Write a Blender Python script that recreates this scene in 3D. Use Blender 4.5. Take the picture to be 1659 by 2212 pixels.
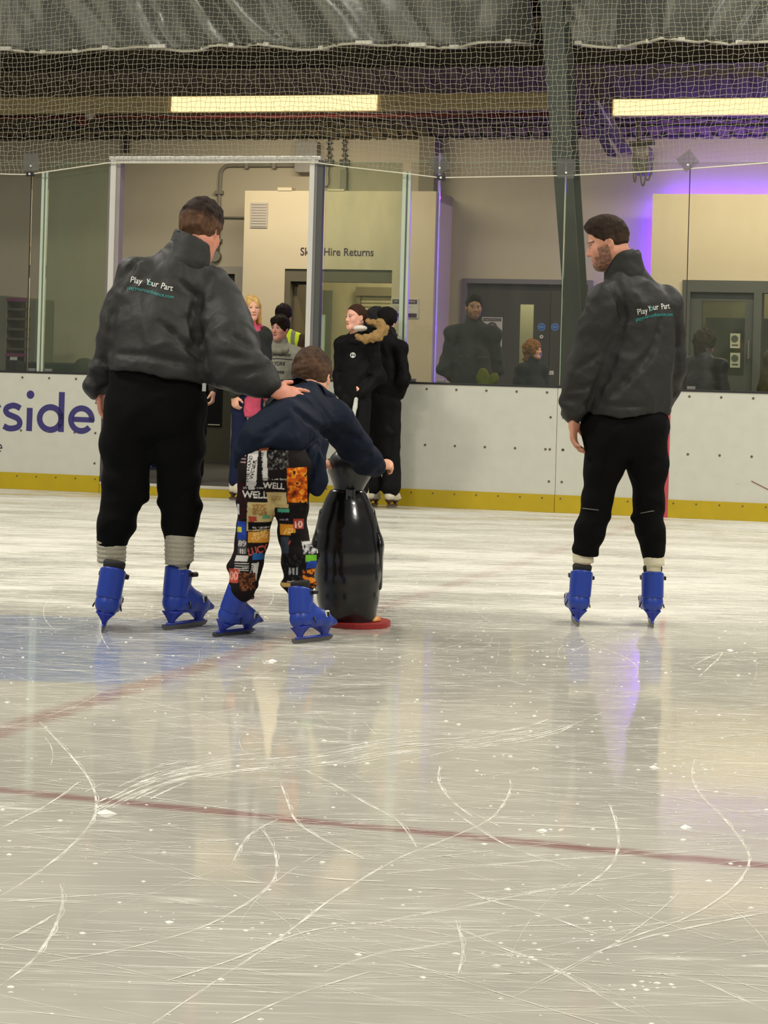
import bpy, bmesh, math, random
import numpy as np
from mathutils import Vector, Matrix
from mathutils.bvhtree import BVHTree

for o in list(bpy.data.objects):
    bpy.data.objects.remove(o)
scene = bpy.context.scene
COL = scene.collection

# ------------------------------------------------------------------ camera
F = 4800.0            # focal length in photo pixels (1659 x 2212 frame)
H = 1.07              # eye height: level with the top of the rink boards
ROLL = math.atan(0.0277)
CX, CY = 829.5, 822.0
CR, SR = math.cos(ROLL), math.sin(ROLL)
cam_d = bpy.data.cameras.new('camera')
cam = bpy.data.objects.new('camera', cam_d)
COL.objects.link(cam)
cam_d.sensor_fit = 'VERTICAL'
cam_d.sensor_height = 36.0
cam_d.lens = F / 2212 * 36.0
cam_d.shift_y = -(1106 - CY) / 2212
cam_d.clip_end = 200
cam.location = (0, 0, H)
cam.matrix_world = Matrix.Translation((0, 0, H)) @ Matrix.Rotation(math.pi / 2, 4, 'X') @ Matrix.Rotation(ROLL, 4, 'Z')
scene.camera = cam

# ------------------------------------------------------------------ light
w = bpy.data.worlds.new('hall_ambience')
scene.world = w
w.use_nodes = True
w.node_tree.nodes['Background'].inputs[0].default_value = (0.98, 0.96, 0.89, 1)
w.node_tree.nodes['Background'].inputs[1].default_value = 0.27
scene.view_settings.view_transform = 'Standard'
scene.view_settings.look = 'None'
scene.view_settings.exposure = -0.10
scene.view_settings.gamma = 1.0
scene.view_settings.use_curve_mapping = False
# rows of high-bay lamps hung over the rink (out of view, no fixtures built)
HIGH_BAY = [(-4.5, 3.0), (4.5, 3.0), (-4.5, 9.0), (4.5, 9.0), (-4.5, 15.0), (4.5, 15.0)]
HIGH_BAY_Z = 6.6
HIGH_BAY_W = 400
for i, (x, y) in enumerate(HIGH_BAY):
    l = bpy.data.lights.new('high_bay_light', 'AREA')
    l.shape = 'RECTANGLE'; l.size = 1.6; l.size_y = 0.8
    l.energy = HIGH_BAY_W
    l.color = (1.0, 0.955, 0.85)
    lo = bpy.data.objects.new('high_bay_light', l)
    COL.objects.link(lo)
    lo.location = (x, y, HIGH_BAY_Z - 0.02)

# ------------------------------------------------------------------ pixel <-> place
def ab(px, py):
    u, v = px - CX, py - CY
    return u * CR + v * SR, -u * SR + v * CR
def at(px, py, d):
    a, b = ab(px, py)
    return Vector((a * d / F, d, H - b * d / F))
def ground(px, py, z=0.0):
    a, b = ab(px, py)
    d = F * (H - z) / b
    return Vector((a * d / F, d, z))

# ------------------------------------------------------------------ colours and materials
def lin(c):
    r = []
    for v in c[:3]:
        v = v / 255.0
        r.append(v / 12.92 if v <= 0.04045 else ((v + 0.055) / 1.055) ** 2.4)
    return (r[0], r[1], r[2], 1.0)

MATS = {}
def mat(name, rgb, rough=0.6, metal=0.0, var=0.08, scale=6.0, bump=0.0, bscale=60.0, spec=0.5, emit=None, estr=0.0,
        coat=0.0, stretch=(1, 1, 1), attr=None, sheen=0.0):
    if name in MATS:
        return MATS[name]
    m = bpy.data.materials.new(name); m.use_nodes = True
    nt = m.node_tree; N = nt.nodes; L = nt.links
    p = N['Principled BSDF']
    p.inputs['Roughness'].default_value = rough
    p.inputs['Metallic'].default_value = metal
    p.inputs['Specular IOR Level'].default_value = spec
    p.inputs['Coat Weight'].default_value = coat
    p.inputs['Sheen Weight'].default_value = sheen
    c = lin(rgb)
    tc = N.new('ShaderNodeTexCoord')
    mp = N.new('ShaderNodeMapping'); mp.inputs['Scale'].default_value = stretch
    L.new(tc.outputs['Object'], mp.inputs['Vector'])
    if attr:
        a = N.new('ShaderNodeAttribute'); a.attribute_name = attr
        base = a.outputs['Color']
    else:
        r = N.new('ShaderNodeRGB'); r.outputs[0].default_value = c
        base = r.outputs[0]
    if var > 0:
        n = N.new('ShaderNodeTexNoise'); n.inputs['Scale'].default_value = scale
        n.inputs['Detail'].default_value = 5.0
        L.new(mp.outputs['Vector'], n.inputs['Vector'])
        mr = N.new('ShaderNodeMapRange')
        mr.inputs['To Min'].default_value = 1 - var * 1.6; mr.inputs['To Max'].default_value = 1 + var * 1.6
        L.new(n.outputs['Fac'], mr.inputs['Value'])
        mx = N.new('ShaderNodeVectorMath'); mx.operation = 'SCALE'
        L.new(base, mx.inputs[0]); L.new(mr.outputs['Result'], mx.inputs['Scale'])
        base = mx.outputs[0]
    L.new(base, p.inputs['Base Color'])
    if bump > 0:
        n2 = N.new('ShaderNodeTexNoise'); n2.inputs['Scale'].default_value = bscale; n2.inputs['Detail'].default_value = 4.0
        L.new(mp.outputs['Vector'], n2.inputs['Vector'])
        b = N.new('ShaderNodeBump'); b.inputs['Strength'].default_value = bump; b.inputs['Distance'].default_value = 0.01
        L.new(n2.outputs['Fac'], b.inputs['Height']); L.new(b.outputs['Normal'], p.inputs['Normal'])
    if emit:
        p.inputs['Emission Color'].default_value = lin(emit)
        p.inputs['Emission Strength'].default_value = estr
    MATS[name] = m
    return m

def glass_mat(name, tint, refl_rough=0.02, dirt=0.0, dirtcol=(150, 155, 130)):
    """acrylic sheet: lets light straight through, tinted, with a Fresnel mirror and a little scuffed haze"""
    m = bpy.data.materials.new(name); m.use_nodes = True
    nt = m.node_tree; N = nt.nodes; L = nt.links
    N.remove(N['Principled BSDF'])
    out = N['Material Output']
    tr = N.new('ShaderNodeBsdfTransparent'); tr.inputs['Color'].default_value = (*tint, 1)
    gl = N.new('ShaderNodeBsdfGlossy'); gl.inputs['Roughness'].default_value = refl_rough
    gl.inputs['Color'].default_value = (1, 1, 1, 1)
    fr = N.new('ShaderNodeFresnel'); fr.inputs['IOR'].default_value = 1.45
    mx = N.new('ShaderNodeMixShader')
    L.new(fr.outputs[0], mx.inputs[0]); L.new(tr.outputs[0], mx.inputs[1]); L.new(gl.outputs[0], mx.inputs[2])
    last = mx
    if dirt > 0:
        df = N.new('ShaderNodeBsdfDiffuse'); df.inputs['Color'].default_value = lin(dirtcol)
        tc = N.new('ShaderNodeTexCoord'); mp = N.new('ShaderNodeMapping'); mp.inputs['Scale'].default_value = (3, 3, 0.8)
        mp.inputs['Rotation'].default_value = (0, 0.7, 0)
        L.new(tc.outputs['Object'], mp.inputs[0])
        n = N.new('ShaderNodeTexNoise'); n.inputs['Scale'].default_value = 2.2; n.inputs['Detail'].default_value = 8
        L.new(mp.outputs[0], n.inputs['Vector'])
        mr = N.new('ShaderNodeMapRange'); mr.inputs['From Min'].default_value = 0.35; mr.inputs['From Max'].default_value = 0.8
        mr.inputs['To Min'].default_value = dirt * 0.5; mr.inputs['To Max'].default_value = dirt * 1.6
        L.new(n.outputs['Fac'], mr.inputs[0])
        mx2 = N.new('ShaderNodeMixShader')
        L.new(mr.outputs[0], mx2.inputs[0]); L.new(mx.outputs[0], mx2.inputs[1]); L.new(df.outputs[0], mx2.inputs[2])
        last = mx2
    L.new(last.outputs[0], out.inputs['Surface'])
    MATS[name] = m
    return m

# ------------------------------------------------------------------ the rink-side frame: s along the boards, q behind them, z up
TH = math.radians(15.0)
BL, BR = ground(0, 1055), ground(1659, 1127.5)
TH = math.atan2(BL.y - BR.y, BR.x - BL.x)
T = Vector((math.cos(TH), -math.sin(TH), 0)); NQ = Vector((math.sin(TH), math.cos(TH), 0))
B0 = (BL + BR) / 2
def FP(px, py, q):
    a, b = ab(px, py)
    d = Vector((a / F, 1, -b / F)); C = Vector((0, 0, H))
    lam = (q - (C - B0).dot(NQ)) / d.dot(NQ)
    p = C + d * lam
    return (p - B0).dot(T), p.z
def S(px, py, q):
    return FP(px, py, q)[0]
def Zq(px, py, q):
    return FP(px, py, q)[1]
def W(s, q, z):
    return B0 + T * s + NQ * q + Vector((0, 0, z))

# ------------------------------------------------------------------ object helpers
OFF = {}
def setp(o, label=None, cat=None, group=None, kind=None):
    if label: o['label'] = label
    if cat: o['category'] = cat
    if group: o['group'] = group
    if kind: o['kind'] = kind
    return o
def thing(name, label, cat, base, frame=True, group=None, kind=None):
    o = bpy.data.objects.new(name, None)
    COL.objects.link(o)
    o.empty_display_size = 0.1
    place(o, base, frame)
    return setp(o, label, cat, group, kind)
def place(o, base, frame):
    OFF[o.name] = Vector(base)
    if frame:
        o.location = W(*base); o.rotation_euler = (0, 0, -TH)
    else:
        o.location = base

class MB:
    def __init__(self):
        self.v = []; self.f = []
    def add(self, vs, fs):
        n = len(self.v)
        self.v += [tuple(x) for x in vs]
        self.f += [tuple(i + n for i in q) for q in fs]
        return self
    def box(self, x0, x1, y0, y1, z0, z1, bev=0.0):
        if bev <= 0:
            vs = [(x, y, z) for z in (z0, z1) for y in (y0, y1) for x in (x0, x1)]
            fs = [(0, 2, 3, 1), (4, 5, 7, 6), (0, 1, 5, 4), (2, 6, 7, 3), (0, 4, 6, 2), (1, 3, 7, 5)]
            return self.add(vs, fs)
        bm = bmesh.new()
        bmesh.ops.create_cube(bm, size=1)
        for v in bm.verts:
            v.co = Vector((x0 + (v.co.x + .5) * (x1 - x0), y0 + (v.co.y + .5) * (y1 - y0), z0 + (v.co.z + .5) * (z1 - z0)))
        bmesh.ops.bevel(bm, geom=list(bm.edges), offset=bev, segments=2, affect='EDGES', profile=0.6)
        bm.verts.index_update()
        self.add([v.co for v in bm.verts], [[v.index for v in f.verts] for f in bm.faces]); bm.free()
        return self
    def tube(self, pts, r, n=8, cap=True, flat=None):
        pts = [Vector(p) for p in pts]
        rs = r if isinstance(r, (list, tuple)) else [r] * len(pts)
        base = len(self.v); prev = None
        for i, p in enumerate(pts):
            d = (pts[min(i + 1, len(pts) - 1)] - pts[max(i - 1, 0)]).normalized()
            if prev is None:
                ref = Vector((0, 0, 1)) if abs(d.z) < 0.9 else Vector((1, 0, 0))
                x = d.cross(ref).normalized()
            else:
                x = (prev - d * prev.dot(d)).normalized()
            prev = x; y = d.cross(x)
            for k in range(n):
                a = 2 * math.pi * k / n
                self.v.append(tuple(p + (x * math.cos(a) + y * math.sin(a)) * rs[i]))
        for i in range(len(pts) - 1):
            for k in range(n):
                a = base + i * n + k; b = base + i * n + (k + 1) % n
                self.f.append((a, b, b + n, a + n))
        if cap:
            self.f.append(tuple(base + k for k in reversed(range(n))))
            self.f.append(tuple(base + (len(pts) - 1) * n + k for k in range(n)))
        return self
    def prism(self, poly, axis, a0, a1):
        """poly: 2-D outline; axis 'y': (x,z) outline pushed from y=a0 to a1, 'x': (y,z), 'z': (x,y)"""
        n = len(poly)
        def mk(p, a):
            return (p[0], a, p[1]) if axis == 'y' else (a, p[0], p[1]) if axis == 'x' else (p[0], p[1], a)
        vs = [mk(p, a0) for p in poly] + [mk(p, a1) for p in poly]
        fs = [tuple(range(n)), tuple(range(2 * n - 1, n - 1, -1))]
        fs += [(i, i + n, (i + 1) % n + n, (i + 1) % n) for i in range(n)]
        return self.add(vs, fs)
    def disc(self, c, r, axis='y', depth=0.004, n=20, r2=None):
        r2 = r if r2 is None else r2
        poly = [(c[0] + r * math.cos(2 * math.pi * k / n), c[2] + r2 * math.sin(2 * math.pi * k / n)) for k in range(n)]
        return self.prism(poly, 'y', c[1] - depth, c[1])
    def build(self, name, m, parent=None, base=None, frame=True, smooth=False, label=None, cat=None, group=None, kind=None, recalc=True):
        o = mesh_obj(name, self.v, self.f, m, parent, base, frame, smooth, recalc)
        return setp(o, label, cat, group, kind)

def mesh_obj(name, v, f, m, parent=None, base=None, frame=True, smooth=False, recalc=False, cols=None, offset=True):
    me = bpy.data.meshes.new(name)
    v = np.asarray(v, dtype=np.float64).reshape(-1, 3)
    if offset:
        if parent is not None:
            off = OFF[parent.name]
        else:
            if base is None:
                base = ((v[:, 0].min() + v[:, 0].max()) / 2, (v[:, 1].min() + v[:, 1].max()) / 2, v[:, 2].min())
            off = Vector(base)
        v = v - np.array(off)
    if isinstance(f, np.ndarray) and f.ndim == 2:
        nf, k = f.shape
        me.vertices.add(len(v)); me.vertices.foreach_set('co', v.astype(np.float32).ravel())
        me.loops.add(nf * k); me.loops.foreach_set('vertex_index', f.astype(np.int32).ravel())
        me.polygons.add(nf); me.polygons.foreach_set('loop_start', np.arange(0, nf * k, k, dtype=np.int32))
        me.polygons.foreach_set('loop_total', np.full(nf, k, dtype=np.int32))
        me.update(calc_edges=True); me.validate()
    else:
        me.from_pydata(v.tolist(), [], [list(map(int, q)) for q in f]); me.update()
    if recalc:
        bm = bmesh.new(); bm.from_mesh(me); bmesh.ops.recalc_face_normals(bm, faces=bm.faces); bm.to_mesh(me); bm.free()
    if smooth:
        me.polygons.foreach_set('use_smooth', np.ones(len(me.polygons), dtype=bool))
    if cols is not None:
        ca = me.attributes.new('Col', 'FLOAT_COLOR', 'POINT')
        c4 = np.ones((len(v), 4), dtype=np.float32); c4[:, :3] = cols[:, :3]
        ca.data.foreach_set('color', c4.ravel())
    if m is not None:
        me.materials.append(m)
    o = bpy.data.objects.new(name, me)
    COL.objects.link(o)
    if parent is not None:
        o.parent = parent; OFF[o.name] = OFF[parent.name]
    elif offset:
        place(o, base, frame)
    return o

def text_mesh(txt, size, extrude=0.002, bold=0.0, spacing=1.0, align='LEFT', shear=0.0):
    """verts and faces of some lettering lying in x-z (y is depth, front at y=-extrude)"""
    cu = bpy.data.curves.new('txt', 'FONT'); cu.body = txt; cu.size = size; cu.extrude = extrude; cu.offset = bold
    cu.space_character = spacing; cu.align_x = align; cu.shear = shear; cu.resolution_u = 4
    o = bpy.data.objects.new('txt', cu); COL.objects.link(o)
    dg = bpy.context.evaluated_depsgraph_get()
    me = bpy.data.meshes.new_from_object(o.evaluated_get(dg))
    vs = [(v.co.x, -v.co.z, v.co.y) for v in me.vertices]; fs = [tuple(p.vertices) for p in me.polygons]
    bpy.data.objects.remove(o); bpy.data.curves.remove(cu); bpy.data.meshes.remove(me)
    return vs, fs
def fit_text(txt, x0, x1, z0, y, extrude=0.002, bold=0.0, zh=None, **k):
    """lettering scaled to span x0..x1 with its baseline at z0 on the plane y; zh sets the height of a capital"""
    vs, fs = text_mesh(txt, 1.0, 0.0, bold, **k)
    a = np.array(vs); w0, w1 = a[:, 0].min(), a[:, 0].max()
    k1 = (x1 - x0) / (w1 - w0); kz = k1 if zh is None else zh / 0.7
    out = [(x0 + (p[0] - w0) * k1, y - extrude, z0 + p[2] * kz) for p in vs]
    return out, fs

def noise3(x, y, z, seed=0, octaves=3, f=1.0):
    rs = np.random.RandomState(seed)
    out = 0; amp = 1.0; tot = 0
    for o in range(octaves):
        acc = 0
        for k in range(4):
            d = rs.normal(size=3); d /= np.linalg.norm(d); ph = rs.uniform(0, 6.28, 2)
            d2 = rs.normal(size=3); d2 /= np.linalg.norm(d2)
            acc = acc + np.sin(f * (x * d[0] + y * d[1] + z * d[2]) + ph[0] + 1.3 * np.sin(f * 0.6 * (x * d2[0] + y * d2[1] + z * d2[2]) + ph[1]))
        out = out + amp * acc / 2.6; tot += amp
        amp *= 0.5; f *= 2.03
    return out / tot
# ================================================================== SETTING
QW, QB = 4.9, 4.2          # hall wall, fronts of the cabins that stand before it
FZ = 0.10                  # lobby floor
def wall_boxes(mb, s0, s1, z0, z1, q0, q1, holes):
    xs = sorted({s0, s1, *[h[0] for h in holes], *[h[1] for h in holes]})
    for a, b in zip(xs[:-1], xs[1:]):
        mid = (a + b) / 2
        hs = sorted([(h[2], h[3]) for h in holes if h[0] <= mid <= h[1]])
        z = z0
        for h0, h1 in hs:
            if h0 > z: mb.box(a, b, q0, q1, z, h0)
            z = max(z, h1)
        if z < z1: mb.box(a, b, q0, q1, z, z1)
    return mb

# ---------------- ice
GL0, GL1 = ground(0, 1580), ground(1436, 1114)
TL0, TL1 = ground(0, 1707), ground(1659, 1871)
def ice_material():
    m = bpy.data.materials.new('scored_rink_ice'); m.use_nodes = True
    nt = m.node_tree; N = nt.nodes; L = nt.links; p = N['Principled BSDF']
    def math_(op, a, b=None, c=None):
        n = N.new('ShaderNodeMath'); n.operation = op
        for i, v in enumerate((a, b, c)):
            if v is None: continue
            if isinstance(v, (int, float)): n.inputs[i].default_value = v
            else: L.new(v, n.inputs[i])
        return n.outputs[0]
    def ramp(v, lo, hi, t0=0.0, t1=1.0, smooth=True):
        n = N.new('ShaderNodeMapRange')
        if smooth: n.interpolation_type = 'SMOOTHSTEP'
        L.new(v, n.inputs[0])
        n.inputs['From Min'].default_value = lo; n.inputs['From Max'].default_value = hi
        n.inputs['To Min'].default_value = t0; n.inputs['To Max'].default_value = t1
        return n.outputs[0]
    def noise(scale, detail=6, rot=0.0, st=(1, 1, 1), rough=0.6):
        mp = N.new('ShaderNodeMapping'); mp.inputs['Rotation'].default_value = (0, 0, rot); mp.inputs['Scale'].default_value = st
        L.new(tc.outputs['Object'], mp.inputs[0])
        n = N.new('ShaderNodeTexNoise'); n.inputs['Scale'].default_value = scale; n.inputs['Detail'].default_value = detail
        n.inputs['Roughness'].default_value = rough
        L.new(mp.outputs[0], n.inputs['Vector']); return n.outputs['Fac']
    def mix(f, a, b):
        n = N.new('ShaderNodeMix'); n.data_type = 'RGBA'
        L.new(f, n.inputs['Factor'])
        for sock, v in ((n.inputs[6], a), (n.inputs[7], b)):
            if isinstance(v, tuple): sock.default_value = v
            else: L.new(v, sock)
        return n.outputs[2]
    tc = N.new('ShaderNodeTexCoord')
    sx = N.new('ShaderNodeSeparateXYZ'); L.new(tc.outputs['Object'], sx.inputs[0])
    X, Y = sx.outputs[0], sx.outputs[1]
    wob = math_('MULTIPLY', math_('SUBTRACT', noise(7.0, 4), 0.5), 0.05)
    def line_dist(a, b):
        d = (b - a).normalized(); nx, ny = -d.y, d.x; c = nx * a.x + ny * a.y
        return math_('ADD', math_('SUBTRACT', math_('ADD', math_('MULTIPLY', X, nx), math_('MULTIPLY', Y, ny)), c), wob)
    dg = line_dist(GL0, GL1); dt = line_dist(TL0, TL1)
    goal = ramp(math_('ABSOLUTE', dg), 0.02, 0.085, 1, 0)
    thin = ramp(math_('ABSOLUTE', dt), 0.012, 0.055, 1, 0)
    # base: cloudy grey ice, whiter where it is scraped to snow
    cloud = noise(0.55, 5)
    c0 = mix(ramp(cloud, 0.35, 0.65), lin((166, 163, 152)), lin((187, 183, 171)))
    # crease: a blue field left of the goal line
    yw = math_('ADD', Y, wob)
    crease = math_('MULTIPLY', math_('MULTIPLY', ramp(yw, 7.62, 7.70), ramp(yw, 9.66, 9.78, 1, 0)),
                   math_('MULTIPLY', ramp(dg, 0.0, 0.10), ramp(X, -3.3, -3.2)))
    c1 = mix(math_('MULTIPLY', crease, ramp(noise(9, 6, 0.3, (1, 3, 1)), 0.25, 0.75, 0.85, 0.45)), c0, lin((118, 134, 168)))
    c2 = mix(math_('MULTIPLY', goal, ramp(noise(6, 6), 0.25, 0.7, 0.70, 0.35)), c1, lin((140, 92, 88)))
    c3 = mix(math_('MULTIPLY', thin, ramp(noise(5, 6), 0.2, 0.75, 0.85, 0.55)), c2, lin((132, 82, 80)))
    # scraped snow, in streaks along two skating directions, denser towards the boards
    st1 = noise(9.0, 8, math.radians(14), (0.35, 3.2, 1), 0.68)
    st2 = noise(14.0, 8, math.radians(-24), (0.3, 3.0, 1), 0.7)
    patch = noise(1.1, 5, 0.4, (0.5, 1.6, 1))
    far = ramp(Y, 8.6, 12.0)
    dens = math_('ADD', math_('MULTIPLY', far, 0.17), math_('MULTIPLY', math_('SUBTRACT', patch, 0.5), 0.55))
    sc = ramp(math_('ADD', math_('MULTIPLY_ADD', st2, 0.5, math_('MULTIPLY', st1, 0.5)), dens), 0.53, 0.80)
    sc = math_('MINIMUM', math_('MAXIMUM', sc, 0.0), 1.0)
    c4 = mix(math_('MULTIPLY', sc, 0.80), c3, lin((224, 222, 210)))
    # hair-fine cuts in four skating directions, coming and going in patches
    for k_, (rot, sc_, cov) in enumerate(((12, 26, .66), (-21, 22, .67), (38, 24, .69), (-48, 20, .70), (80, 22, .71))):
        ln = noise(sc_, 3, math.radians(rot), (.045, 2.6, 1), .55)
        pt = noise(.9 + .2 * k_, 3, 1.3 * k_)
        fine = math_('MULTIPLY', ramp(ln, cov - .03, cov + .03), ramp(pt, .38, .60, .05, .75))
        c4 = mix(fine, c4, lin((226, 223, 212)))
    L.new(c4, p.inputs['Base Color'])
    rg = math_('ADD', ramp(sc, 0.0, 0.8, 0.05, 0.60), math_('MULTIPLY', far, 0.06))
    L.new(rg, p.inputs['Roughness'])
    p.inputs['IOR'].default_value = 1.31; p.inputs['Specular IOR Level'].default_value = 0.8
    b = N.new('ShaderNodeBump'); b.inputs['Strength'].default_value = 0.05; b.inputs['Distance'].default_value = 0.003
    L.new(math_('ADD', math_('MULTIPLY', st1, 0.6), math_('MULTIPLY', noise(3.0, 3), 0.5)), b.inputs['Height'])
    L.new(b.outputs[0], p.inputs['Normal'])
    return m
M_ICE = ice_material()
mb = MB()
e1, e2 = W(-13, 0.05, 0), W(13, 0.05, 0)
mb.v = [tuple(e1), tuple(e2), (13.5, -6, 0), (-13.5, -6, 0), (e1.x, e1.y, -.05), (e2.x, e2.y, -.05), (13.5, -6, -.05), (-13.5, -6, -.05)]
mb.f = [(0, 3, 2, 1), (4, 5, 6, 7), (0, 1, 5, 4), (1, 2, 6, 5), (2, 3, 7, 6), (3, 0, 4, 7)]
mb.build('floor', M_ICE, base=(0, 0, 0), frame=False, kind='structure', label='scored grey-white rink ice with faint red lines', recalc=True)

# ---------------- lobby floor, walls, roof
M_RUB = mat('black_rubber_floor', (52, 52, 46), 0.85, var=0.12, scale=20, bump=0.3, bscale=150)
MB().box(-8, 8, 0.06, 7.4, -0.05, FZ).build('floor', M_RUB, kind='structure', label='dark rubber lobby floor behind the rink boards')
M_WALL = mat('hall_wall_paint', (176, 168, 150), 0.8, var=0.05, scale=1.6)
M_CREAM = mat('cabin_cream_paint', (184, 174, 152), 0.75, var=0.03, scale=2.0)
ZW = 3.69
hb0, hb1 = S(527, 500, QB), S(940, 500, QB)        # hire cabin
rb0 = S(1408, 500, QB)                             # right-hand cabin
ZB1, ZB2 = Zq(720, 412.5, QB), Zq(1500, 419, QB)
d1a, d1b, d1z = S(395, 700, QW), S(507, 700, QW), Zq(500, 592, QW)
d2a, d2b, d2z = S(1001, 700, QW), S(1275, 700, QW), Zq(1100, 607, QW)
mb = MB()
wall_boxes(mb, -8, 8, FZ, ZW + 0.3, QW, QW + 0.15,
           [(d1a, d1b, FZ, d1z), (d2a, d2b, FZ, d2z), (hb0 + .1, hb1 - .1, FZ, ZB1 - .1), (rb0 + .15, 6.0, FZ, ZB2 - .2)])
mb.build('wall_back', M_WALL, kind='structure', label='plain grey hall wall behind the rink lobby')
# roof deck sloping up from the wall towards the rink
RS = math.tan(math.radians(15))
def roof_z(q): return ZW + (QW - q) * RS
M_DECK = mat('roof_deck_lining', (112, 102, 82), 0.85, var=0.12, scale=3)
mb = MB()
n = 90
for i in range(n):      # shallow ribs running down the slope
    a = -8 + 16 * i / n; b = a + 16 / n * 0.62; c = a + 16 / n
    for (x0, x1, dz) in ((a, b, 0.0), (b, c, 0.025)):
        mb.add([(x0, QW, ZW + dz), (x1, QW, ZW + dz), (x1, 0.4, roof_z(0.4) + dz), (x0, 0.4, roof_z(0.4) + dz),
                (x0, QW, ZW + dz + .06), (x1, QW, ZW + dz + .06), (x1, 0.4, roof_z(0.4) + dz + .06), (x0, 0.4, roof_z(0.4) + dz + .06)],
               [(0, 1, 2, 3), (7, 6, 5, 4), (0, 4, 5, 1), (1, 5, 6, 2), (2, 6, 7, 3), (3, 7, 4, 0)])
mb.build('ceiling', M_DECK, kind='structure', label='dark ribbed roof deck sloping over the lobby')
M_PURL = mat('dull_purlin_steel', (70, 62, 50), 0.7, var=0.1)
for i, q in enumerate((1.5, 2.1, 2.6)):
    mb = MB(); z = roof_z(q)
    mb.box(-8, 8, q, q + .012, z - .16, z); mb.box(-8, 8, q - .05, q, z - .172, z - .16); mb.box(-8, 8, q, q + .06, z - .012, z)
    mb.build('trim_%d' % (i + 1), M_PURL, kind='structure', label=['dark roof purlin nearest the silver curtain', 'dark roof purlin behind the first one', 'dark roof purlin above the light beam'][i])

# ---------------- hire cabin with its open doorway, right-hand cabin
ho = (S(612, 700, QB), S(844, 700, QB), FZ, Zq(730, 582, QB))
mb = MB()
wall_boxes(mb, hb0, hb1, FZ, ZB1, QB, QB + 0.12, [ho])
mb.box(hb0, hb0 + .1, QB + .12, QW, FZ, ZB1); mb.box(hb1 - .1, hb1, QB + .12, QW, FZ, ZB1)
mb.box(hb0, hb1, QB + .12, QW, ZB1 - .1, ZB1)
mb.build('wall_hire', M_CREAM, kind='structure', label='cream hire cabin front with an open doorway')
M_ROOM = mat('lit_room_paint', (226, 214, 180), 0.8, var=0.03)
mb = MB()
QR = QW + 1.5
mb.box(hb0 + .12, hb1 - .12, QR, QR + .1, FZ, 2.85)
mb.box(hb0 + .12, hb0 + .2, QB + .13, QR, FZ, 2.85); mb.box(hb1 - .2, hb1 - .12, QB + .13, QR, FZ, 2.85)
mb.box(hb0 + .2, hb1 - .2, QB + .13, QR, 2.75, 2.85)
mb.build('wall_room', M_ROOM, kind='structure', label='pale inside walls of the hire room')
L_ROOM = bpy.data.lights.new('hire_room_lamp', 'AREA'); L_ROOM.size = 0.6; L_ROOM.energy = 17; L_ROOM.color = (1, .9, .68)
lo = bpy.data.objects.new('hire_room_lamp', L_ROOM); COL.objects.link(lo); lo.location = W((ho[0] + ho[1]) / 2 + .2, QB + 1.2, 2.7)

ro = (S(1473, 700, QB), S(1700, 700, QB), FZ, Zq(1560, 606, QB))
mb = MB()
wall_boxes(mb, rb0, 6.0, FZ, ZB2, QB, QB + 0.25, [(ro[0], ro[1] + .5, FZ, ro[3])])
mb.build('wall_right', M_CREAM, kind='structure', label='cream right-hand cabin front with violet light behind its edges')
mb = MB()
mb.box(ro[0] - .3, 6, QB + 1.6, QB + 1.7, FZ, 2.7); mb.box(ro[0] - .3, ro[0] - .2, QB + .25, QB + 1.6, FZ, 2.7); mb.box(ro[0] - .3, 6, QB + .25, QB + 1.7, 2.7, 2.8)
mb.build('wall_right_room', mat('dim_room_paint', (196, 188, 150), .8, var=.04), kind='structure', label='dim pale wall inside the right-hand room')
L_R2 = bpy.data.lights.new('right_room_lamp', 'AREA'); L_R2.size = 0.5; L_R2.energy = 6; L_R2.color = (1, .92, .7)
lo = bpy.data.objects.new('right_room_lamp', L_R2); COL.objects.link(lo); lo.location = W(ro[0] + .9, QB + .9, 2.65)

# ---------------- violet LED strips between cabins and hall wall
M_VIO = mat('violet_led', (150, 70, 255), .5, var=0, emit=(98, 24, 255), estr=95.0)
M_VIO2 = mat('faint_violet_led', (120, 96, 170), .5, var=0, emit=(150, 110, 215), estr=.30)
MB().box(rb0 + .05, 6.0, QW - .14, QW - .12, ZB2 - .01, ZB2 + .01).build('led_strip', M_VIO, cat='light strip', label='violet light strip along the top of the right-hand cabin')
MB().box(rb0 - .050, rb0 - .030, QW - .14, QW - .12, FZ + .02, ZB2 - .03).build('led_strip', M_VIO, cat='light strip', label='upright violet light strip at the edge of the right-hand cabin')
MB().box(hb1, hb1 + .02, QB + .06, QB + .08, FZ + .02, ZB1 + .4).build('led_strip', M_VIO2, cat='light strip', label='faint violet upright strip on the corner of the hire cabin')

# ---------------- doors
M_DOOR = mat('charcoal_door', (44, 44, 40), .55, var=.06, scale=4)
M_DOOR_O = mat('olive_grey_door', (64, 62, 48), .6, var=.06, scale=4)
M_FRAME = mat('dark_grey_frame', (66, 70, 66), .5, var=.05)
M_LIGHTFR = mat('pale_grey_frame', (150, 146, 136), .6, var=.04)
M_GLS = glass_mat('door_glass', (.86, .90, .84), .03, 0.04)
def door(name, label):
    return thing(name, label, None, (0, 0, 0), kind='structure')
d = thing('door_1', 'dark olive lobby door seen behind the people at the gate', None, ((d1a + d1b) / 2, QW, FZ), kind='structure')
MB().box(d1a, d1b, QW + .05, QW + .10, FZ + .01, d1z).build('door_leaf', M_DOOR_O, d)
mb = MB(); fw = S(526, 700, QW) - d1b
mb.box(d1b, d1b + fw, QW - .04, QW + .02, FZ, d1z + fw * .8); mb.box(d1a - fw, d1a, QW - .04, QW + .02, FZ, d1z + fw * .8); mb.box(d1a, d1b, QW - .04, QW + .02, d1z, d1z + fw * .8)
mb.build('door_frame', M_LIGHTFR, d)
a, b = S(444, 900, QW), S(477, 900, QW)
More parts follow.
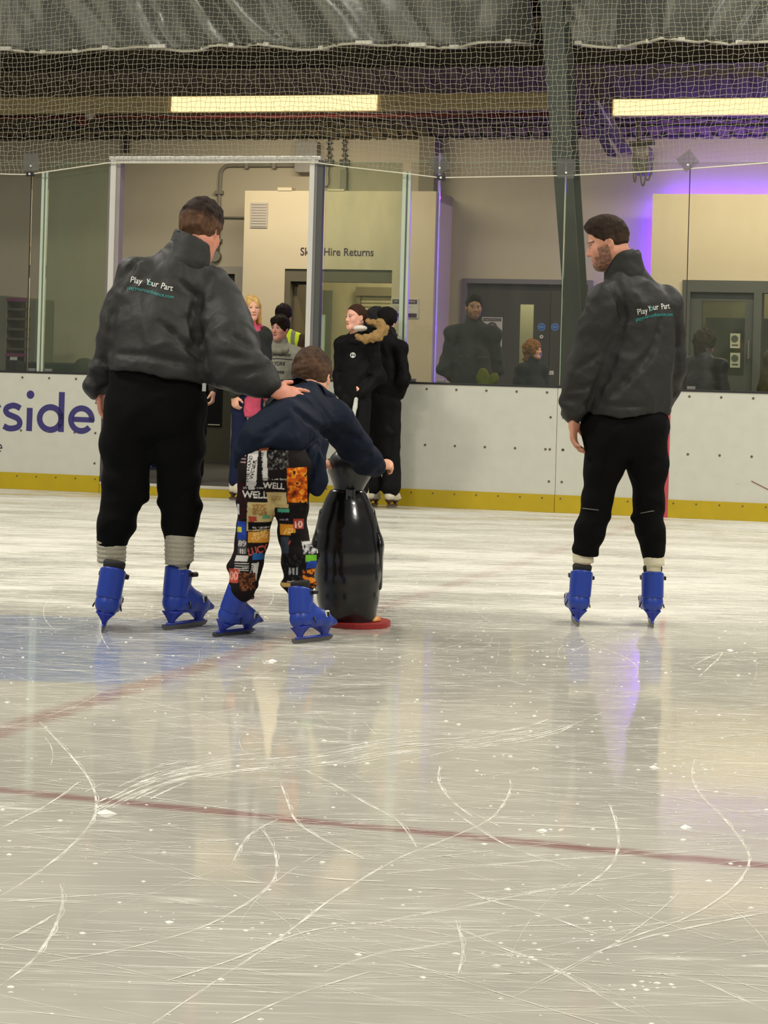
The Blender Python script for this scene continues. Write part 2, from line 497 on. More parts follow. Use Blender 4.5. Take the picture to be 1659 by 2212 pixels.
MB().box(a, b, QW + .03, QW + .05, Zq(460, 921, QW), Zq(460, 800, QW), .004).build('notice_panel', mat('black_notice', (16, 17, 18), .3, var=.1), d)
MB().box(a + .02, b - .02, QW + .026, QW + .03, Zq(460, 918.5, QW), Zq(460, 916.5, QW)).build('notice_strip', mat('pale_strip', (190, 186, 172), .6), d)

d = thing('door_2', 'dark double door with blue round stickers and a narrow window', None, ((d2a + d2b) / 2, QW, FZ), kind='structure')
sp = S(1186, 700, QW)
w0, w1 = S(1119, 700, QW), S(1150, 700, QW); wz0, wz1 = Zq(1130, 812, QW), Zq(1130, 657, QW)
mb = MB(); wall_boxes(mb, d2a + .03, sp - .004, FZ + .01, d2z - .03, QW + .05, QW + .10, [(w0, w1, wz0, wz1)]); mb.build('door_leaf', M_DOOR, d)
MB().box(sp + .004, d2b - .03, QW + .05, QW + .10, FZ + .01, d2z - .03).build('door_leaf', M_DOOR, d)
mb = MB(); mb.box(d2a - .02, d2a + .03, QW - .03, QW + .05, FZ, d2z + .02); mb.box(d2b - .03, d2b + .02, QW - .03, QW + .05, FZ, d2z + .02); mb.box(d2a + .03, d2b - .03, QW - .03, QW + .05, d2z - .03, d2z + .02)
mb.build('door_frame', mat('lilac_grey_frame', (98, 94, 104), .55), d)
MB().box(w0, w1, QW + .07, QW + .08, wz0, wz1).build('window_pane', M_GLS, d)
M_BLUE = mat('blue_sticker', (40, 86, 170), .4, var=.05); M_BLUEL = mat('pale_blue_rim', (110, 140, 190), .4); M_WSTK = mat('white_sticker', (190, 190, 186), .5)
def ringd(px, py, rpx, m1, m2, parent, nm):
    s, z = FP(px, py, QW + .05); r = rpx * 24.0 / F
    o = MB().disc((s, QW + .05, z), r, depth=.003).build(nm, m2, parent)
    MB().disc((s, QW + .047, z), r * .85, depth=.002).build('sticker_face', m1, o)
    return s, z, r, o
for px in (1170, 1199):
    s, z, r, o = ringd(px, 706.5, 8.3, M_BLUE, M_BLUEL, d, 'round_sticker')
    MB().box(s - r * .55, s + r * .55, QW + .043, QW + .045, z - r * .14, z + r * .14).build('sticker_band', M_BLUEL, o)
s, z, r, o = ringd(1161, 767, 10, M_BLUE, M_BLUEL, d, 'round_sticker')
MB().box(s - r * .8, s + r * .8, QW + .043, QW + .045, z - r * .6, z - r * .2).build('sticker_band', mat('black_band', (14, 18, 24), .5), o)
MB().disc((s, QW + .045, z + r * .15), r * .2, depth=.002).build('sticker_dot', MATS['black_band'], o)
def ring_mesh(px, py, r0, r1, q):
    s, z = FP(px, py, q); k = 24 / F; mb = MB(); n = 16
    for i in range(n):
        a, b = 2 * math.pi * i / n, 2 * math.pi * (i + 1) / n
        P = lambda r, t, y: (s + r * k * math.cos(t), y, z + r * k * math.sin(t))
        mb.add([P(r0, a, q - .012), P(r1, a, q - .012), P(r1, b, q - .012), P(r0, b, q - .012), P(r0, a, q), P(r1, a, q), P(r1, b, q), P(r0, b, q)],
               [(0, 1, 2, 3), (1, 5, 6, 2), (0, 3, 7, 4)])
    return mb
ring_mesh(1170, 727.5, 1.6, 4, QW + .05).build('lock_ring', M_WSTK, d)
ring_mesh(1166.5, 808, 1.8, 3.4, QW + .05).build('lock_ring', mat('brass_ring', (150, 140, 90), .4, 0.6), d)
a, za = FP(1177, 809, QW); b, zb = FP(1194, 801, QW)
MB().box(a, b, QW + .046, QW + .05, za, zb).build('small_sign', M_WSTK, d)
vs, fs = fit_text('PUSH', a + .03, b - .015, za + .012, QW + .045)
MB().add(vs, fs).build('sign_text', M_FRAME, d, recalc=False)
bright = thing('wall_corridor', 'pale corridor wall seen through the narrow door window', None, (w0, QW + .9, FZ), kind='structure')
MB().box(w0 - 1.0, w1 + 1.2, QW + .9, QW + 1.0, FZ, 2.6).build('corridor_wall', M_ROOM, bright)
l = bpy.data.lights.new('corridor_lamp', 'AREA'); l.size = .4; l.energy = 9; l.color = (1, .95, .75)
lo = bpy.data.objects.new('corridor_lamp', l); COL.objects.link(lo); lo.location = W(w0, QW + .5, 2.5)

# door 3: glazed dark door in the right cabin
d = thing('door_3', 'dark glazed door of the right-hand cabin', None, ((ro[0] + ro[1]) / 2, QB, FZ), kind='structure')
zt = ro[3]
jx = S(1645, 700, QB)
mb = MB()
mb.box(ro[0], ro[0] + .08, QB - .03, QB + .2, FZ, zt); mb.box(ro[0] + .08, ro[1] + .5, QB - .03, QB + .2, zt - .12, zt)
mb.box(S(1628, 700, QB), jx, QB - .03, QB + .2, FZ, zt - .12)
mb.build('door_frame', M_FRAME, d)
g0, g1, gz0, gz1 = S(1514, 720, QB), S(1608, 720, QB), Zq(1560, 811, QB), Zq(1560, 650, QB)
mb = MB(); wall_boxes(mb, ro[0] + .08, S(1627, 700, QB), FZ + .02, zt - .12, QB + .02, QB + .08, [(g0, g1, gz0, gz1)])
mb.build('door_leaf', mat('slate_door', (58, 64, 60), .55, var=.05), d)
MB().box(g0, g1, QB + .045, QB + .055, gz0, gz1).build('window_pane', M_GLS, d)
hx, hz = FP(1618, 756, QB)
MB().tube([(hx, QB, hz - .09), (hx, QB - .04, hz - .09), (hx, QB - .04, hz + .09), (hx, QB, hz + .09)], .009, 6).build('handle', mat('steel_handle', (150, 150, 146), .35, .8), d)
M_PAPER = mat('pale_paper', (150, 156, 136), .8, var=.05)
for py in (736, 778):
    s, z = FP(1587, py, QB)
    o = MB().box(s - .05, s + .05, QB + .038, QB + .042, z - .075, z + .075).build('door_notice', M_PAPER, d)
    MB().disc((s - .005, QB + .037, z + .02), .036, depth=.002).build('notice_symbol', mat('dark_symbol', (62, 70, 62), .7), o)
    MB().box(s - .03, s + .03, QB + .035, QB + .037, z - .05, z - .035).build('notice_line', MATS['dark_symbol'], o)
# ceiling-mounted equipment box & counters seen through the glazed door
s0_, z0_ = FP(1512, 722, QB + 1.5); s1_, z1_ = FP(1640, 690, QB + 1.5)
MB().box(s0_ + .1, s1_ + .6, QB + 1.2, QB + 1.55, FZ, z1_).build('counter', mat('teal_grey_counter', (92, 106, 96), .6), cat='counter', label='grey-green counter inside the right-hand room behind the glazed door')

# ---------------- inside the hire room
M_WHT = mat('shutter_white', (214, 204, 172), .6, var=.03)
sh = thing('roller_shutter', 'cream roller shutter inside the hire room', 'shutter', (S(815, 690, QR), QR - .05, Zq(815, 690, QR)))
a, b = S(784, 660, QR), S(850, 660, QR); z0, z1 = Zq(815, 715, QR), Zq(815, 640, QR)
for i in range(9):
    za = z0 + (z1 - z0) * i / 9; zb = z0 + (z1 - z0) * (i + 1) / 9
    MB().prism([(QR - .05, za), (QR - .07, za + .01), (QR - .075, (za + zb) / 2), (QR - .055, zb - .004), (QR - .02, zb - .004), (QR - .02, za)], 'x', a, b).build('slat', M_WHT, sh)
MB().box(a - .06, b + .02, QR - .12, QR - .01, z1, z1 + .10).build('shutter_box', mat('tan_box', (150, 136, 106), .7), sh)
MB().box(a - .06, a - .01, QR - .09, QR - .01, z0, z1).build('guide_rail', MATS['tan_box'], sh)
id_ = thing('inner_door', 'grey inner door with a lit glass strip in the hire room', 'door', (S(704, 700, QR), QR - .1, FZ))
a, b = S(684, 700, QR), S(719, 700, QR); zt = Zq(700, 628, QR)
g0, g1 = S(699, 700, QR), S(708, 700, QR)
mb = MB(); wall_boxes(mb, a, b, FZ, zt, QR - .1, QR - .04, [(g0, g1, Zq(700, 790, QR), Zq(700, 680, QR))]); mb.build('door_leaf', mat('grey_inner_door', (120, 120, 104), .6), id_)
MB().box(g0, g1, QR - .08, QR - .06, Zq(700, 790, QR), Zq(700, 680, QR)).build('lit_glass', mat('lit_glass_strip', (196, 216, 200), .2, emit=(196, 220, 200), estr=.35), id_)
# the open door leaf and lintel of the doorway
of = thing('door_4', 'dark doorway surround of the hire cabin with its leaf folded open', None, ((ho[0] + ho[1]) / 2, QB, FZ), kind='structure')
mb = MB(); zt = ho[3]; zl = Zq(730, 609, QB)
mb.box(ho[0], ho[1], QB + .02, QB + .16, zl, zt)
mb.box(ho[0], ho[0] + .06, QB + .02, QB + .16, FZ, zl)
mb.build('door_frame', mat('olive_frame', (86, 82, 66), .6), of)
lx = S(652, 700, QB + .2)
mb = MB(); mb.add([(ho[0] + .06, QB + .14, FZ), (ho[0] + .1, QB + .14, FZ), (lx, QB + .9, FZ), (lx - .04, QB + .9, FZ), (ho[0] + .06, QB + .14, zl), (ho[0] + .1, QB + .14, zl), (lx, QB + .9, zl), (lx - .04, QB + .9, zl)],
       [(0, 3, 2, 1), (4, 5, 6, 7), (0, 1, 5, 4), (1, 2, 6, 5), (2, 3, 7, 6), (3, 0, 4, 7)])
mb.build('door_leaf', mat('brown_leaf', (92, 84, 62), .65), of)
MB().box(S(630, 600, QB) , S(662, 600, QB), QB + .08, QB + .2, Zq(645, 607, QB) - .03, Zq(645, 600, QB)).build('door_closer', mat('dark_closer', (30, 28, 24), .5), of)
sk = thing('boot_shelf', 'pale shelf unit with purple shelf edges inside the hire doorway', 'shelf', (S(656, 700, QR), QR - .5, FZ))
a, b = S(640, 700, QR - .4), S(664, 700, QR - .4)
MB().box(a, b, QR - .12, QR - .1, FZ, 2.2).build('back_panel', M_WHT, sk)
MB().box(a, a + .02, QR - .42, QR - .12, FZ, 2.2).build('side_panel', M_WHT, sk)
MB().box(b - .02, b, QR - .42, QR - .12, FZ, 2.2).build('side_panel', M_WHT, sk)
for py in (640, 672, 709, 734, 760, 785):
    z = Zq(658, py, QR - .42)
    sb = MB().box(a + .02, b - .02, QR - .40, QR - .12, z - .015, z).build('shelf_board', M_WHT, sk)
    MB().box(a + .01, b - .01, QR - .425, QR - .40, z - .035, z + .012).build('shelf_edge', mat('purple_edge', (86, 20, 76), .5), sb)

# ---------------- things on the cabin and hall walls
M_GREYP = mat('grey_vent_paint', (158, 152, 146), .65, var=.03)
s, z = FP(560, 465, QB)
v = thing('wall_vent', 'pale grey ventilation plate high on the hire cabin', 'vent', (s, QB, z - .14))
hw, hh = 20 * 23.4 / F, 28 * 23.4 / F
MB().box(s - hw, s + hw, QB - .012, QB, z - hh, z + hh, .003).build('vent_plate', M_GREYP, v)
for i in range(9):
    zz = z - hh * .85 + i * hh * 1.7 / 8
    MB().box(s - hw * .86, s + hw * .86, QB - .018, QB - .012, zz - .004, zz + .004).build('slat', M_GREYP, v)
M_TXT = mat('plum_lettering', (52, 28, 56), .5, var=0)
s0, z0 = FP(649, 552, QB); s1, z1 = FP(807, 554, QB)
vs, fs = fit_text('Skate Hire Returns', s0, s1, z1 + .004, QB - .001, zh=17 * 23.4 / F, bold=.012)
MB().add(vs, fs).build('wall_lettering', M_TXT, cat='lettering', label='dark plum lettering reading Skate Hire Returns over the doorway', recalc=False)
M_PURP = mat('aubergine_print', (58, 44, 66), .5, var=.05); M_POST = mat('poster_white', (176, 174, 166), .6, var=.03)
def poster(px0, px1, py0, py1, q, label, words, icon=False):
    a, z1 = FP(px0, py0, q); b, z0 = FP(px1, py1, q); w_ = b - a; h_ = z1 - z0
    p = thing('poster', label, 'poster', ((a + b) / 2, q, z0))
    MB().box(a, b, q - .008, q, z0, z1).build('poster_sheet', M_POST, p)
    hd = MB().box(a + w_ * .06, b - w_ * .06, q - .011, q - .008, z1 - h_ * .27 if not icon else z1 - h_ * .13, z1 - h_ * .06 if not icon else z1 - h_ * .03).build('header_bar', M_PURP, p)
    vs, fs = fit_text(words, a + w_ * .12, b - w_ * .12, z1 - h_ * (.20 if not icon else .11), q - .0115, zh=h_ * (.09 if not icon else .05)); MB().add(vs, fs).build('header_text', M_POST, hd, recalc=False)
    MB().box(a + w_ * .06, b - w_ * .06, q - .011, q - .008, z0 + h_ * .05, z0 + h_ * (.25 if not icon else .12)).build('footer_bar', M_PURP, p)
    for i in range(4):
        zz = z0 + h_ * (.36 + .07 * i if not icon else .2 + .06 * i); f = (.7, .45, .6, .85)[i]
        MB().box(a + w_ * .12, a + w_ * (.12 + .76 * f), q - .010, q - .008, zz, zz + h_ * .022).build('print_line', MATS['grey_vent_paint'], p)
    if icon:
        MB().disc(((a + b) / 2, q - .008, z0 + h_ * .66), w_ * .26, depth=.002).build('round_emblem', M_PURP, p)
        MB().disc(((a + b) / 2, q - .010, z0 + h_ * .66), w_ * .16, depth=.002).build('emblem_face', M_POST, p)
poster(845, 904, 644, 688, QB, 'white notice with dark purple bars beside the hire doorway', 'SKATE HIRE')
poster(1042, 1084, 685, 750, QW + .05, 'tall white poster with a round emblem on the dark double door', 'NOTICE', True)
# boxed riser, white ledge plates on the cabin top
MB().box(S(905, 350, QW - .3), S(938, 350, QW - .3), QW - .3, QW, Zq(920, 412, QW - .3) - .1, ZW).build('boxed_riser', mat('riser_grey', (112, 106, 92), .7), cat='riser', label='grey boxed riser standing on the hire cabin roof')
for (p0, p1, py, lab) in ((600, 631, 405, 'white ledge plate on the cabin roof left of the gate post'), (708, 744, 409, 'white ledge plate on the cabin roof right of the gate post')):
    a, z = FP(p0, py, QB); b, _ = FP(p1, py, QB)
    MB().box(a, b, QB - .01, QB + .12, ZB1, max(z, ZB1 + .02), .003).build('ledge_plate', M_CREAM, cat='plate', label=lab)
# conduit on the hall wall
M_COND = mat('grey_conduit', (126, 122, 112), .5, var=.05)
def wp(px, py, q=QW - .03):
    s, z = FP(px, py, q); return (s, q, z)
cd = thing('wall_conduit', 'grey conduit bending down the hall wall behind the gate', 'conduit', wp(475, 560))
pts = [wp(668, 357), wp(600, 357), wp(497, 357)]
c = wp(495, 377)
for i in range(6):
    a = math.pi / 2 + math.pi / 2 * (i + 1) / 6
    pts.append((c[0] + .10 * math.cos(a), c[1], c[2] + .10 * math.sin(a)))
pts += [wp(474, 420), wp(473, 480), wp(470, 545)]
MB().tube(pts, .021, 8).build('pipe', M_COND, cd, smooth=True)
for px, py in ((534, 357), (593, 357), (474, 416), (471, 520)):
    x, y, z = wp(px, py); hz_ = py > 400
    MB().box(x - (.045 if hz_ else .02), x + (.045 if hz_ else .02), y - .035, y + .03, z - (.02 if hz_ else .04), z + (.02 if hz_ else .04), .005).build('clip', M_COND, cd)
x, y, z = wp(467, 554)
MB().disc((x, QW - .01, z), .06, depth=.07).build('round_box', M_COND, cd)
MB().tube([wp(467, 554), wp(440, 553)], .024, 8).build('stub', M_COND, cd)
MB().tube([wp(478, 469), wp(530, 470)], .010, 6).build('spur', M_COND, cd)
def wbox(name, label, cat, px0, px1, py0, py1, m, depth=.15, q=QW):
    a, z1 = FP(px0, py0, q - depth); b, z0 = FP(px1, py1, q - depth)
    return MB().box(a, b, q - depth, q - .004, z0, z1, .008).build(name, m, cat=cat, label=label)
wbox('electrical_box', 'pale grey electrical box on the hall wall above the gate post', 'box', 637, 683, 305, 372, mat('box_grey', (140, 138, 134), .6))
wbox('wall_bracket', 'small dark bracket high on the hall wall at the left', 'bracket', 266, 274, 300, 329, mat('dark_bracket', (50, 46, 40), .6), .08)
M_DK = mat('dark_fitting', (62, 60, 54), .55, var=.1)
for px, lab, ext in ((712, 'thin dark hanging conduit left of the small wall device', 0), (745, 'dark hanging conduit carrying the small wall device', 1)):
    hc = thing('hanging_conduit', lab, 'conduit', wp(px, 400))
    MB().tube([wp(px - 1, 298), wp(px, 345)], .016, 6).build('pipe', M_DK, hc)
    for py in (308, 322, 336):
        x, y, z = wp(px, py); MB().box(x - .03, x + .03, y - .02, y + .02, z - .01, z + .01).build('clip', M_DK, hc)
    x, y, z = wp(px, 352); MB().box(x - .05, x + .05, y - .05, y + .03, z - .03, z + .035, .008).build('junction_box', M_DK, hc)
    if ext:
        x, y, z = wp(px, 392); MB().box(x - .04, x + .03, y - .05, y + .03, z - .1, z + .12, .008).build('device_body', M_COND, hc)
        MB().tube([wp(px + 4, 356), wp(px + 5, 380), wp(px + 4, 411)], .010, 6).build('cable', M_DK, hc)
    else:
        MB().tube([wp(px, 356), wp(px - 2, 375), wp(px - 1, 395), wp(px - 5, 403), wp(px - 12, 402)], .006, 6).build('cable', M_DK, hc)

# ---------------- skate rack at the far left
QK = 3.4
rk = thing('skate_rack', 'grey and plum skate rack with pale slots at the far left', 'rack', (S(30, 790, QK), QK, FZ))
M_RK = mat('rack_grey', (100, 102, 88), .6, var=.05); M_PLUM = mat('plum_panel', (104, 28, 80), .5); M_SLOT = mat('rack_back', (224, 214, 172), .7, var=.05)
def rkz(py): return Zq(30, py, QK)
a0, a1, a2, a3, a4 = (S(p, 720, QK) for p in (-60, -2, 14, 56, 79))
MB().box(a0, a2, QK, QK + .4, FZ, rkz(639), .01).build('side_panel', M_RK, rk)
MB().box(a3 - .02, a4, QK, QK + .45, FZ, rkz(644), .02).build('side_panel', M_RK, rk)
MB().box(a2, a3, QK + .35, QK + .38, FZ, rkz(642)).build('back_panel', M_SLOT, rk)
MB().box(a2, a3, QK - .01, QK + .35, rkz(651), rkz(643)).build('top_board', M_PLUM, rk)
MB().box(a2, a3, QK - .01, QK + .35, rkz(770), rkz(763)).build('plum_board', M_PLUM, rk)
for py in (668, 689, 711, 732, 754):
    MB().box(a2, a3 + .05, QK, QK + .3, rkz(py) - .012, rkz(py) + .012).build('shelf_board', mat('dark_shelf', (70, 64, 46), .6), rk)
# a dark bag and white tag on the rack bottom
bgz = rkz(798)
bg = thing('skate_bag', 'black bag with a white tag on the bottom of the skate rack', 'bag', ((a2 + a3) / 2, QK + .1, bgz - .4))
MB().box(a2 + .01, a3 - .03, QK - .02, QK + .3, FZ, rkz(777), .03).build('bag_body', mat('bag_black', (22, 22, 20), .8, bump=.4, bscale=30), bg)
MB().box(S(24, 775, QK), S(39, 775, QK), QK - .03, QK - .02, rkz(778), rkz(771)).build('tag', M_WSTK, bg)

# ---------------- overhead: light beams, pipes and cables
QL = 3.0
M_BEAM = mat('cream_trunking', (196, 176, 126), .45, var=.05, stretch=(.3, 1, 1))
M_LAMP = mat('warm_diffuser', (255, 236, 190), .5, var=0, emit=(255, 226, 164), estr=1.35)
def beam(px0, px1, lamp, label):
    a, z1 = FP(px0, 205 + px0 * .012, QL); b, z0 = FP(px1, 240 + px1 * .006, QL)
    zc = Zq((px0 + px1) / 2, 223 + 6 * ((px0 + px1) / 2) / 1659, QL); h_ = .082
    t = thing('light_beam', label, 'light', ((a + b) / 2, QL, zc - h_))
    MB().box(a, b, QL, QL + .05, zc - h_, zc + h_).build('trunking', M_BEAM, t)
    MB().box(a, b, QL - .03, QL, zc + h_ - .008, zc + h_).build('top_lip', M_BEAM, t)
    MB().box(a, b, QL - .012, QL, zc - h_ * .38, zc - h_ * .30).build('groove_bead', M_BEAM, t)
    l0, l1 = S(lamp[0], 222, QL), S(lamp[1], 222, QL)
    for k in range(2):
        zz = zc + (.026, -.052)[k]; hh = (.048, .026)[k]
        MB().box(l0, l1, QL - (.022, .03)[k], QL, zz - hh, zz + hh, .004).build('diffuser', M_LAMP, t)
    al = bpy.data.lights.new('batten_light', 'AREA'); al.shape = 'RECTANGLE'; al.size = l1 - l0; al.size_y = .14; al.energy = 36 * (l1 - l0); al.color = (1, .86, .60)
    ao = bpy.data.objects.new('batten_light', al); COL.objects.link(ao)
    ao.location = W((l0 + l1) / 2, QL - .06, zc - .10); ao.rotation_euler = (math.radians(14), 0, -TH)
    for x in (a + .3, (a + b) / 2, b - .3):
        MB().tube([(x, QL + .025, zc + h_), (x, QL + .025, roof_z(QL))], .006, 5).build('hanger', M_DK, t)
    return t
beam(-300, 1192, (372, 815), 'long cream light beam over the gate glowing in its middle')
beam(1322, 2100, (1326, 2090), 'bright cream light beam at the upper right')
M_RED = mat('red_pipe', (96, 24, 24), .5, var=.1); M_BLK = mat('black_cable', (20, 18, 18), .6)
def run(name, label, cat, q, py, m, r, px0=-400, px1=2100, wave=.004):
    a, z = FP(px0, py + px0 * .01, q); b, z2 = FP(px1, py + px1 * .01, q); zc = Zq(600, py, q)
    pts = [(a + (b - a) * i / 40, q, zc + wave * math.sin(i * 1.7 + py)) for i in range(41)]
    return MB().tube(pts, r, 6).build(name, m, cat=cat, label=label, smooth=True)
run('sprinkler_pipe', 'dull red pipe running under the roof below the light beam', 'pipe', 3.7, 251, M_RED, .022)
run('roof_cable', 'black cable run just below the red pipe', 'cable', 4.3, 262, M_BLK, .010, wave=.01)
run('roof_cable', 'black cable run second up from the wall top', 'cable', 4.5, 275, M_BLK, .014, wave=.006)
run('roof_cable', 'black cable tray along the very top of the hall wall', 'cable', 4.82, 292.5, M_BLK, .034, wave=.003)
x, z = FP(194, 248, 3.6)
fl = thing('ceiling_speaker', 'white round fitting on a red bracket under the roof', 'fitting', (x, 3.6, z - .06))
o = MB(); n = 14
prof = [(0, -.05), (.03, -.047), (.05, -.025), (.055, 0), (.045, .03), (.02, .05), (0, .052)]
o.tube([(x + p[1] * 1.0, 3.6, z) for p in prof], [max(p[0], .001) for p in prof], n).build('dome', mat('dome_white', (186, 180, 166), .5), fl, smooth=True)
mb = MB(); mb.box(x - .32, x - .05, 3.58, 3.62, z + .02, z + .06); mb.tube([(x - .25, 3.6, z + .04), (x - .08, 3.6, z - .10)], .02, 6); mb.box(x - .12, x - .05, 3.57, 3.63, z - .12, z + .02)
mb.build('bracket', M_RED, fl)
x, z = FP(1070, 282, 3.9)
mb = MB(); mb.tube([(x - .14, 3.9, z + .14), (x, 3.9, z)], .022, 6); mb.box(x - .03, x + .05, 3.86, 3.94, z - .05, z + .02, .008)
mb.build('small_spotlight', mat('indigo_black', (30, 22, 44), .5), cat='spotlight', label='small dark spotlight hanging below the light beam')

# braces and the hanging cluster right of the column
def bar(mb, p0, p1, q0, q1, w_, h_):
    a, za = FP(*p0, q0); b, zb = FP(*p1, q1)
    P0, P1 = Vector((a, q0, za)), Vector((b, q1, zb)); dd = (P1 - P0).normalized()
    sx_ = dd.cross(Vector((0, 1, 0))).normalized() * w_ / 2; sy_ = dd.cross(sx_).normalized() * h_ / 2
    vs = [P + sx_ * i + sy_ * j for P in (P0, P1) for i, j in ((-1, -1), (1, -1), (1, 1), (-1, 1))]
    return mb.add(vs, [(3, 2, 1, 0), (4, 5, 6, 7), (0, 1, 5, 4), (1, 2, 6, 5), (2, 3, 7, 6), (3, 0, 4, 7)])
M_BRC = mat('grey_brace', (96, 90, 76), .6, var=.1)
bc = thing('roof_brace', 'pair of grey slanting roof braces right of the steel column', 'brace', (S(1310, 340, 3.2), 3.2, Zq(1310, 340, 3.2)))
bar(MB(), (1288, 215), (1352, 330), 2.8, 4.7, .13, .02).build('brace_bar', M_BRC, bc)
bar(MB(), (1262, 225), (1322, 336), 2.8, 4.6, .10, .02).build('brace_bar', mat('dark_brace', (40, 32, 44), .6), bc)
bar(MB(), (1290, 218), (1345, 312), 2.7, 4.5, .02, .02).build('brace_rod', mat('pale_rod', (170, 164, 150), .5), bc)
bar(MB(), (1245, 252), (1258, 214), 2.7, 2.7, .012, .012).build('brace_rod', MATS['pale_rod'], bc)
cl = thing('projector_cluster', 'hanging projector and looped cables beside the violet wall light', 'projector', (S(1388, 400, 4.3), 4.3, Zq(1388, 400, 4.3)))
a, z1 = FP(1372, 318, 4.3); b, z0 = FP(1406, 378, 4.3)
MB().box(a, b, 4.15, 4.45, z0, z1, .03).build('projector_body', mat('projector_grey', (86, 82, 80), .5, var=.15), cl)
MB().tube([(a + .04, 4.3, z1), (a + .02, 4.3, roof_z(4.3))], .02, 6).build('mount_pole', M_DK, cl)
for k, (p0, p1, low) in enumerate(((1368, 1378, 396), (1382, 1400, 404), (1390, 1412, 392))):
    pa, pb = FP(p0, 340, 4.12), FP(p1, 335, 4.12); zl_ = Zq((p0 + p1) / 2, low, 4.12)
    pts = [(pa[0] + (pb[0] - pa[0]) * t, 4.12, pa[1] + (pb[1] - pa[1]) * t - (pa[1] - zl_) * math.sin(math.pi * t) ** .7) for t in [i / 12 for i in range(13)]]
    MB().tube(pts, .009, 5).build('cable', M_DK, cl)
MB().tube([(a - .06, 4.3, z1 + .03), (a + .2, 4.3, z1 + .05)], .03, 6).build('cross_arm', M_DK, cl)

# ---------------- leaning steel column
QC = 0.62
def cp(px, py): return FP(px, py, QC)
M_STEEL = mat('grey_green_steel', (64, 70, 61), .55, var=.06, scale=3)
colo = thing('steel_column', 'leaning grey-green steel column behind the glass', 'column', (S(1238, 830, QC), QC, FZ))
def colx(z, side):     # straight lines through two measured points of each edge
    (sa, za), (sb, zb) = ((cp(1166, 0), cp(1221, 700)) if side == 0 else (cp(1214, 0), cp(1257, 700)))
    return sa + (sb - sa) * (z - za) / (zb - za)
def slab(mb, s0f, s1f, q0, q1, z0, z1):
    vs = [(s0f(z0), q0, z0), (s1f(z0), q0, z0), (s1f(z0), q1, z0), (s0f(z0), q1, z0), (s0f(z1), q0, z1), (s1f(z1), q0, z1), (s1f(z1), q1, z1), (s0f(z1), q1, z1)]
    return mb.add(vs, [(3, 2, 1, 0), (4, 5, 6, 7), (0, 1, 5, 4), (1, 2, 6, 5), (2, 3, 7, 6), (3, 0, 4, 7)])
L_, R_ = (lambda z: colx(z, 0)), (lambda z: colx(z, 1))
slab(MB(), L_, R_, QC, QC + .015, FZ, 6.5).build('front_flange', M_STEEL, colo)
slab(MB(), lambda z: (L_(z) + R_(z)) / 2 - .006, lambda z: (L_(z) + R_(z)) / 2 + .006, QC + .015, QC + .34, FZ, 6.5).build('web', M_STEEL, colo)
slab(MB(), L_, R_, QC + .34, QC + .355, FZ, 6.5).build('back_flange', M_STEEL, colo)
MB().box(L_(FZ) - .04, R_(FZ) + .04, QC - .04, QC + .4, FZ, FZ + .02).build('base_plate', M_STEEL, colo)

# ---------------- silver roof curtains
M_FOIL = mat('silver_foil_curtain', (128, 130, 124), .32, 0.55, var=.14, scale=2.5, bump=.25, bscale=14)
def curtain(s0, s1, seed, label, zbot):
    nx, nz = int((s1 - s0) / .03), 46
    ss = np.linspace(s0, s1, nx); tt = np.linspace(0, 1, nz)
    Sg, Tg = np.meshgrid(ss, tt)
    Zg = zbot + Tg * 2.1
    warp = .35 * np.sin(Sg * 1.9 + seed) + .25 * np.sin(Sg * 3.1 + 2 * seed)
    sl = .9 * np.sin(Sg * .9 + seed)                         # each stretch of cloth hangs at its own slant
    u1 = Sg + sl * Tg * 1.6 + .12 * warp
    f1 = noise3(u1 * 1.0, Tg * .35 + .02 * Sg, Sg * 0, seed=seed + 1, octaves=2, f=5.0)
    f2 = noise3(u1 * 1.0 + .3 * Tg, Tg * .5, Sg * 0 + 2, seed=seed + 2, octaves=3, f=11.0)
    f3 = noise3(Sg, Tg * 2.0, Sg * 0, seed=seed + 5, octaves=2, f=3.0)
    Qg = 1.22 - Tg * .75 - .36 * np.minimum(np.abs(f1), .8) - .13 * np.abs(f2) + .06 * f3
    Qg = Qg - .06 * np.sin(np.pi * Tg) 
    Zg = Zg + .015 * np.sin(Sg * 5 + seed) * (1 - Tg)
    v = np.stack([Sg, Qg, Zg], -1).reshape(-1, 3)
    idx = np.arange(nx * nz).reshape(nz, nx)
    f = np.stack([idx[:-1, :-1], idx[:-1, 1:], idx[1:, 1:], idx[1:, :-1]], -1).reshape(-1, 4)
    t = thing('roof_curtain', label, 'curtain', ((s0 + s1) / 2, 1.1, zbot))
    o = mesh_obj('curtain_sheet', v, f, M_FOIL, t, smooth=True)
    md = o.modifiers.new('thickness', 'SOLIDIFY'); md.thickness = .006
    mb = MB()
    mb.tube([(ss[i], Qg[0, i], Zg[0, i]) for i in range(0, nx, 3)], .014, 6)
    mb.build('hem_cord', mat('pale_hem', (206, 202, 180), .5, var=.1), t, smooth=True)
    rnd = random.Random(seed)
    x = s0 + .1
    while x < s1:
        i = min(nx - 1, int((x - s0) / (s1 - s0) * nx)); w_ = rnd.choice([.05, .06, .10, .16])
        MB().box(x, x + w_, Qg[0, i] - .03, Qg[0, i] + .02, Zg[0, i] - .012, Zg[0, i] + .025, .006).build('hem_patch', mat('white_patch', (226, 224, 208), .5), t)
        x += rnd.uniform(.25, .55)
zc0 = Zq(600, 103, 1.1)
curtain(-6.5, S(1155, 60, 1.1), 3, 'crumpled silver curtain left of the steel column', zc0)
curtain(S(1222, 60, 1.1), 6.5, 8, 'crumpled silver curtain right of the steel column', zc0 - .02)
x, z = FP(705, 150, 2.0)
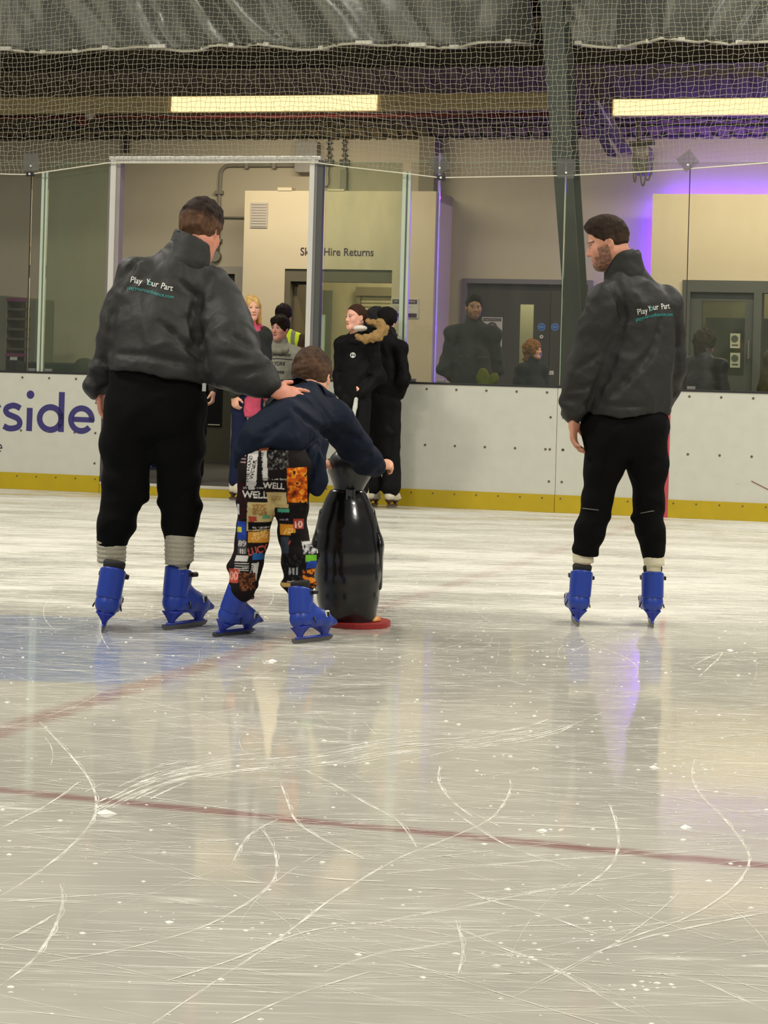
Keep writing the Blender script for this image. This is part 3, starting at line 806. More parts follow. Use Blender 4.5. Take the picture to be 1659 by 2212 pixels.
# ================================================================== RINK BOARDS, GLASS, GATE, NET
M_BRD = mat('scuffed_white_board', (188, 188, 176), .5, var=.05, scale=9, stretch=(1, 1, 1))
def add_scuffs(m):
    nt = m.node_tree; N = nt.nodes; L = nt.links; p = N['Principled BSDF']
    src = p.inputs['Base Color'].links[0].from_socket
    tc = N.new('ShaderNodeTexCoord'); mp = N.new('ShaderNodeMapping'); mp.inputs['Scale'].default_value = (2.2, 1, 7); mp.inputs['Rotation'].default_value = (0, .25, 0)
    L.new(tc.outputs['Object'], mp.inputs[0])
    n = N.new('ShaderNodeTexNoise'); n.inputs['Scale'].default_value = 6; n.inputs['Detail'].default_value = 9; n.inputs['Roughness'].default_value = .72
    L.new(mp.outputs[0], n.inputs['Vector'])
    mr = N.new('ShaderNodeMapRange'); mr.inputs['From Min'].default_value = .60; mr.inputs['From Max'].default_value = .74; mr.inputs['To Max'].default_value = .45
    L.new(n.outputs['Fac'], mr.inputs[0])
    mx = N.new('ShaderNodeMix'); mx.data_type = 'RGBA'
    L.new(mr.outputs[0], mx.inputs['Factor']); L.new(src, mx.inputs[6]); mx.inputs[7].default_value = lin((110, 112, 106))
    L.new(mx.outputs[2], p.inputs['Base Color'])
add_scuffs(M_BRD)
M_KICK = mat('yellow_kick_plate', (172, 148, 0), .45, var=.07, scale=7)
M_CAP = mat('black_cap_rail', (24, 24, 24), .5)
M_SCREW = mat('dull_screw', (92, 82, 70), .5, .3)
BH = H
g_l, g_r = S(218, 950, 0), S(652, 950, 0)
seam1, seam2 = S(1202, 950, 0), S(2080, 950, 0)
KZ = .150
def rboard(s0, s1, label, nm='rink_board', edge=True):
    t = thing(nm, label, 'rink board', ((s0 + s1) / 2, 0, 0))
    MB().box(s0 + .002, s1 - .002, 0, .03, KZ, BH - .022).build('board_panel', M_BRD, t)
    MB().box(s0 + .002, s1 - .002, -.012, .03, 0.001, KZ).build('kick_plate', M_KICK, t)
    MB().box(s0, s1, -.006, .10, BH - .022, BH - .004, .003).build('cap_rail', M_CAP, t)
    MB().box(s0 + .002, s1 - .002, .03, .09, 0.001, BH - .022).build('back_frame', mat('board_back', (120, 120, 112), .7), t)
    mb = MB(); 
    x = s0 + .06
    while x < s1 - .02:
        for z in (BH - .062, .53): mb.disc((x, 0, z), .0105, depth=.003, n=8)
        x += .262
    x = s0 + .05
    while x < s1 - .02:
        mb.disc((x, -.012, KZ - .03), .008, depth=.002, n=6); x += .19
    for z in (.80, .53, .26):
        for x in (s0 + .055, s1 - .055): mb.disc((x, 0, z), .0105, depth=.003, n=8)
    o = mb.build('screw_heads', M_SCREW, t); o['kind'] = 'stuff'
    return t
b_left = rboard(-7.5, g_l, 'white rink board left of the gate with big blue lettering')
b_mid = rboard(g_r, seam1, 'white rink board between the gate and the right-hand skater')
b_right = rboard(seam1, seam2, 'white rink board with a red upright stripe at the right')
# red goal-line stripe on the board
a, b = S(1434, 1000, -.01), S(1445, 1000, -.01)
mb = MB(); mb.box(a, b, -.003, 0, KZ, BH - .024); mb.box(a, b, -.0145, -.012, .001, KZ)
mb.build('goal_line_stripe', mat('red_stripe', (176, 62, 74), .5, var=.08), b_right)
# scrape on the right board
mb = MB(); p0, p1 = FP(1623, 1039, -.001), FP(1662, 1058, -.001)
mb.tube([(p0[0], -.001, p0[1]), (p1[0] + .1, -.001, p1[1] - .05)], .004, 4).build('scrape', mat('dark_red_scrape', (120, 70, 70), .6), b_right)

# lettering "side": geometric strokes on the left board
M_NAVY = mat('indigo_lettering', (52, 46, 104), .45, var=.06, scale=20)
def stroke(mb, pts, w_, q=-.002):
    """a ribbon of width w_ (in px) following photo pixels on the board face"""
    P = [Vector((*FP(*p, 0), 0)) for p in pts]; k = 20.0 / F * w_ / 2
    L1, R1 = [], []
    for i, p in enumerate(P):
        d = (P[min(i + 1, len(P) - 1)] - P[max(i - 1, 0)]).normalized(); nrm = Vector((-d.y, d.x, 0))
        L1.append(p + nrm * k); R1.append(p - nrm * k)
    n = len(P); base = len(mb.v)
    mb.v += [(p.x, q, p.y) for p in L1] + [(p.x, q, p.y) for p in R1]
    mb.f += [(base + i, base + i + 1, base + n + i + 1, base + n + i) for i in range(n - 1)]
def arc(cx, cy, rx, ry, a0, a1, n=36):
    return [(cx + rx * math.cos(math.radians(a0 + (a1 - a0) * i / n)), cy + ry * math.sin(math.radians(a0 + (a1 - a0) * i / n))) for i in range(n + 1)]
def bez(ps, n=10):
    out = []
    for i in range(len(ps) - 1):
        p0 = ps[max(i - 1, 0)]; p1 = ps[i]; p2 = ps[i + 1]; p3 = ps[min(i + 2, len(ps) - 1)]
        for k in range(n):
            t = k / n
            out.append(tuple(.5 * ((2 * p1[c]) + (-p0[c] + p2[c]) * t + (2 * p0[c] - 5 * p1[c] + 4 * p2[c] - p3[c]) * t * t + (-p0[c] + 3 * p1[c] - 3 * p2[c] + p3[c]) * t ** 3) for c in range(2)))
    out.append(ps[-1]); return out
def letter(name_pts, w_):
    mb = MB()
    for pts in name_pts: stroke(mb, pts, w_)
    return mb
mb = MB(); stroke(mb, bez([(44, 882), (36, 877.5), (27, 876), (16, 880), (12.5, 887), (17, 894), (28, 899), (38, 904), (43, 912), (40, 921), (30, 925), (18, 925), (8, 920)]), 12.5); mb.build('letter', M_NAVY, b_left)
mb = MB(); stroke(mb, [(64.5, 881), (64, 900), (62.8, 931)], 13.5); mb.v += []; s_, z_ = FP(66, 852.5, 0); mb.disc((s_, -.001, z_), 9 * 20 / F, depth=.001); mb.build('letter', M_NAVY, b_left)
mb = MB(); stroke(mb, arc(109, 904, 23.3, 24.5, 0, 360), 13.0); stroke(mb, [(134, 847), (133, 880), (131.5, 933)], 13.5); mb.build('letter', M_NAVY, b_left)
mb = MB(); stroke(mb, arc(176, 906.5, 22.8, 24.5, 8, -318), 12.5); stroke(mb, [(157, 905.5), (203, 907.5)], 11); mb.build('letter', M_NAVY, b_left)
mb = MB(); stroke(mb, [(-8, 870), (-3, 876), (0.5, 874)], 12); stroke(mb, [(-14, 872), (-15, 927)], 13); mb.build('letter', M_NAVY, b_left)
M_SMTXT = mat('dark_small_lettering', (40, 36, 44), .5)
mb = MB(); stroke(mb, arc(-3.5, 967.5, 7.5, 8.5, 8, -315, 20), 2.6); stroke(mb, [(-11, 967), (4.5, 968)], 2.4); mb.build('letter', M_SMTXT, b_left)

# ---------------- gate: sill, posts, header, jambs
M_ALU = mat('white_aluminium', (206, 204, 196), .35, .25, var=.03)
M_ALUD = mat('grey_aluminium', (118, 116, 116), .4, .3, var=.05)
M_JAMB = mat('dark_jamb', (60, 56, 58), .6)
gt = thing('rink_gate', 'open rink gate frame with white posts and header bar', 'gate', ((g_l + g_r) / 2, 0, 0))
MB().box(g_l + .002, g_r - .002, -.012, .06, .001, .075).build('sill_kick_plate', M_KICK, gt)
MB().box(g_l + .002, g_r - .002, -.016, .12, .075, FZ, .004).build('sill', mat('pale_sill', (184, 180, 166), .6), gt)
ztop = Zq(450, 346, 0)
pl0, pl1 = S(231, 560, 0), S(247, 560, 0); pr0, pr1 = S(668, 560, 0), S(688, 560, 0)
MB().box(pl0, pl0 + .02, -.01, .06, BH, ztop).build('post_cover', M_ALUD, gt)
MB().box(pl0 + .02, pl1, -.02, .08, BH, ztop).build('post', M_ALU, gt)
MB().box(pl1, pl1 + .035, .0, .10, BH, ztop).build('post_return', mat('lilac_grey_return', (138, 128, 128), .5), gt)
MB().box(pr0 - .012, pr0 + .032, -.02, .08, BH, ztop).build('post', M_ALU, gt)
MB().box(pr0 + .032, pr0 + .055, -.01, .08, BH, ztop).build('post_return', M_ALUD, gt)
MB().box(pr0 + .055, pr1 + .02, -.005, .06, BH, ztop).build('post_cover', mat('dark_post_cover', (70, 72, 68), .5), gt)
MB().box(g_l + .002, g_l + .06, -.004, .12, FZ, BH).build('jamb', M_JAMB, gt)
MB().box(g_r - .05, g_r - .002, -.004, .12, FZ, BH).build('jamb', M_JAMB, gt)
MB().box(pl0, pr1, -.02, .05, ztop, ztop + .035, .004).build('header_bar', M_ALU, gt)
MB().box(pl0 + .04, pr1 - .02, -.015, .0, ztop - .018, ztop - .004).build('header_lip', M_ALU, gt)

# ---------------- glass panels and posts
GZ1 = Zq(1070, 351, .04)
G_CLR = glass_mat('clear_acrylic', (.91, .915, .885), .03, .030)
G_GRN = glass_mat('greenish_acrylic', (.84, .875, .80), .04, .10, (120, 134, 110))
M_EDGE = mat('glass_edge', (150, 176, 150), .2)
def pane(p0, p1, label, gm, ztop=GZ1, edge=None):
    a, b = S(p0, 600, .04) + .002, S(p1, 600, .04) - .002
    t = thing('rink_glass', label, 'glass panel', ((a + b) / 2, .04, BH))
    MB().box(a + .003, b - .003, .034, .046, BH - .004, ztop).build('pane', gm, t)
    MB().box(a + .003, b - .003, .034, .046, ztop, ztop + .003).build('top_edge', M_EDGE, t)
    if edge == 'dark':
        MB().box(b - .003, b + .003, .030, .048, BH, ztop - .02).build('seal', mat('dark_seal', (34, 26, 24), .6), t)
    elif edge == 'pale':
        MB().box(b - .002, b + .002, .030, .048, BH, ztop).build('seal', M_EDGE, t)
    MB().box(a + .02, a + .09, .026, .054, BH - .004, BH + .022, .003).build('foot_clamp', M_ALUD, t)
    return t
pane(-760, 63, 'leftmost clear glass panel in front of the skate rack', G_CLR, edge='dark')
pane(63, 86, 'very narrow clear glass panel beside the left white post', G_CLR)
pane(98, 229, 'green-tinted glass panel left of the gate', G_GRN)
pane(697, 865, 'green-tinted glass panel right of the gate before the hire doorway', G_GRN)
pane(882, 945, 'narrow clear glass panel at the violet corner of the hire cabin', G_CLR, edge='pale')
pane(945, 1216, 'clear glass panel in front of the dark double door', G_CLR, edge='pale')
pane(1216, 1485, 'clear glass panel behind the right-hand skater', G_CLR, edge='dark')
pane(1485, 2080, 'rightmost clear glass panel in front of the glazed door', G_CLR)
M_PGRN = mat('pale_green_post', (176, 190, 168), .4, .1)
def gpost(p0, p1, label):
    a, b = S(p0, 600, .03), S(p1, 600, .03); z1 = Zq((p0 + p1) / 2, 372, .03)
    t = thing('glass_post', label, 'post', ((a + b) / 2, .04, BH)); w_ = b - a
    MB().box(a, a + w_ * .45, .015, .06, BH - .004, z1).build('post_face', M_PGRN, t)
    MB().box(a + w_ * .45, a + w_ * .7, .03, .055, BH - .004, z1).build('post_groove', M_ALUD, t)
    MB().box(a + w_ * .7, b, .02, .06, BH - .004, z1).build('post_edge', M_PGRN, t)
gpost(86, 98, 'slim pale post left of the gate'); gpost(865, 882, 'slim pale post right of the hire doorway')
# clear plastic plates and black clips on the seams
G_PLT = glass_mat('plastic_plate', (.80, .80, .78), .15, .16, (170, 170, 165))
def plate(px, py, w_, h_, rot, label, clip=None):
    s, z = FP(px, py, -.05); k = 19.4 / F; c, sn = math.cos(math.radians(rot)), math.sin(math.radians(rot))
    t = thing('net_plate', label, 'plate', (s, -.05, z - h_ * k / 2))
    poly = [(-w_ / 2, -h_ / 2), (w_ / 2, -h_ / 2), (w_ / 2, h_ / 2), (-w_ / 2, h_ / 2)]
    MB().prism([(s + (x * c - y * sn) * k, z + (x * sn + y * c) * k) for x, y in poly], 'y', -.052, -.048).build('plate_sheet', G_PLT, t)
    MB().disc((s + .002, -.052, z - .035), .009, depth=.008, n=10).build('bolt', mat('bright_bolt', (230, 230, 226), .3, .4), t)
    if clip:
        a, zz = FP(*clip, -.05)
        o = MB().box(a - .036, a + .036, -.06, -.03, zz - .02, zz + .02, .005).build('clip', M_CAP, t)
        MB().disc((a, -.06, zz), .010, depth=.006, n=10).build('clip_bolt', MATS['bright_bolt'], o)
plate(67, 350, 36, 38, 1, 'clear plastic net plate with a black clip at the far left', (65, 376))
plate(950, 354, 36, 36, 24, 'tilted clear plastic net plate with a black clip near the hire cabin', (953, 384))
plate(1223, 364, 36, 40, -2, 'upright clear plastic net plate in front of the steel column')
plate(1486, 347, 34, 34, 38, 'tilted clear plastic net plate on the violet-lit seam')

# ---------------- protective net
rope_px = [(-700, 330), (-300, 350), (0, 376), (58, 377.5), (96, 372), (235, 352), (460, 352), (680, 351), (760, 362), (868, 374), (950, 384), (1070, 382), (1222, 379.5), (1380, 372), (1486, 365), (1659, 352), (2100, 340)]
QN = -.035
rp = [FP(x, y, QN) for x, y in rope_px]
rs_, rz_ = np.array([p[0] for p in rp]), np.array([p[1] for p in rp])
nt_ = thing('safety_net', 'pale knotted safety net hanging above the rink glass', 'net', (0, QN, float(rz_.min())))
M_NET = mat('net_cord', (158, 153, 134), .8, var=.1)
nu, nv, cell = 214, 58, .0425
su = (np.arange(nu) - nu / 2) * cell
Sg, Vg = np.meshgrid(su, np.arange(nv), indexing='ij')
zb = np.interp(su, rs_, rz_)
zt_ = 5.25
Tt = Vg / (nv - 1)
Zg = zb[:, None] + (zt_ - zb[:, None]) * Tt
sway = noise3(Sg, Zg, Zg * 0, seed=4, octaves=2, f=2.6)
sway2 = noise3(Sg, Zg, Zg * 0 + 3, seed=9, octaves=2, f=2.2)
Sn = Sg + .07 * sway + .006 * np.random.RandomState(1).normal(size=Sg.shape)
Zn = Zg + .045 * sway2 * np.sin(np.pi * np.clip(Tt * 1.0, 0, 1)) ** .5 + .005 * np.random.RandomState(2).normal(size=Sg.shape)
Qn = QN - .05 * (sway + 1) * np.sin(np.pi * Tt)
Pn = np.stack([Sn, Qn, Zn], -1)
def strands(P, offs):
    """P: (strands, points, 3); three-sided cords"""
    ns, npt, _ = P.shape
    V = (P[:, :, None, :] + offs[None, None]).reshape(-1, 3)
    i = (np.arange(ns)[:, None, None] * npt + np.arange(npt - 1)[None, :, None]) * 3 + np.arange(3)[None, None, :]
    j = (np.arange(ns)[:, None, None] * npt + np.arange(npt - 1)[None, :, None]) * 3 + (np.arange(3)[None, None, :] + 1) % 3
    Fq = np.stack([i, j, j + 3, i + 3], -1).reshape(-1, 4)
    return V, Fq
r = .0019
a3 = np.array([0, 2.094, 4.189])
ov = np.stack([r * np.cos(a3), r * np.sin(a3), 0 * a3], -1); oh = np.stack([0 * a3, r * np.cos(a3), r * np.sin(a3)], -1)
V1, F1 = strands(Pn, ov); V2, F2 = strands(Pn.transpose(1, 0, 2), oh)
o = mesh_obj('net_mesh', np.vstack([V1, V2]), np.vstack([F1, F2 + len(V1)]), M_NET, nt_); o['kind'] = 'stuff'
MB().tube([(s, QN - .008, z) for s, z in zip(np.linspace(-4.5, 4.5, 120), np.interp(np.linspace(-4.5, 4.5, 120), rs_, rz_))], .0055, 6).build('border_rope', mat('white_rope', (214, 210, 190), .8), nt_, smooth=True)

# ---------------- skate marks and shavings on the ice
M_MARK = mat('frosted_groove', (226, 223, 212), .85, var=.05)
def see_through(m, lo, hi, scale):
    nt = m.node_tree; N = nt.nodes; L = nt.links; p = N['Principled BSDF']; out = N['Material Output']
    tr = N.new('ShaderNodeBsdfTransparent'); mx = N.new('ShaderNodeMixShader'); n = N.new('ShaderNodeTexNoise'); tc = N.new('ShaderNodeTexCoord')
    n.inputs['Scale'].default_value = scale; n.inputs['Detail'].default_value = 4; L.new(tc.outputs['Object'], n.inputs['Vector'])
    mr = N.new('ShaderNodeMapRange'); mr.inputs['From Min'].default_value = .35; mr.inputs['From Max'].default_value = .65; mr.inputs['To Min'].default_value = lo; mr.inputs['To Max'].default_value = hi
    L.new(n.outputs['Fac'], mr.inputs[0]); L.new(mr.outputs[0], mx.inputs[0]); L.new(tr.outputs[0], mx.inputs[1]); L.new(p.outputs[0], mx.inputs[2]); L.new(mx.outputs[0], out.inputs['Surface'])
see_through(M_MARK, .12, .85, 14)
rnd = random.Random(11)
mk = MB()
def ribbon(pts, wd, z=.0006):
    z = rnd.uniform(.0004, .0016)
    n = len(pts); base = len(mk.v)
    for i, p in enumerate(pts):
        a = pts[max(i - 1, 0)]; b = pts[min(i + 1, n - 1)]
        dx, dy = b[0] - a[0], b[1] - a[1]; l = math.hypot(dx, dy) or 1
        t = i / (n - 1); ww = wd * (0.25 + .75 * math.sin(math.pi * min(max(t, .02), .98)) ** .5) * rnd.uniform(.7, 1.2)
        mk.v.append((p[0] - dy / l * ww / 2, p[1] + dx / l * ww / 2, z)); mk.v.append((p[0] + dy / l * ww / 2, p[1] - dx / l * ww / 2, z))
    mk.f += [(base + 2 * i, base + 2 * i + 1, base + 2 * i + 3, base + 2 * i + 2) for i in range(n - 1)]
big = [  # the long cuts one can follow in the photograph
    [(85, 1560), (150, 1630), (195, 1690), (208, 1740), (195, 1780), (140, 1840), (60, 1900), (0, 1937)],
    [(605, 1690), (620, 1730), (640, 1775), (690, 1810), (740, 1835), (785, 1855)],
    [(1100, 1680), (1102, 1705), (1085, 1740), (1050, 1775), (960, 1815), (850, 1860), (720, 1940), (600, 2030), (480, 2110), (330, 2212)],
    [(560, 1785), (590, 1830), (597, 1880), (580, 1915), (520, 1960), (420, 2010), (250, 2055), (100, 2080)],
    [(210, 1757), (250, 1735), (330, 1700), (430, 1675), (560, 1660), (700, 1650), (860, 1625), (1040, 1610), (1180, 1585), (1300, 1540)],
    [(230, 1745), (290, 1715), (370, 1690)],
    [(640, 1655), (720, 1695), (790, 1735), (860, 1775), (900, 1830)],
    [(700, 1770), (900, 1775), (1100, 1780), (1300, 1790), (1500, 1795)],
    [(1500, 1640), (1495, 1680), (1515, 1720), (1560, 1765), (1600, 1815), (1618, 1850), (1610, 1885), (1570, 1930), (1480, 1985), (1330, 2040), (1150, 2130)],
    [(930, 1985), (1010, 2015), (1090, 2050), (1180, 2085), (1260, 2130), (1340, 2175), (1400, 2200)],
    [(1000, 1925), (1070, 1950), (1180, 1980), (1290, 2020)],
    [(830, 1990), (1000, 1960), (1200, 1920), (1330, 1910)], [(830, 1888), (1000, 1875), (1200, 1858), (1420, 1845), (1659, 1825)],
    [(1280, 2060), (1400, 2025), (1540, 1995), (1659, 1972)], [(1430, 2105), (1510, 2120), (1580, 2150), (1659, 2185)],
    [(130, 1910), (135, 1950), (115, 2010), (70, 2075), (0, 2130)], [(0, 1950), (130, 1940), (260, 1932), (340, 1940), (420, 1955)],
    [(1315, 1735), (1330, 1780), (1335, 1830), (1310, 1880), (1230, 1935)], [(0, 1790), (100, 1740), (170, 1690)],
    [(985, 1990), (1000, 2050), (990, 2105)], [(300, 1560), (420, 1545), (520, 1530)], [(1280, 1570), (1390, 1575), (1500, 1560)],
    [(830, 1425), (960, 1400), (1040, 1380)], [(1250, 1880), (1100, 1830), (980, 1755)], [(1490, 1440), (1560, 1410), (1510, 1462)],
    [(360, 2120), (500, 2075), (640, 2020), (740, 2000)], [(700, 2100), (820, 2060), (930, 2045), (1100, 2010)],
    [(600, 1885), (720, 1900), (830, 1905)], [(350, 1895), (480, 1903), (640, 1913)], [(500, 2212), (640, 2150), (800, 2100)], [(0, 2040), (60, 2010), (120, 1975)],
    [(950, 1655), (948, 1690), (975, 1730), (1020, 1765)], [(500, 1870), (520, 1830), (545, 1800), (600, 1770)]]
for pts in big:
    P = bez(pts, 10); g = [ground(*p) for p in P]
    ribbon([(v.x, v.y) for v in g], .0062)
    ribbon([(v.x + .004 + .003 * math.sin(i_), v.y + .007) for i_, v in enumerate(g)], .0025)
sweep = [ground(*p) for p in bez(big[4], 10)]
for i in range(150):      # the broad scraped sweep across the middle
    j = rnd.randrange(4, len(sweep) - 14); n_ = rnd.randrange(6, 13); ox_, oy_ = rnd.gauss(0, .03), abs(rnd.gauss(0, .16)) - .05
    ribbon([(v.x + ox_, v.y + oy_ + .002 * q * rnd.random()) for q, v in enumerate(sweep[j:j + n_])], rnd.choice([.003, .005, .008]))
for i in range(5200):
    t = rnd.random() ** .8
    y = 3.6 + t * 14.8
    hw = .19 * y + .3
    x = rnd.uniform(-hw, hw)
    if (W(0, 0, 0) - Vector((x, y, 0))).dot(NQ) < .15: continue
    base = rnd.choice([.12, .2, -.25, .45, -.5, .3, .05, -.1]) + rnd.gauss(0, .18)
    if rnd.random() < .10: base = rnd.uniform(0, 6.28)
    curv = rnd.gauss(0, .35); ln = rnd.uniform(.15, 1.6) * (.7 + y / 14); n = 12
    a = base; px_, py_ = x, y; pts = []
    for k in range(n):
        pts.append((px_, py_)); px_ += math.cos(a) * ln / n; py_ += math.sin(a) * ln / n; a += curv * ln / n
    if max((Vector((p[0], p[1], 0)) - W(0, 0, 0)).dot(NQ) for p in pts) > -.05: continue
    ribbon(pts, rnd.choice([.0012, .0018, .0025, .0035]) * (.6 + y / 9) * .8)
for i in range(260):     # dense short scrapes near the boards
    y = rnd.uniform(9.5, 18.5); x = rnd.uniform(-.19 * y, .19 * y); ln = rnd.uniform(.3, 1.4); a = rnd.gauss(.05, .25)
    pts = [(x + math.cos(a) * ln * k / 6, y + math.sin(a) * ln * k / 6) for k in range(7)]
    if max((Vector((p[0], p[1], 0)) - W(0, 0, 0)).dot(NQ) for p in pts) > -.05: continue
    ribbon(pts, rnd.uniform(.006, .02))
o = mk.build('skate_marks', M_MARK, base=(0, 0, 0), frame=False, recalc=False, label='white skate cuts scored all over the ice', cat='skate marks', kind='stuff')
sv = MB()
def crumb(x, y, r_):
    base = len(sv.v); n = 6
    for k in range(n):
        a = 2 * math.pi * k / n + rnd.random(); q = r_ * rnd.uniform(.6, 1.2)
        sv.v.append((x + q * 1.3 * math.cos(a), y + q * math.sin(a), .0004))
    sv.v.append((x, y, r_ * .5))
    sv.f += [(base + k, base + (k + 1) % n, base + n) for k in range(n)]
for i in range(750):
    y = 3.6 + rnd.random() * 9; x = rnd.uniform(-.19 * y, .19 * y)
    crumb(x, y, rnd.choice([.002, .003, .004, .006]) * rnd.uniform(.6, 1.3))
clus = [(1180, 1790, .05), (1260, 1410, .12), (970, 1430, .2), (1310, 2030, .05), (1145, 2070, .04), (640, 2000, .05), (580, 1430, .02), (1400, 2120, .03), (1540, 1430, .2), (1150, 1560, .25), (700, 1420, .3), (1470, 1660, .08)]
for px, py, sp_ in clus:
    c = ground(px, py)
    for k in range(13): crumb(c.x + rnd.gauss(0, sp_), c.y + rnd.gauss(0, sp_ * 1.3), rnd.uniform(.002, .006))
for px, py, r_ in ((588, 1428, .016), (228, 1757, .02), (1412, 1658, .014), (1480, 1787, .014), (1172, 1795, .012), (1577, 1405, .012)):
    c = ground(px, py); crumb(c.x, c.y, r_)
sv.build('ice_shavings', mat('snow_crumbs', (240, 238, 226), .9), base=(0, 0, 0), frame=False, recalc=False, label='loose white ice shavings scattered on the ice', cat='ice shavings', kind='stuff')
# ================================================================== SOFT SHAPES: signed-distance fields turned into meshes
V3 = lambda p: np.array(p, dtype=np.float64)
def nrm(p):
    p = V3(p); return p / np.linalg.norm(p)
def axis_pts(lo, hi, h, fine):
    pts = [lo]; x = lo
    while x < hi:
        st = h
        for a, b, hf in fine:
            if a - 1e-9 <= x < b: st = min(st, hf)
            elif x < a: st = min(st, max(a - x, hf))
        x += st; pts.append(x)
    return np.array(pts)
class Field:
    def __init__(self, lo, hi, h, fine=()):
        lo, hi = V3(lo), V3(hi)
        self.ax = [axis_pts(lo[i], hi[i], h, [(f[0][i], f[1][i], f[2]) for f in fine]) for i in range(3)]
        self.D = np.full([len(a) for a in self.ax], 0.5, dtype=np.float32)
    def sub(self, lo, hi):
        sl = tuple(slice(max(0, np.searchsorted(a, lo[i]) - 1), min(len(a), np.searchsorted(a, hi[i]) + 1)) for i, a in enumerate(self.ax))
        g = [self.ax[i][sl[i]].astype(np.float32) for i in range(3)]
        return sl, g[0][:, None, None], g[1][None, :, None], g[2][None, None, :]
    def put(self, prim, k=0.02, op='add'):
        fn, lo, hi = prim
        m = k + .03
        sl, X, Y, Z = self.sub(V3(lo) - m, V3(hi) + m)
        if any(s.stop - s.start < 1 for s in sl): return self
        d = fn(X, Y, Z); A = self.D[sl]
        if op == 'add':
            if k > 0:
                h = np.maximum(k - np.abs(A - d), 0) / k; self.D[sl] = np.minimum(A, d) - h * h * k / 4
            else: self.D[sl] = np.minimum(A, d)
        elif op == 'sub':
            d = -d
            if k > 0:
                h = np.maximum(k - np.abs(A - d), 0) / k; self.D[sl] = np.maximum(A, d) + h * h * k / 4
            else: self.D[sl] = np.maximum(A, d)
        return self
    def cut(self, point, normal, k=0.0):
        """keep the side the normal points away from"""
        n = nrm(normal); X, Y, Z = self.ax[0][:, None, None], self.ax[1][None, :, None], self.ax[2][None, None, :]
        d = ((X - point[0]) * n[0] + (Y - point[1]) * n[1] + (Z - point[2]) * n[2]).astype(np.float32)
        if k > 0:
            h = np.maximum(k - np.abs(self.D - d), 0) / k; self.D = np.maximum(self.D, d) + h * h * k / 4
        else: self.D = np.maximum(self.D, d)
        return self
    def displace(self, fn, band=.05):
        X, Y, Z = self.ax[0][:, None, None], self.ax[1][None, :, None], self.ax[2][None, None, :]
        idx = np.nonzero(np.abs(self.D) < band)
        x, y, z = self.ax[0][idx[0]], self.ax[1][idx[1]], self.ax[2][idx[2]]
        self.D[idx] += fn(x, y, z).astype(np.float32)
        return self
    def mesh(self, smooth=1):
        D = self.D; ins = D < 0
        c = np.zeros([s - 1 for s in D.shape], dtype=np.int8)
        for i in (0, 1):
            for j in (0, 1):
                for k in (0, 1):
                    c += ins[i:c.shape[0] + i, j:c.shape[1] + j, k:c.shape[2] + k]
        act = (c > 0) & (c < 8)
        ai = np.argwhere(act)
        idm = np.full(c.shape, -1, dtype=np.int64); idm[act] = np.arange(len(ai))
        pos = np.zeros((len(ai), 3)); cnt = np.zeros(len(ai))
        for ax in range(3):
            for o1 in (0, 1):
                for o2 in (0, 1):
                    c0 = [0, 0, 0]; oth = [a for a in range(3) if a != ax]
                    c0[oth[0]] = o1; c0[oth[1]] = o2; c1 = list(c0); c1[ax] = 1
                    v0 = D[ai[:, 0] + c0[0], ai[:, 1] + c0[1], ai[:, 2] + c0[2]]; v1 = D[ai[:, 0] + c1[0], ai[:, 1] + c1[1], ai[:, 2] + c1[2]]
                    cr = (v0 < 0) != (v1 < 0)
                    t = np.where(cr, v0 / np.where(cr, v0 - v1, 1), 0)
                    e = np.tile(np.array(c0, dtype=np.float64), (len(ai), 1)); e[:, ax] += t
                    pos[cr] += e[cr]; cnt[cr] += 1
        pos /= cnt[:, None]
        P = np.zeros_like(pos)
        for i in range(3):
            a = self.ax[i]; b = ai[:, i]; P[:, i] = a[b] + pos[:, i] * (a[b + 1] - a[b])
        quads = []
        for ax in range(3):
            sl0 = [slice(None)] * 3; sl1 = [slice(None)] * 3; sl0[ax] = slice(0, -1); sl1[ax] = slice(1, None)
            A, B = ins[tuple(sl0)], ins[tuple(sl1)]
            e = np.argwhere(A != B)
            u, w_ = [a for a in range(3) if a != ax]
            ok = (e[:, u] > 0) & (e[:, w_] > 0) & (e[:, u] < c.shape[u]) & (e[:, w_] < c.shape[w_])
            e = e[ok]
            if not len(e): continue
            def cell(du, dw):
                q = e.copy(); q[:, u] += du; q[:, w_] += dw; return idm[q[:, 0], q[:, 1], q[:, 2]]
            q = np.stack([cell(-1, -1), cell(0, -1), cell(0, 0), cell(-1, 0)], -1)
            flip = A[e[:, 0], e[:, 1], e[:, 2]]
            if ax == 1: flip = ~flip
            q[~flip] = q[~flip][:, ::-1]
            quads.append(q)
        Q = np.vstack(quads)
        Q = Q[(Q >= 0).all(1)]
        for _ in range(smooth):
            acc = np.zeros_like(P); cn = np.zeros(len(P))
            for a, b in ((0, 1), (1, 2), (2, 3), (3, 0)):
                for s, t in ((a, b), (b, a)):
                    for d in range(3): acc[:, d] += np.bincount(Q[:, s], P[Q[:, t], d], len(P))
                    cn += np.bincount(Q[:, s], minlength=len(P))
            m = cn > 0
            P[m] = .5 * P[m] + .5 * acc[m] / cn[m][:, None]
        return P, Q

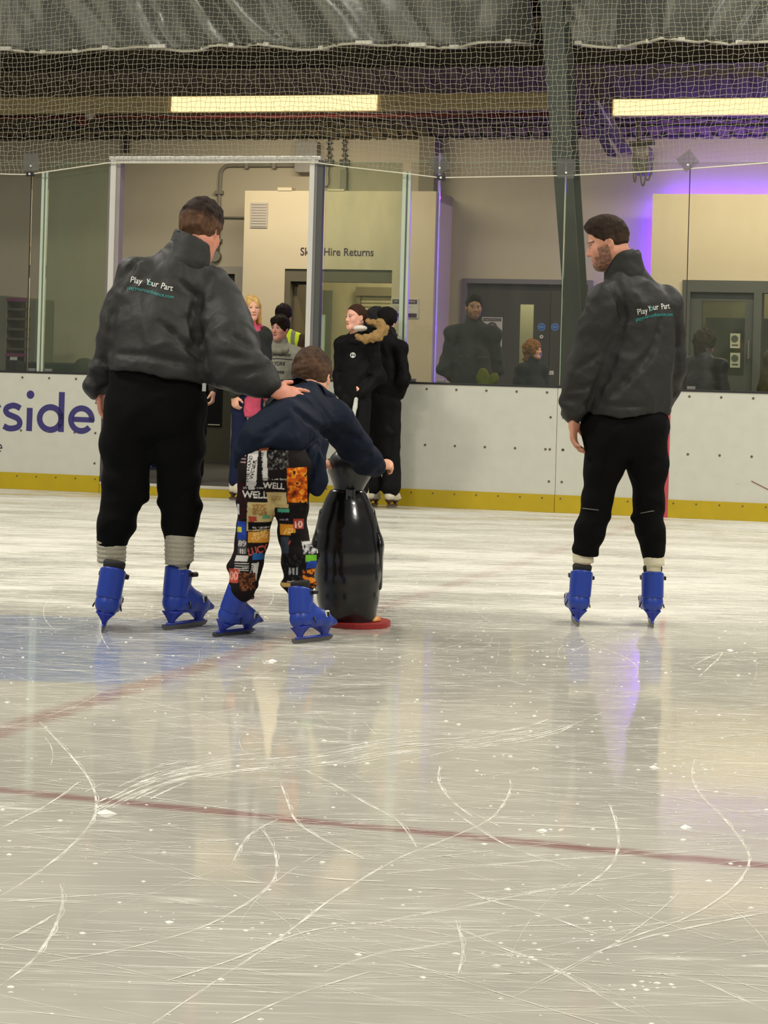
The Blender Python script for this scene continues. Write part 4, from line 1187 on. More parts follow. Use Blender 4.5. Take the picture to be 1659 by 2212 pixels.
def cone(a, b, ra, rb, flat=None):
    a, b = V3(a), V3(b); d = b - a; L2 = max(d.dot(d), 1e-9)
    if flat: fd, fr = nrm(flat[0]), flat[1]
    def fn(X, Y, Z):
        x, y, z = X - a[0], Y - a[1], Z - a[2]
        t = np.clip((x * d[0] + y * d[1] + z * d[2]) / L2, 0, 1)
        x, y, z = x - t * d[0], y - t * d[1], z - t * d[2]
        if flat:
            k = (x * fd[0] + y * fd[1] + z * fd[2]) * (fr - 1)
            x, y, z = x + k * fd[0], y + k * fd[1], z + k * fd[2]
        return np.sqrt(x * x + y * y + z * z) - (ra + (rb - ra) * t)
    r = max(ra, rb)
    return fn, np.minimum(a, b) - r, np.maximum(a, b) + r
def ell(c, r, R=None):
    c, r = V3(c), V3(r); R = np.eye(3) if R is None else R; k = r.min()
    def fn(X, Y, Z):
        x, y, z = X - c[0], Y - c[1], Z - c[2]
        q = 0; g = 0
        for i in range(3):
            u = x * R[0, i] + y * R[1, i] + z * R[2, i]
            q = q + (u / r[i]) ** 2; g = g + (u / r[i] ** 2) ** 2
        n = np.sqrt(q)
        return n * (n - 1) / np.maximum(np.sqrt(g), 1e-6)
    m = r.max()
    return fn, c - m, c + m
def chain(F_, pts, rs, k=.02, flat=None):
    for i in range(len(pts) - 1):
        F_.put(cone(pts[i], pts[i + 1], rs[i], rs[i + 1], flat), k)
def basis(fwd, up=(0, 0, 1)):
    f = nrm(fwd); u = V3(up); u = nrm(u - f * f.dot(u)); r = np.cross(f, u)
    return np.stack([r, f, u], 1)      # columns: right, forward, up

def groove(F_, J, path, r, k=.02, depth=.35):
    """press a crease into the side of a garment that faces the rink"""
    pts = []
    for i in range(len(path) - 1):
        for t in (0, .5): pts.append((path[i][0] * (1 - t) + path[i + 1][0] * t, path[i][1] * (1 - t) + path[i + 1][1] * t))
    pts.append(path[-1]); out = []
    for px, py in pts:
        for dy in np.linspace(-.35, .45, 161):
            p = J(px, py, dy); ix = [int(np.clip(np.searchsorted(F_.ax[i], p[i]), 0, len(F_.ax[i]) - 1)) for i in range(3)]
            if F_.D[tuple(ix)] < 0: out.append(J(px, py, dy - r * depth)); break
    n = len(out)
    for i in range(n - 1):
        a = r * (.45 + .55 * math.sin(math.pi * (i + .3) / n)); b = r * (.45 + .55 * math.sin(math.pi * (i + 1.3) / n))
        F_.put(cone(out[i], out[i + 1], a, b), k, 'sub')
# ---------------- heads, hair, hands
def head_parts(jaw=1.0, nose=1.0):
    P = [('a', ell((0, -.012, .040), (.074, .094, .086)), .0), ('a', ell((0, .030, -.030), (.058 * jaw, .060, .082)), .03),
         ('a', ell((0, .068, -.088), (.026 * jaw, .022, .022)), .03)]
    for s in (-1, 1):
        P += [('a', cone((s * .052 * jaw, -.005, -.040), (s * .012, .066, -.088), .020, .018), .03),
              ('a', ell((s * .036, .058, -.018), (.024, .024, .026)), .025),
              ('s', ell((s * .030, .098, .008), (.017, .016, .011)), .012),
              ('a', ell((s * .030, .079, .008), (.0125, .0125, .0115)), .003),
              ('a', cone((s * .012, .086, .024), (s * .042, .076, .024), .008, .007), .012),
              ('a', ell((s * .074, -.008, .000), (.010, .020, .031)), .008),
              ('s', ell((s * .084, -.004, .002), (.007, .010, .017)), .006)]
    P += [('a', cone((0, .086, .012), (0, .103 * nose, -.024), .007, .0115), .012), ('a', cone((-.010, .094, -.028), (.010, .094, -.028), .008, .008), .008),
          ('a', ell((0, .084, -.054), (.023, .010, .0065)), .006), ('a', ell((0, .083, -.066), (.019, .010, .0070)), .006)]
    return P
def head_field(F_, c, R, k, jaw=1.0, nose=1.0):
    c = V3(c); parts = head_parts(jaw, nose)
    m = .17 * k
    sl, X, Y, Z = F_.sub(c - m, c + m)
    x, y, z = (X - c[0]) / k, (Y - c[1]) / k, (Z - c[2]) / k
    hx, hy, hz = (x * R[0, i] + y * R[1, i] + z * R[2, i] for i in range(3))
    d = None
    for op, (fn, lo, hi), kk in parts:
        e = fn(hx, hy, hz)
        if d is None: d = e; continue
        if op == 's': e = -e
        h = np.maximum(kk - np.abs(d - e), 0) / max(kk, 1e-6)
        d = (np.minimum(d, e) - h * h * kk / 4) if op == 'a' else (np.maximum(d, e) + h * h * kk / 4)
    A = F_.D[sl]; d = d * k; kk = .02
    h = np.maximum(kk - np.abs(A - d), 0) / kk
    F_.D[sl] = np.minimum(A, d) - h * h * kk / 4
def to_head(P, c, R, k):
    return (P - V3(c)) @ R / k
def skin_cols(P, c, R, k, tone, lips=None, brow=(60, 42, 30), beard=None, eye=(60, 46, 36), blush=0.12, fem=False):
    q = to_head(P, c, R, k); x, y, z = q.T
    base = V3(lin(tone)[:3]); C = np.tile(base, (len(P), 1))
    C *= (1 + .06 * noise3(P[:, 0], P[:, 1], P[:, 2], 3, 3, 60))[:, None]
    inh = (np.abs(x) < .1) & (y > .0) & (y < .13) & (z > -.125) & (z < .13)
    def blend(mask, col, a=1.0):
        m = np.clip(mask, 0, 1)[:, None] * a; C[:] = C * (1 - m) + V3(lin(col)[:3]) * m
    ss = lambda v, lo, hi: np.clip((v - lo) / (hi - lo), 0, 1)
    ax_ = np.abs(x)
    blend(inh * (1 - ss(np.hypot(ax_ - .036, (z + .022)), .008, .03)), (205, 120, 105), blush)
    if beard:
        bm = inh * ss(-z, .040, .052) * (y > .0)
        side = ss(ax_, .045, .056) * ss(-z, -.002, .012) * (y > -.005) * (y < .055) * inh
        mou = 1 - ((x / .030) ** 2 + ((z + .060) / .013) ** 2 < 1)
        nz_ = .75 + .25 * noise3(P[:, 0], P[:, 1], P[:, 2], 8, 2, 300)
        blend(np.maximum(bm * mou, side) * nz_, beard, .88)
    lp = inh * (y > .06) * (1 - ss((x / .023) ** 2 + ((z + .060) / .0125) ** 2, .7, 1.1))
    blend(lp, lips or (168, 98, 88), .85)
    blend(inh * (y > .06) * (np.abs(z + .0600) < .0022) * (ax_ < .021), (90, 44, 40), .8)
    ew = inh * (1 - ss(((ax_ - .030) / .0150) ** 2 + ((z - .008) / .0068) ** 2, .8, 1.1)) * (y > .05)
    blend(ew, (176, 162, 152))
    blend(inh * (1 - ss(np.hypot(ax_ - .030, z - .0075), .0052, .0068)) * (y > .05), eye)
    blend(inh * (np.abs(z - .0150) < .0025) * (np.abs(ax_ - .030) < .0165) * (y > .05), (50, 34, 28), .85)
    bw = inh * (y > .05) * (1 - ss(np.abs(z - .0290 + .16 * np.maximum(ax_ - .034, 0)), .0035, .0062)) * (ax_ > .012) * (ax_ < .052)
    blend(bw, brow, .85 if not fem else .6)
    blend(inh * (np.hypot(ax_ - .0075, z + .0335) < .0042) * (y > .07), (90, 50, 42), .6)
    return C
def hair_mesh(c, R, k, style='short', t=.010, h=.005, seed=1, cut=-.010, rough=.004):
    m = .20 if style in ('short', 'fuzzy', 'back', 'mop') else .26
    F_ = Field((-.16, -.18, -.24), (.16, .16, .21), h)
    if style == 'short':
        F_.put(ell((0, -.012, .040), (.074 + t * .7, .094 + t, .086 + t * 1.4)), 0)
        F_.put(ell((0, .02, .100), (.058, .068, .032 + t)), .03)
        F_.cut((0, 0, cut), (0, 1, -1), .012)
        F_.cut((0, .092, 0), (0, 1, -.15), .01)
    elif style == 'mop':
        F_.put(ell((0, -.010, .045), (.074 + t, .096 + t, .088 + t)), 0)
        F_.put(ell((.02, .055, .085), (.055, .045, .035)), .03); F_.put(ell((-.03, .05, .09), (.05, .045, .032)), .03)
        F_.put(ell((0, .10, -.030), (.062, .075, .088)), .015, 'sub')
        F_.cut((0, 0, -.055), (0, .25, -1), .01)
    elif style == 'back':      # pulled back tight into a low knot
        F_.put(ell((0, -.012, .040), (.074 + t, .094 + t, .086 + t)), 0)
        F_.cut((0, 0, .004), (0, 1, -1), .01)
        F_.put(ell((0, -.112, -.005), (.034, .032, .034)), .02)
    elif style == 'bob':       # chin-length hair parted over the forehead
        F_.put(ell((0, -.014, .036), (.084, .104, .100)), 0)
        for s in (-1, 1):
            F_.put(cone((s * .066, -.01, .02), (s * .078, .008, -.120), .030, .026, ((1, .2, 0), 1.25)), .03)
            F_.put(cone((s * .05, -.06, .0), (s * .06, -.05, -.130), .040, .03), .03)
        F_.put(cone((0, -.075, .0), (0, -.075, -.125), .045, .03), .03)
        F_.put(ell((.006, .105, -.040), (.050, .085, .105)), .02, 'sub')
        F_.put(ell((0, .01, -.13), (.052, .06, .10)), .015, 'sub')
    elif style == 'fuzzy':
        F_.put(ell((0, -.020, .030), (.108, .118, .112)), 0)
        F_.put(cone((0, -.05, .0), (0, -.055, -.10), .09, .075), .04)
        F_.put(ell((0, .12, -.035), (.060, .075, .085)), .02, 'sub')
    a = {'short': rough, 'mop': .007, 'back': .0015, 'bob': .003, 'fuzzy': .016}[style]
    st = {'short': (140, 140, 140), 'mop': (120, 60, 60), 'back': (200, 30, 60), 'bob': (160, 60, 16), 'fuzzy': (70, 70, 70)}[style]
    F_.displace(lambda x, y, z: a * noise3(x * st[0], y * st[1], z * st[2], seed, 2, 1.0))
    P, Q = F_.mesh(0 if style == 'fuzzy' else 1)
    return (P * k) @ R.T + V3(c), Q, P
def hair_cols(Pl, col, col2=None, seed=1):
    C = np.tile(V3(lin(col)[:3]), (len(Pl), 1))
    if col2 is not None:
        m = np.clip((.055 - Pl[:, 2]) / .03, 0, 1)[:, None]; C = C * (1 - m) + V3(lin(col2)[:3]) * m
    C *= (1 + .35 * noise3(Pl[:, 0] * 220, Pl[:, 1] * 220, Pl[:, 2] * 60, seed, 2, 1.0))[:, None]
    return np.maximum(C, .002)
def hand(F_, wrist, fdir, pn, thumb, curl=(.3, .4, .3), size=1.0, spread=.10, tcurl=.3, kk=.006):
    f = nrm(fdir); n = nrm(V3(pn) - f * f.dot(V3(pn))); t = V3(thumb); t = nrm(t - f * f.dot(t) - n * n.dot(t)); w0 = V3(wrist)
    P = lambda a, b, c_: w0 + (f * a + t * b + n * c_) * size
    F_.put(cone(P(-.03, 0, 0), P(.03, .002, 0), .028 * size, .034 * size, (n, 1.5)), .02)
    F_.put(cone(P(.02, .008, 0), P(.078, .010, 0), .033 * size, .034 * size, (n, 2.3)), .015)
    F_.put(cone(P(.02, -.010, 0), P(.074, -.014, 0), .030 * size, .030 * size, (n, 2.3)), .015)
    F_.put(ell(P(.03, .024, .010), V3((.024, .017, .017)) * size, np.stack([f, t, n], 1)), .015)
    for i, (b, L_) in enumerate(((.031, .074), (.011, .083), (-.010, .077), (-.030, .060))):
        p = P(.082 - .004 * abs(i - 1), b, 0); ang = 0; sp_ = (b / .031) * spread
        r0 = (.0098, .0100, .0095, .0085)[i] * size
        for s in range(3):
            ang += curl[s]
            d = f * math.cos(ang) + n * math.sin(ang) + t * sp_ * math.cos(ang); d = d / np.linalg.norm(d)
            q = p + d * L_ * size * (.46, .30, .24)[s]
            F_.put(cone(p, q, r0 * (1 - .07 * s), r0 * (.93 - .07 * s)), kk if s else .010); p = q
    p = P(.022, .030, .006); d = nrm(t * .75 + f * .62 + n * (.1 + tcurl * .3)); q = p + d * .040 * size
    F_.put(cone(p, q, .0130 * size, .0115 * size), .012)
    d2 = nrm(t * (.55 - tcurl * .5) + f * .8 + n * tcurl); F_.put(cone(q, q + d2 * .032 * size, .0112 * size, .0092 * size), .006)

M_SKIN = mat('skin', (200, 150, 125), .55, var=.03, scale=30, attr='Col')
M_SKIN.node_tree.nodes['Principled BSDF'].inputs['Subsurface Weight'].default_value = .0
M_HAIR = mat('hair', (40, 30, 22), .7, spec=.15, var=.10, scale=120, attr='Col', bump=.5, bscale=260)

def cloth(F_, seed, amp, fr=9.0, st=(1, 1, 1)):
    """soft cloth creases: warped ridges"""
    def fn(x, y, z):
        w1 = noise3(x * st[0], y * st[1], z * st[2], seed, 2, fr)
        w2 = noise3(x * st[0] + .05 * w1, y * st[1], z * st[2] + .05 * w1, seed + 1, 2, fr * 1.7)
        return amp * (np.minimum(1.6 * np.abs(w1) + .9 * np.abs(w2), 1.25) - .85)
    F_.displace(fn)
def person_obj(P, Q, cols, base, label, group=None):
    o = mesh_obj('person', P, Q, M_SKIN, None, base, False, smooth=True, cols=cols)
    return setp(o, label, 'person', group)
def wear(parent, name, F_, m, smooth=1, cols=None, label=None):
    P, Q = F_.mesh(smooth)
    o = mesh_obj(name, P, Q, m, parent, smooth=True, cols=cols(P) if cols else None)
    if label: o['label'] = label
    return o, P, Q
def on_surface(parent, name, vs, fs, P, Q, m, lift=.0025, direction=(0, 1, 0), base=None):
    """lay flat lettering (world coords, facing the camera side) onto a garment"""
    bvh = BVHTree.FromPolygons([tuple(p) for p in P], [tuple(int(i) for i in q) for q in Q])
    d = Vector(direction).normalized(); out = []
    for v in vs:
        v = Vector(v); hit = bvh.ray_cast(v - d * .6, d)
        out.append(hit[0] - d * lift if hit[0] is not None else v)
    return mesh_obj(name, out, fs, m, parent)
def subdiv_poly(vs, fs, cuts=2):
    bm = bmesh.new(); vv = [bm.verts.new(v) for v in vs]
    for f in fs:
        try: bm.faces.new([vv[i] for i in f])
        except ValueError: pass
    bmesh.ops.triangulate(bm, faces=bm.faces[:])
    if cuts: bmesh.ops.subdivide_edges(bm, edges=bm.edges[:], cuts=cuts, use_grid_fill=True)
    bm.verts.index_update()
    r_ = ([tuple(v.co) for v in bm.verts], [tuple(v.index for v in f.verts) for f in bm.faces]); bm.free()
    return r_

# ---------------- ice skates: built once, worn by copying
M_SKB = mat('blue_skate_plastic', (30, 58, 150), .38, var=.10, scale=14, spec=.5)
M_SKB2 = mat('blue_skate_holder', (34, 54, 158), .4, var=.08, scale=14)
M_STL = mat('skate_steel', (120, 118, 114), .35, .8, var=.1)
M_LINER = mat('black_liner', (26, 25, 24), .8, var=.1)
M_BKW = mat('white_buckle', (200, 198, 190), .4); M_BKB = mat('black_buckle', (18, 18, 20), .4)
M_WSK = mat('white_boot_leather', (214, 206, 184), .5, var=.05); M_BSOLE = mat('brown_heel', (78, 48, 30), .5)
def skate_protos(boot, holder, figure=False):
    protos = []
    F_ = Field((-.075, -.16, .03), (.075, .19, .24), .0048)
    chain(F_, [(0, -.075, .112), (0, 0, .110), (0, .075, .103), (0, .125, .097)], [.047, .044, .047, .037], .03)
    F_.put(ell((0, .150, .095), (.040, .028, .026)), .03)
    F_.put(cone((0, -.070, .12), (0, -.062, .205), .047, .045), .02)
    F_.put(cone((0, .02, .125), (0, -.045, .19), .040, .042), .03)
    F_.cut((0, 0, .068), (0, 0, -1), .006)
    F_.cut((0, -.02, .215), (0, .75, 1), .006)
    protos.append(('ice_skate', *F_.mesh(1), boot))
    F_ = Field((-.08, -.16, .09), (.08, .06, .30), .0048)
    F_.put(cone((0, -.072, .125), (0, -.058, .262), .053, .053), 0)
    F_.put(cone((0, -.03, .20), (0, -.025, .25), .040, .045), .03)
    F_.cut((0, -.06, .258), (0, .30, 1), .006)
    F_.put(ell((0, .02, .10), (.09, .105, .075)), .004, 'sub')
    F_.cut((0, -.1, .140), (0, -.15, -1), .004)
    for s in (-1, 1):
        F_.put(ell((s * .050, -.085, .110), (.016, .05, .03)), .004, 'sub')
    F_.put(cone((0, -.058, .20), (0, -.050, .30), .040, .041), .004, 'sub')
    protos.append(('cuff', *F_.mesh(1), boot))
    F_ = Field((-.065, -.13, .20), (.065, .04, .325), .0055)
    F_.put(cone((0, -.056, .215), (0, -.048, .285), .040, .043), 0); F_.put(cone((0, -.047, .283), (0, -.047, .289), .046, .046), .01)
    F_.cut((0, 0, .294), (0, 0, 1), .01)
    protos.append(('liner', *F_.mesh(1), M_LINER))
    mb = MB()
    def loft(levels):
        b = len(mb.v)
        for z, hw, y0, y1 in levels:
            mb.v += [(-hw, y0, z), (hw, y0, z), (hw, y1, z), (-hw, y1, z)]
        for i in range(len(levels) - 1):
            for k in range(4):
                mb.f.append((b + 4 * i + k, b + 4 * i + (k + 1) % 4, b + 4 * i + 4 + (k + 1) % 4, b + 4 * i + 4 + k))
        mb.f.append((b + 3, b + 2, b + 1, b)); n = b + 4 * (len(levels) - 1); mb.f.append((n, n + 1, n + 2, n + 3))
    rear, front = [], []
    for i in range(7):
        t = i / 6; z = .028 + t * .050
        hw = .0055 + .034 * t ** 1.5
        rear.append((z, hw, -.108 + .004 * (1 - t), -.072 + .036 * t ** 1.6 - .004)); front.append((z, hw, .072 - .045 * t ** 1.6, .112 + .010 * t))
    loft(rear); loft(front)
    loft([(.020, .0045, -.128, .135), (.032, .0050, -.118, .125)])
    protos.append(('blade_holder', np.array(mb.v), [tuple(f) for f in mb.f], holder))
    out = [(-.150, .012), (-.140, .003), (-.10, .0005), (0, 0), (.11, .0008), (.140, .008), (.152, .020), (.146, .026), (-.148, .026)]
    mb = MB().prism(out, 'x', -.0022, .0022); protos.append(('blade', np.array(mb.v), [tuple(f) for f in mb.f], M_STL))
    if not figure:
        for s in (-1, 1):
            mb = MB()
            mb.box(s * .052 - .006, s * .052 + .006, -.045, .005, .222, .242, .003)
            if s > 0: mb.box(.055, .068, -.035, .0, .222, .240, .004)
            protos.append(('buckle', np.array(mb.v), [tuple(f) for f in mb.f], M_BKB))
            mb = MB(); mb.box(s * .047 - .006, s * .047 + .006, .055, .085, .104, .142, .005)
            protos.append(('buckle', np.array(mb.v), [tuple(f) for f in mb.f], M_BKW))
            mb = MB(); mb.box(s * .050 - .007, s * .050 + .007, .062, .078, .112, .134, .003)
            protos.append(('buckle_lever', np.array(mb.v), [tuple(f) for f in mb.f], M_BKB))
            mb = MB(); mb.tube([(s * .048, -.03, .118), (s * .056, -.035, .102), (s * .060, -.036, .088)], .0035, 5)
            protos.append(('strap_end', np.array(mb.v), [tuple(f) for f in mb.f], M_BKB))
    meshes = []
    for nm, v, f, m in protos:
        o = mesh_obj(nm, v, f, m, smooth=nm not in ('blade',), offset=False, recalc=not isinstance(f, np.ndarray)); meshes.append((nm, o.data)); bpy.data.objects.remove(o)
    return meshes
SK_BLUE = skate_protos(M_SKB, M_SKB2)
SK_WHITE = skate_protos(M_WSK, M_BSOLE, True)
def put_skate(person, loc, yaw=0.0, lean=0.0, pitch=0.0, k=1.0, kind=None):
    """yaw: degrees to the right of straight away from the camera; lean: top to the right"""
    root = None
    for nm, me in (kind or SK_BLUE):
        o = bpy.data.objects.new(nm, me); COL.objects.link(o)
        if root is None:
            root = o; o.parent = person
            o.location = Vector(loc) - OFF[person.name]
            o.rotation_euler = (Matrix.Rotation(math.radians(-yaw), 3, 'Z') @ Matrix.Rotation(math.radians(lean), 3, 'Y') @ Matrix.Rotation(math.radians(pitch), 3, 'X')).to_euler()
            o.scale = (k, k, k)
        else: o.parent = root
    return root
# ================================================================== THE PEOPLE ON THE ICE
M_JKT = mat('charcoal_softshell', (44, 44, 42), .60, var=.06, scale=25, bump=.55, bscale=15, spec=.25)
M_TRS = mat('black_trousers', (9, 9, 9), .9, spec=.12, var=.1, scale=20, bump=.35, bscale=16)
M_SOCKG = mat('pale_grey_sock', (168, 162, 142), .9, var=.06, bump=.5, bscale=120)
M_SOCKW = mat('cream_sock', (214, 206, 178), .9, var=.04, bump=.4, bscale=120)
M_WPRT = mat('white_print', (206, 208, 200), .6, var=0); M_TEAL = mat('teal_print', (34, 132, 128), .6, var=0)
M_TEALO = mat('pale_teal_print', (96, 160, 156), .6, var=0)
def bounds(pts, m=.18):
    a = np.array([V3(p) for p in pts]); return a.min(0) - m, a.max(0) + m
def JF(D0):
    return lambda px, py, dy=0.0: V3(at(px, py, D0 + dy))
def mid(a, b, t=.5): return V3(a) * (1 - t) + V3(b) * t

def jacket_text(parent, P, Q, J, l1, l2):
    """two printed lines along slightly bent pixel paths on the jacket back"""
    def along(txt, path, hpx, m, nm, part=None, bold=.01):
        vs, fs = text_mesh(txt, 1.0, 0, bold)
        vs, fs = subdiv_poly(vs, fs, 1)
        a = np.array(vs); w0, w1 = a[:, 0].min(), a[:, 0].max()
        sel = None
        L_ = np.cumsum([0] + [math.dist(path[i], path[i + 1]) for i in range(len(path) - 1)])
        out = []
        for v in a:
            u = (v[0] - w0) / (w1 - w0) * L_[-1]; i = min(len(path) - 2, int(np.searchsorted(L_, u, 'right') - 1)); t = (u - L_[i]) / (L_[i + 1] - L_[i])
            x = path[i][0] + (path[i + 1][0] - path[i][0]) * t; y = path[i][1] + (path[i + 1][1] - path[i][1]) * t
            dx, dy = path[i + 1][0] - path[i][0], path[i + 1][1] - path[i][1]; l = math.hypot(dx, dy); nx, ny = dy / l, -dx / l
            hh = v[2] * hpx / .7
            out.append(J(x + nx * hh, y + ny * hh))
        return on_surface(parent, nm, out, fs, P, Q, m)
    for txt, path, hpx, m, nm in l1 + l2: along(txt, path, hpx, m, nm)

# ---------------------------------------------------------------- right-hand man
D0 = 9.92; J = JF(D0)
base = tuple((ground(1247, 1354) + ground(1413, 1357)) / 2 + Vector((0, .1, 0)))
nk = J(1352, 590, .0); shL, shR = J(1301, 652, -.07), J(1436, 662, .07)
elL, wrL = J(1270, 778, -.10), J(1239, 898, -.03)
elR, wrR = J(1457, 795, .10), J(1432, 880, .28)
hipL, hipR = J(1312, 925, -.02), J(1396, 928, .03)
knL, anL = J(1288, 1095, .02), J(1262, 1205, .03); knR, anR = J(1400, 1090, .04), J(1410, 1210, .04)
fw = nrm((-.34, .94, 0))
hc = J(1313, 527, -.02); HR = basis((-.955, .10, -.30), (-.25, 0, 1)); hk = .93
hw = wrL + V3((.0, .0, -.02))
Fb = Field(*bounds([hc, anL, anR, elL, elR, wrL, wrR, V3(base)], .17), .013, [(hc - .13, hc + .13, .0040), (hw + V3((-.06, -.08, -.19)), hw + V3((.09, .08, .03)), .0040)])
head_field(Fb, hc, HR, hk, 1.03)
Fb.put(cone(hc + HR @ V3((0, -.03, -.05)), nk + V3((0, 0, -.02)), .056, .060), .03)
chain(Fb, [nk, J(1365, 700), J(1362, 850), J(1352, 915)], [.07, .11, .11, .11], .06, (fw, 1.5))
chain(Fb, [shL, elL, wrL], [.040, .034, .027], .02); chain(Fb, [shR, elR, wrR], [.040, .034, .027], .02)
chain(Fb, [nk, shL], [.05, .036], .03); chain(Fb, [nk, shR], [.05, .036], .03)
chain(Fb, [hipL, knL, anL, J(1255, 1270, .05)], [.07, .042, .028, .026], .03); chain(Fb, [hipR, knR, anR, J(1411, 1270, .05)], [.07, .042, .028, .026], .03)
hand(Fb, wrL + V3((0, 0, -.015)), (.02, -.02, -1), (1, -.25, .0), (.25, 1, 0), (.28, .45, .45), 1.0, .04, .5)
hand(Fb, wrR, (-.6, .6, -.3), (0, -.3, -1), (-.5, -.5, .3), (.3, .4, .4), 1.0)
P, Q = Fb.mesh(1)
rm = person_obj(P, Q, skin_cols(P, hc, HR, hk, (196, 138, 112), beard=(42, 28, 20), brow=(40, 28, 20)), base,
                'bearded man in charcoal jacket looking down to his left on blue skates')
HP, HQ, HL = hair_mesh(hc, HR, hk, 'short', .009, .0042, 2, -.004, .003)
setp(mesh_obj('hair', HP, HQ, M_HAIR, rm, smooth=True, cols=hair_cols(HL, (44, 32, 24), (58, 44, 32))), 'short dark brown hair')
# jacket
Fj = Field(*bounds([J(1195, 540, -.2), J(1490, 910, .4), shL, shR, wrL, wrR], .09), .0072)
chain(Fj, [J(1365, 640), J(1370, 700), J(1368, 790), J(1362, 860), J(1358, 893)], [.125, .170, .184, .184, .180], .05, (fw, 1.5))
Fj.put(cone(shL, shR, .078, .078, (fw, 1.15)), .06)
Fj.put(cone(J(1350, 605, .0), J(1362, 660, .0), .078, .12), .05)
chain(Fj, [shL, J(1294, 712, -.10), elL, J(1250, 848, -.07), wrL + V3((0, 0, .01))], [.080, .074, .068, .062, .050], .016)
chain(Fj, [shR, J(1450, 725, .09), elR, wrR], [.076, .068, .064, .052], .016)
for px, py, rr, dy in ((1222, 868, .036, -.07), (1232, 895, .030, -.04), (1246, 880, .034, -.08)):
    Fj.put(ell(J(px, py, dy), (rr, rr, rr * .8)), .03)
Fj.cut(J(1358, 893), (.03, 0, -1), .012)
chain(Fj, [J(1250, 848, -.07), wrL + V3((0, 0, .01))], [.062, .050], .03)
for px, py, rr, dy in ((1226, 872, .036, -.07), (1237, 898, .036, -.04), (1250, 884, .034, -.08)):
    Fj.put(ell(J(px, py, dy), (rr, rr, rr * .8)), .03)
for a_, b_, r_ in ((J(1330, 700, -.16), J(1276, 868, -.17), .016), (J(1418, 760, -.14), J(1330, 850, -.17), .012), (J(1440, 690, -.10), J(1395, 800, -.16), .010), (J(1350, 640, -.12), J(1330, 720, -.15), .010)):
    Fj.put(cone(a_, b_, r_ * .6, r_), .035, 'sub')
Fj.put(cone(J(1285, 855, -.12), J(1452, 882, -.02), .006, .006), .02, 'sub')
cloth(Fj, 21, .026, 8, (1, 1, .7)); cloth(Fj, 33, .008, 20)
for path, r_ in (([(1345, 680), (1335, 735), (1305, 815), (1272, 878)], .024), ([(1408, 755), (1372, 800), (1330, 845), (1290, 868)], .018), ([(1428, 690), (1415, 745), (1388, 795)], .014),
                 ([(1330, 640), (1350, 690)], .014), ([(1264, 872), (1340, 876), (1452, 880)], .006), ([(1206, 868), (1252, 862)], .012), ([(1240, 800), (1290, 770)], .012), ([(1462, 690), (1464, 800)], .012), ([(1225, 845), (1275, 835)], .010)):
    groove(Fj, J, path, r_)
jk, JP, JQ = wear(rm, 'jacket', Fj, M_JKT, 1)
# stand-up collar
Fc = Field(*bounds([J(1300, 560, 0), J(1400, 600, 0)], .13), .0055)
c0, c1 = J(1352, 612, -.005), J(1346, 560, -.01)
cu = nrm(c1 - c0)
Fc.put(cone(c0, c1, .098, .086, (fw, 1.08)), 0); Fc.put(cone(c0 - cu * .1, c1 + cu * .2, .080, .068, (fw, 1.08)), .004, 'sub')
Fc.cut(J(1345, 549, 0), (-.42, .1, 1), .004); Fc.cut(J(1352, 622, 0), (.15, 0, -1), .004)
cloth(Fc, 5, .006, 14)
wear(jk, 'collar', Fc, M_JKT)
jacket_text(jk, JP, JQ, J,
            [('Play', [(1371, 682), (1381, 680), (1393, 678)], 12.5, M_WPRT, 'lettering'), ('Y', [(1394, 675), (1400, 674)], 12.5, M_WPRT, 'lettering'), ('o', [(1397, 673), (1405, 672)], 12.5, M_TEALO, 'lettering'),
             ('ur', [(1406, 671), (1419, 669.5)], 12.5, M_WPRT, 'lettering'), ('Part', [(1426, 669), (1446, 666.5)], 12.5, M_WPRT, 'lettering')],
            [('playyourconfidence.com', [(1367, 696), (1390, 689), (1410, 685), (1430, 683), (1452, 683)], 7.5, M_TEAL, 'web_address')])
# trousers
Ft = Field(*bounds([hipL, hipR, anL, anR], .15), .0075)
Ft.put(ell(J(1350, 920, .0), (.186, .125, .115)), .0)
Ft.put(ell(J(1325, 945, -.06), (.09, .07, .10)), .05); Ft.put(ell(J(1388, 947, -.03), (.09, .07, .10)), .05)
chain(Ft, [J(1308, 930, -.01), J(1304, 1010, .0), J(1290, 1085, .02), J(1287, 1102, .02)], [.098, .083, .064, .060], .04)
chain(Ft, [J(1286, 1108, .02), J(1272, 1150, .02), J(1263, 1188, .03), J(1261, 1203, .03)], [.062, .064, .052, .048], .015)
chain(Ft, [J(1396, 930, .02), J(1398, 1010, .03), J(1400, 1085, .04), J(1400, 1100, .04)], [.100, .084, .064, .061], .04)
chain(Ft, [J(1402, 1108, .04), J(1406, 1145, .04), J(1411, 1190, .04), J(1411, 1208, .04)], [.064, .062, .050, .046], .015)
for p, r_ in ((J(1305, 1116, .01), .025), (J(1375, 1118, .03), .025), (J(1246, 1185, .02), .02), (J(1282, 1196, .02), .02)): Ft.put(ell(p, (r_, r_ * .9, r_ * .7)), .02)
Ft.cut(J(1300, 886), (0, 0, 1), .01); Ft.cut(J(1261, 1200), (-.06, 0, -1), .006)
cloth(Ft, 41, .010, 11, (1, 1, 1.3))
wear(rm, 'trousers', Ft, M_TRS)
mb = MB()
for path in (((1258, 1098, 1311, 1104), .02), ((1376, 1110, 1427, 1101), .04)):
    (xa, ya, xb, yb), dy = path
    pts = [J(xa + (xb - xa) * t, ya + (yb - ya) * t, dy - .074 * math.sin(math.pi * (.08 + .84 * t)) ** .8 ) for t in [i / 12 for i in range(13)]]
    mb.tube([tuple(p) for p in pts], .0022, 5)
mb.build('knee_piping', mat('grey_piping', (92, 94, 88), .7), rm)
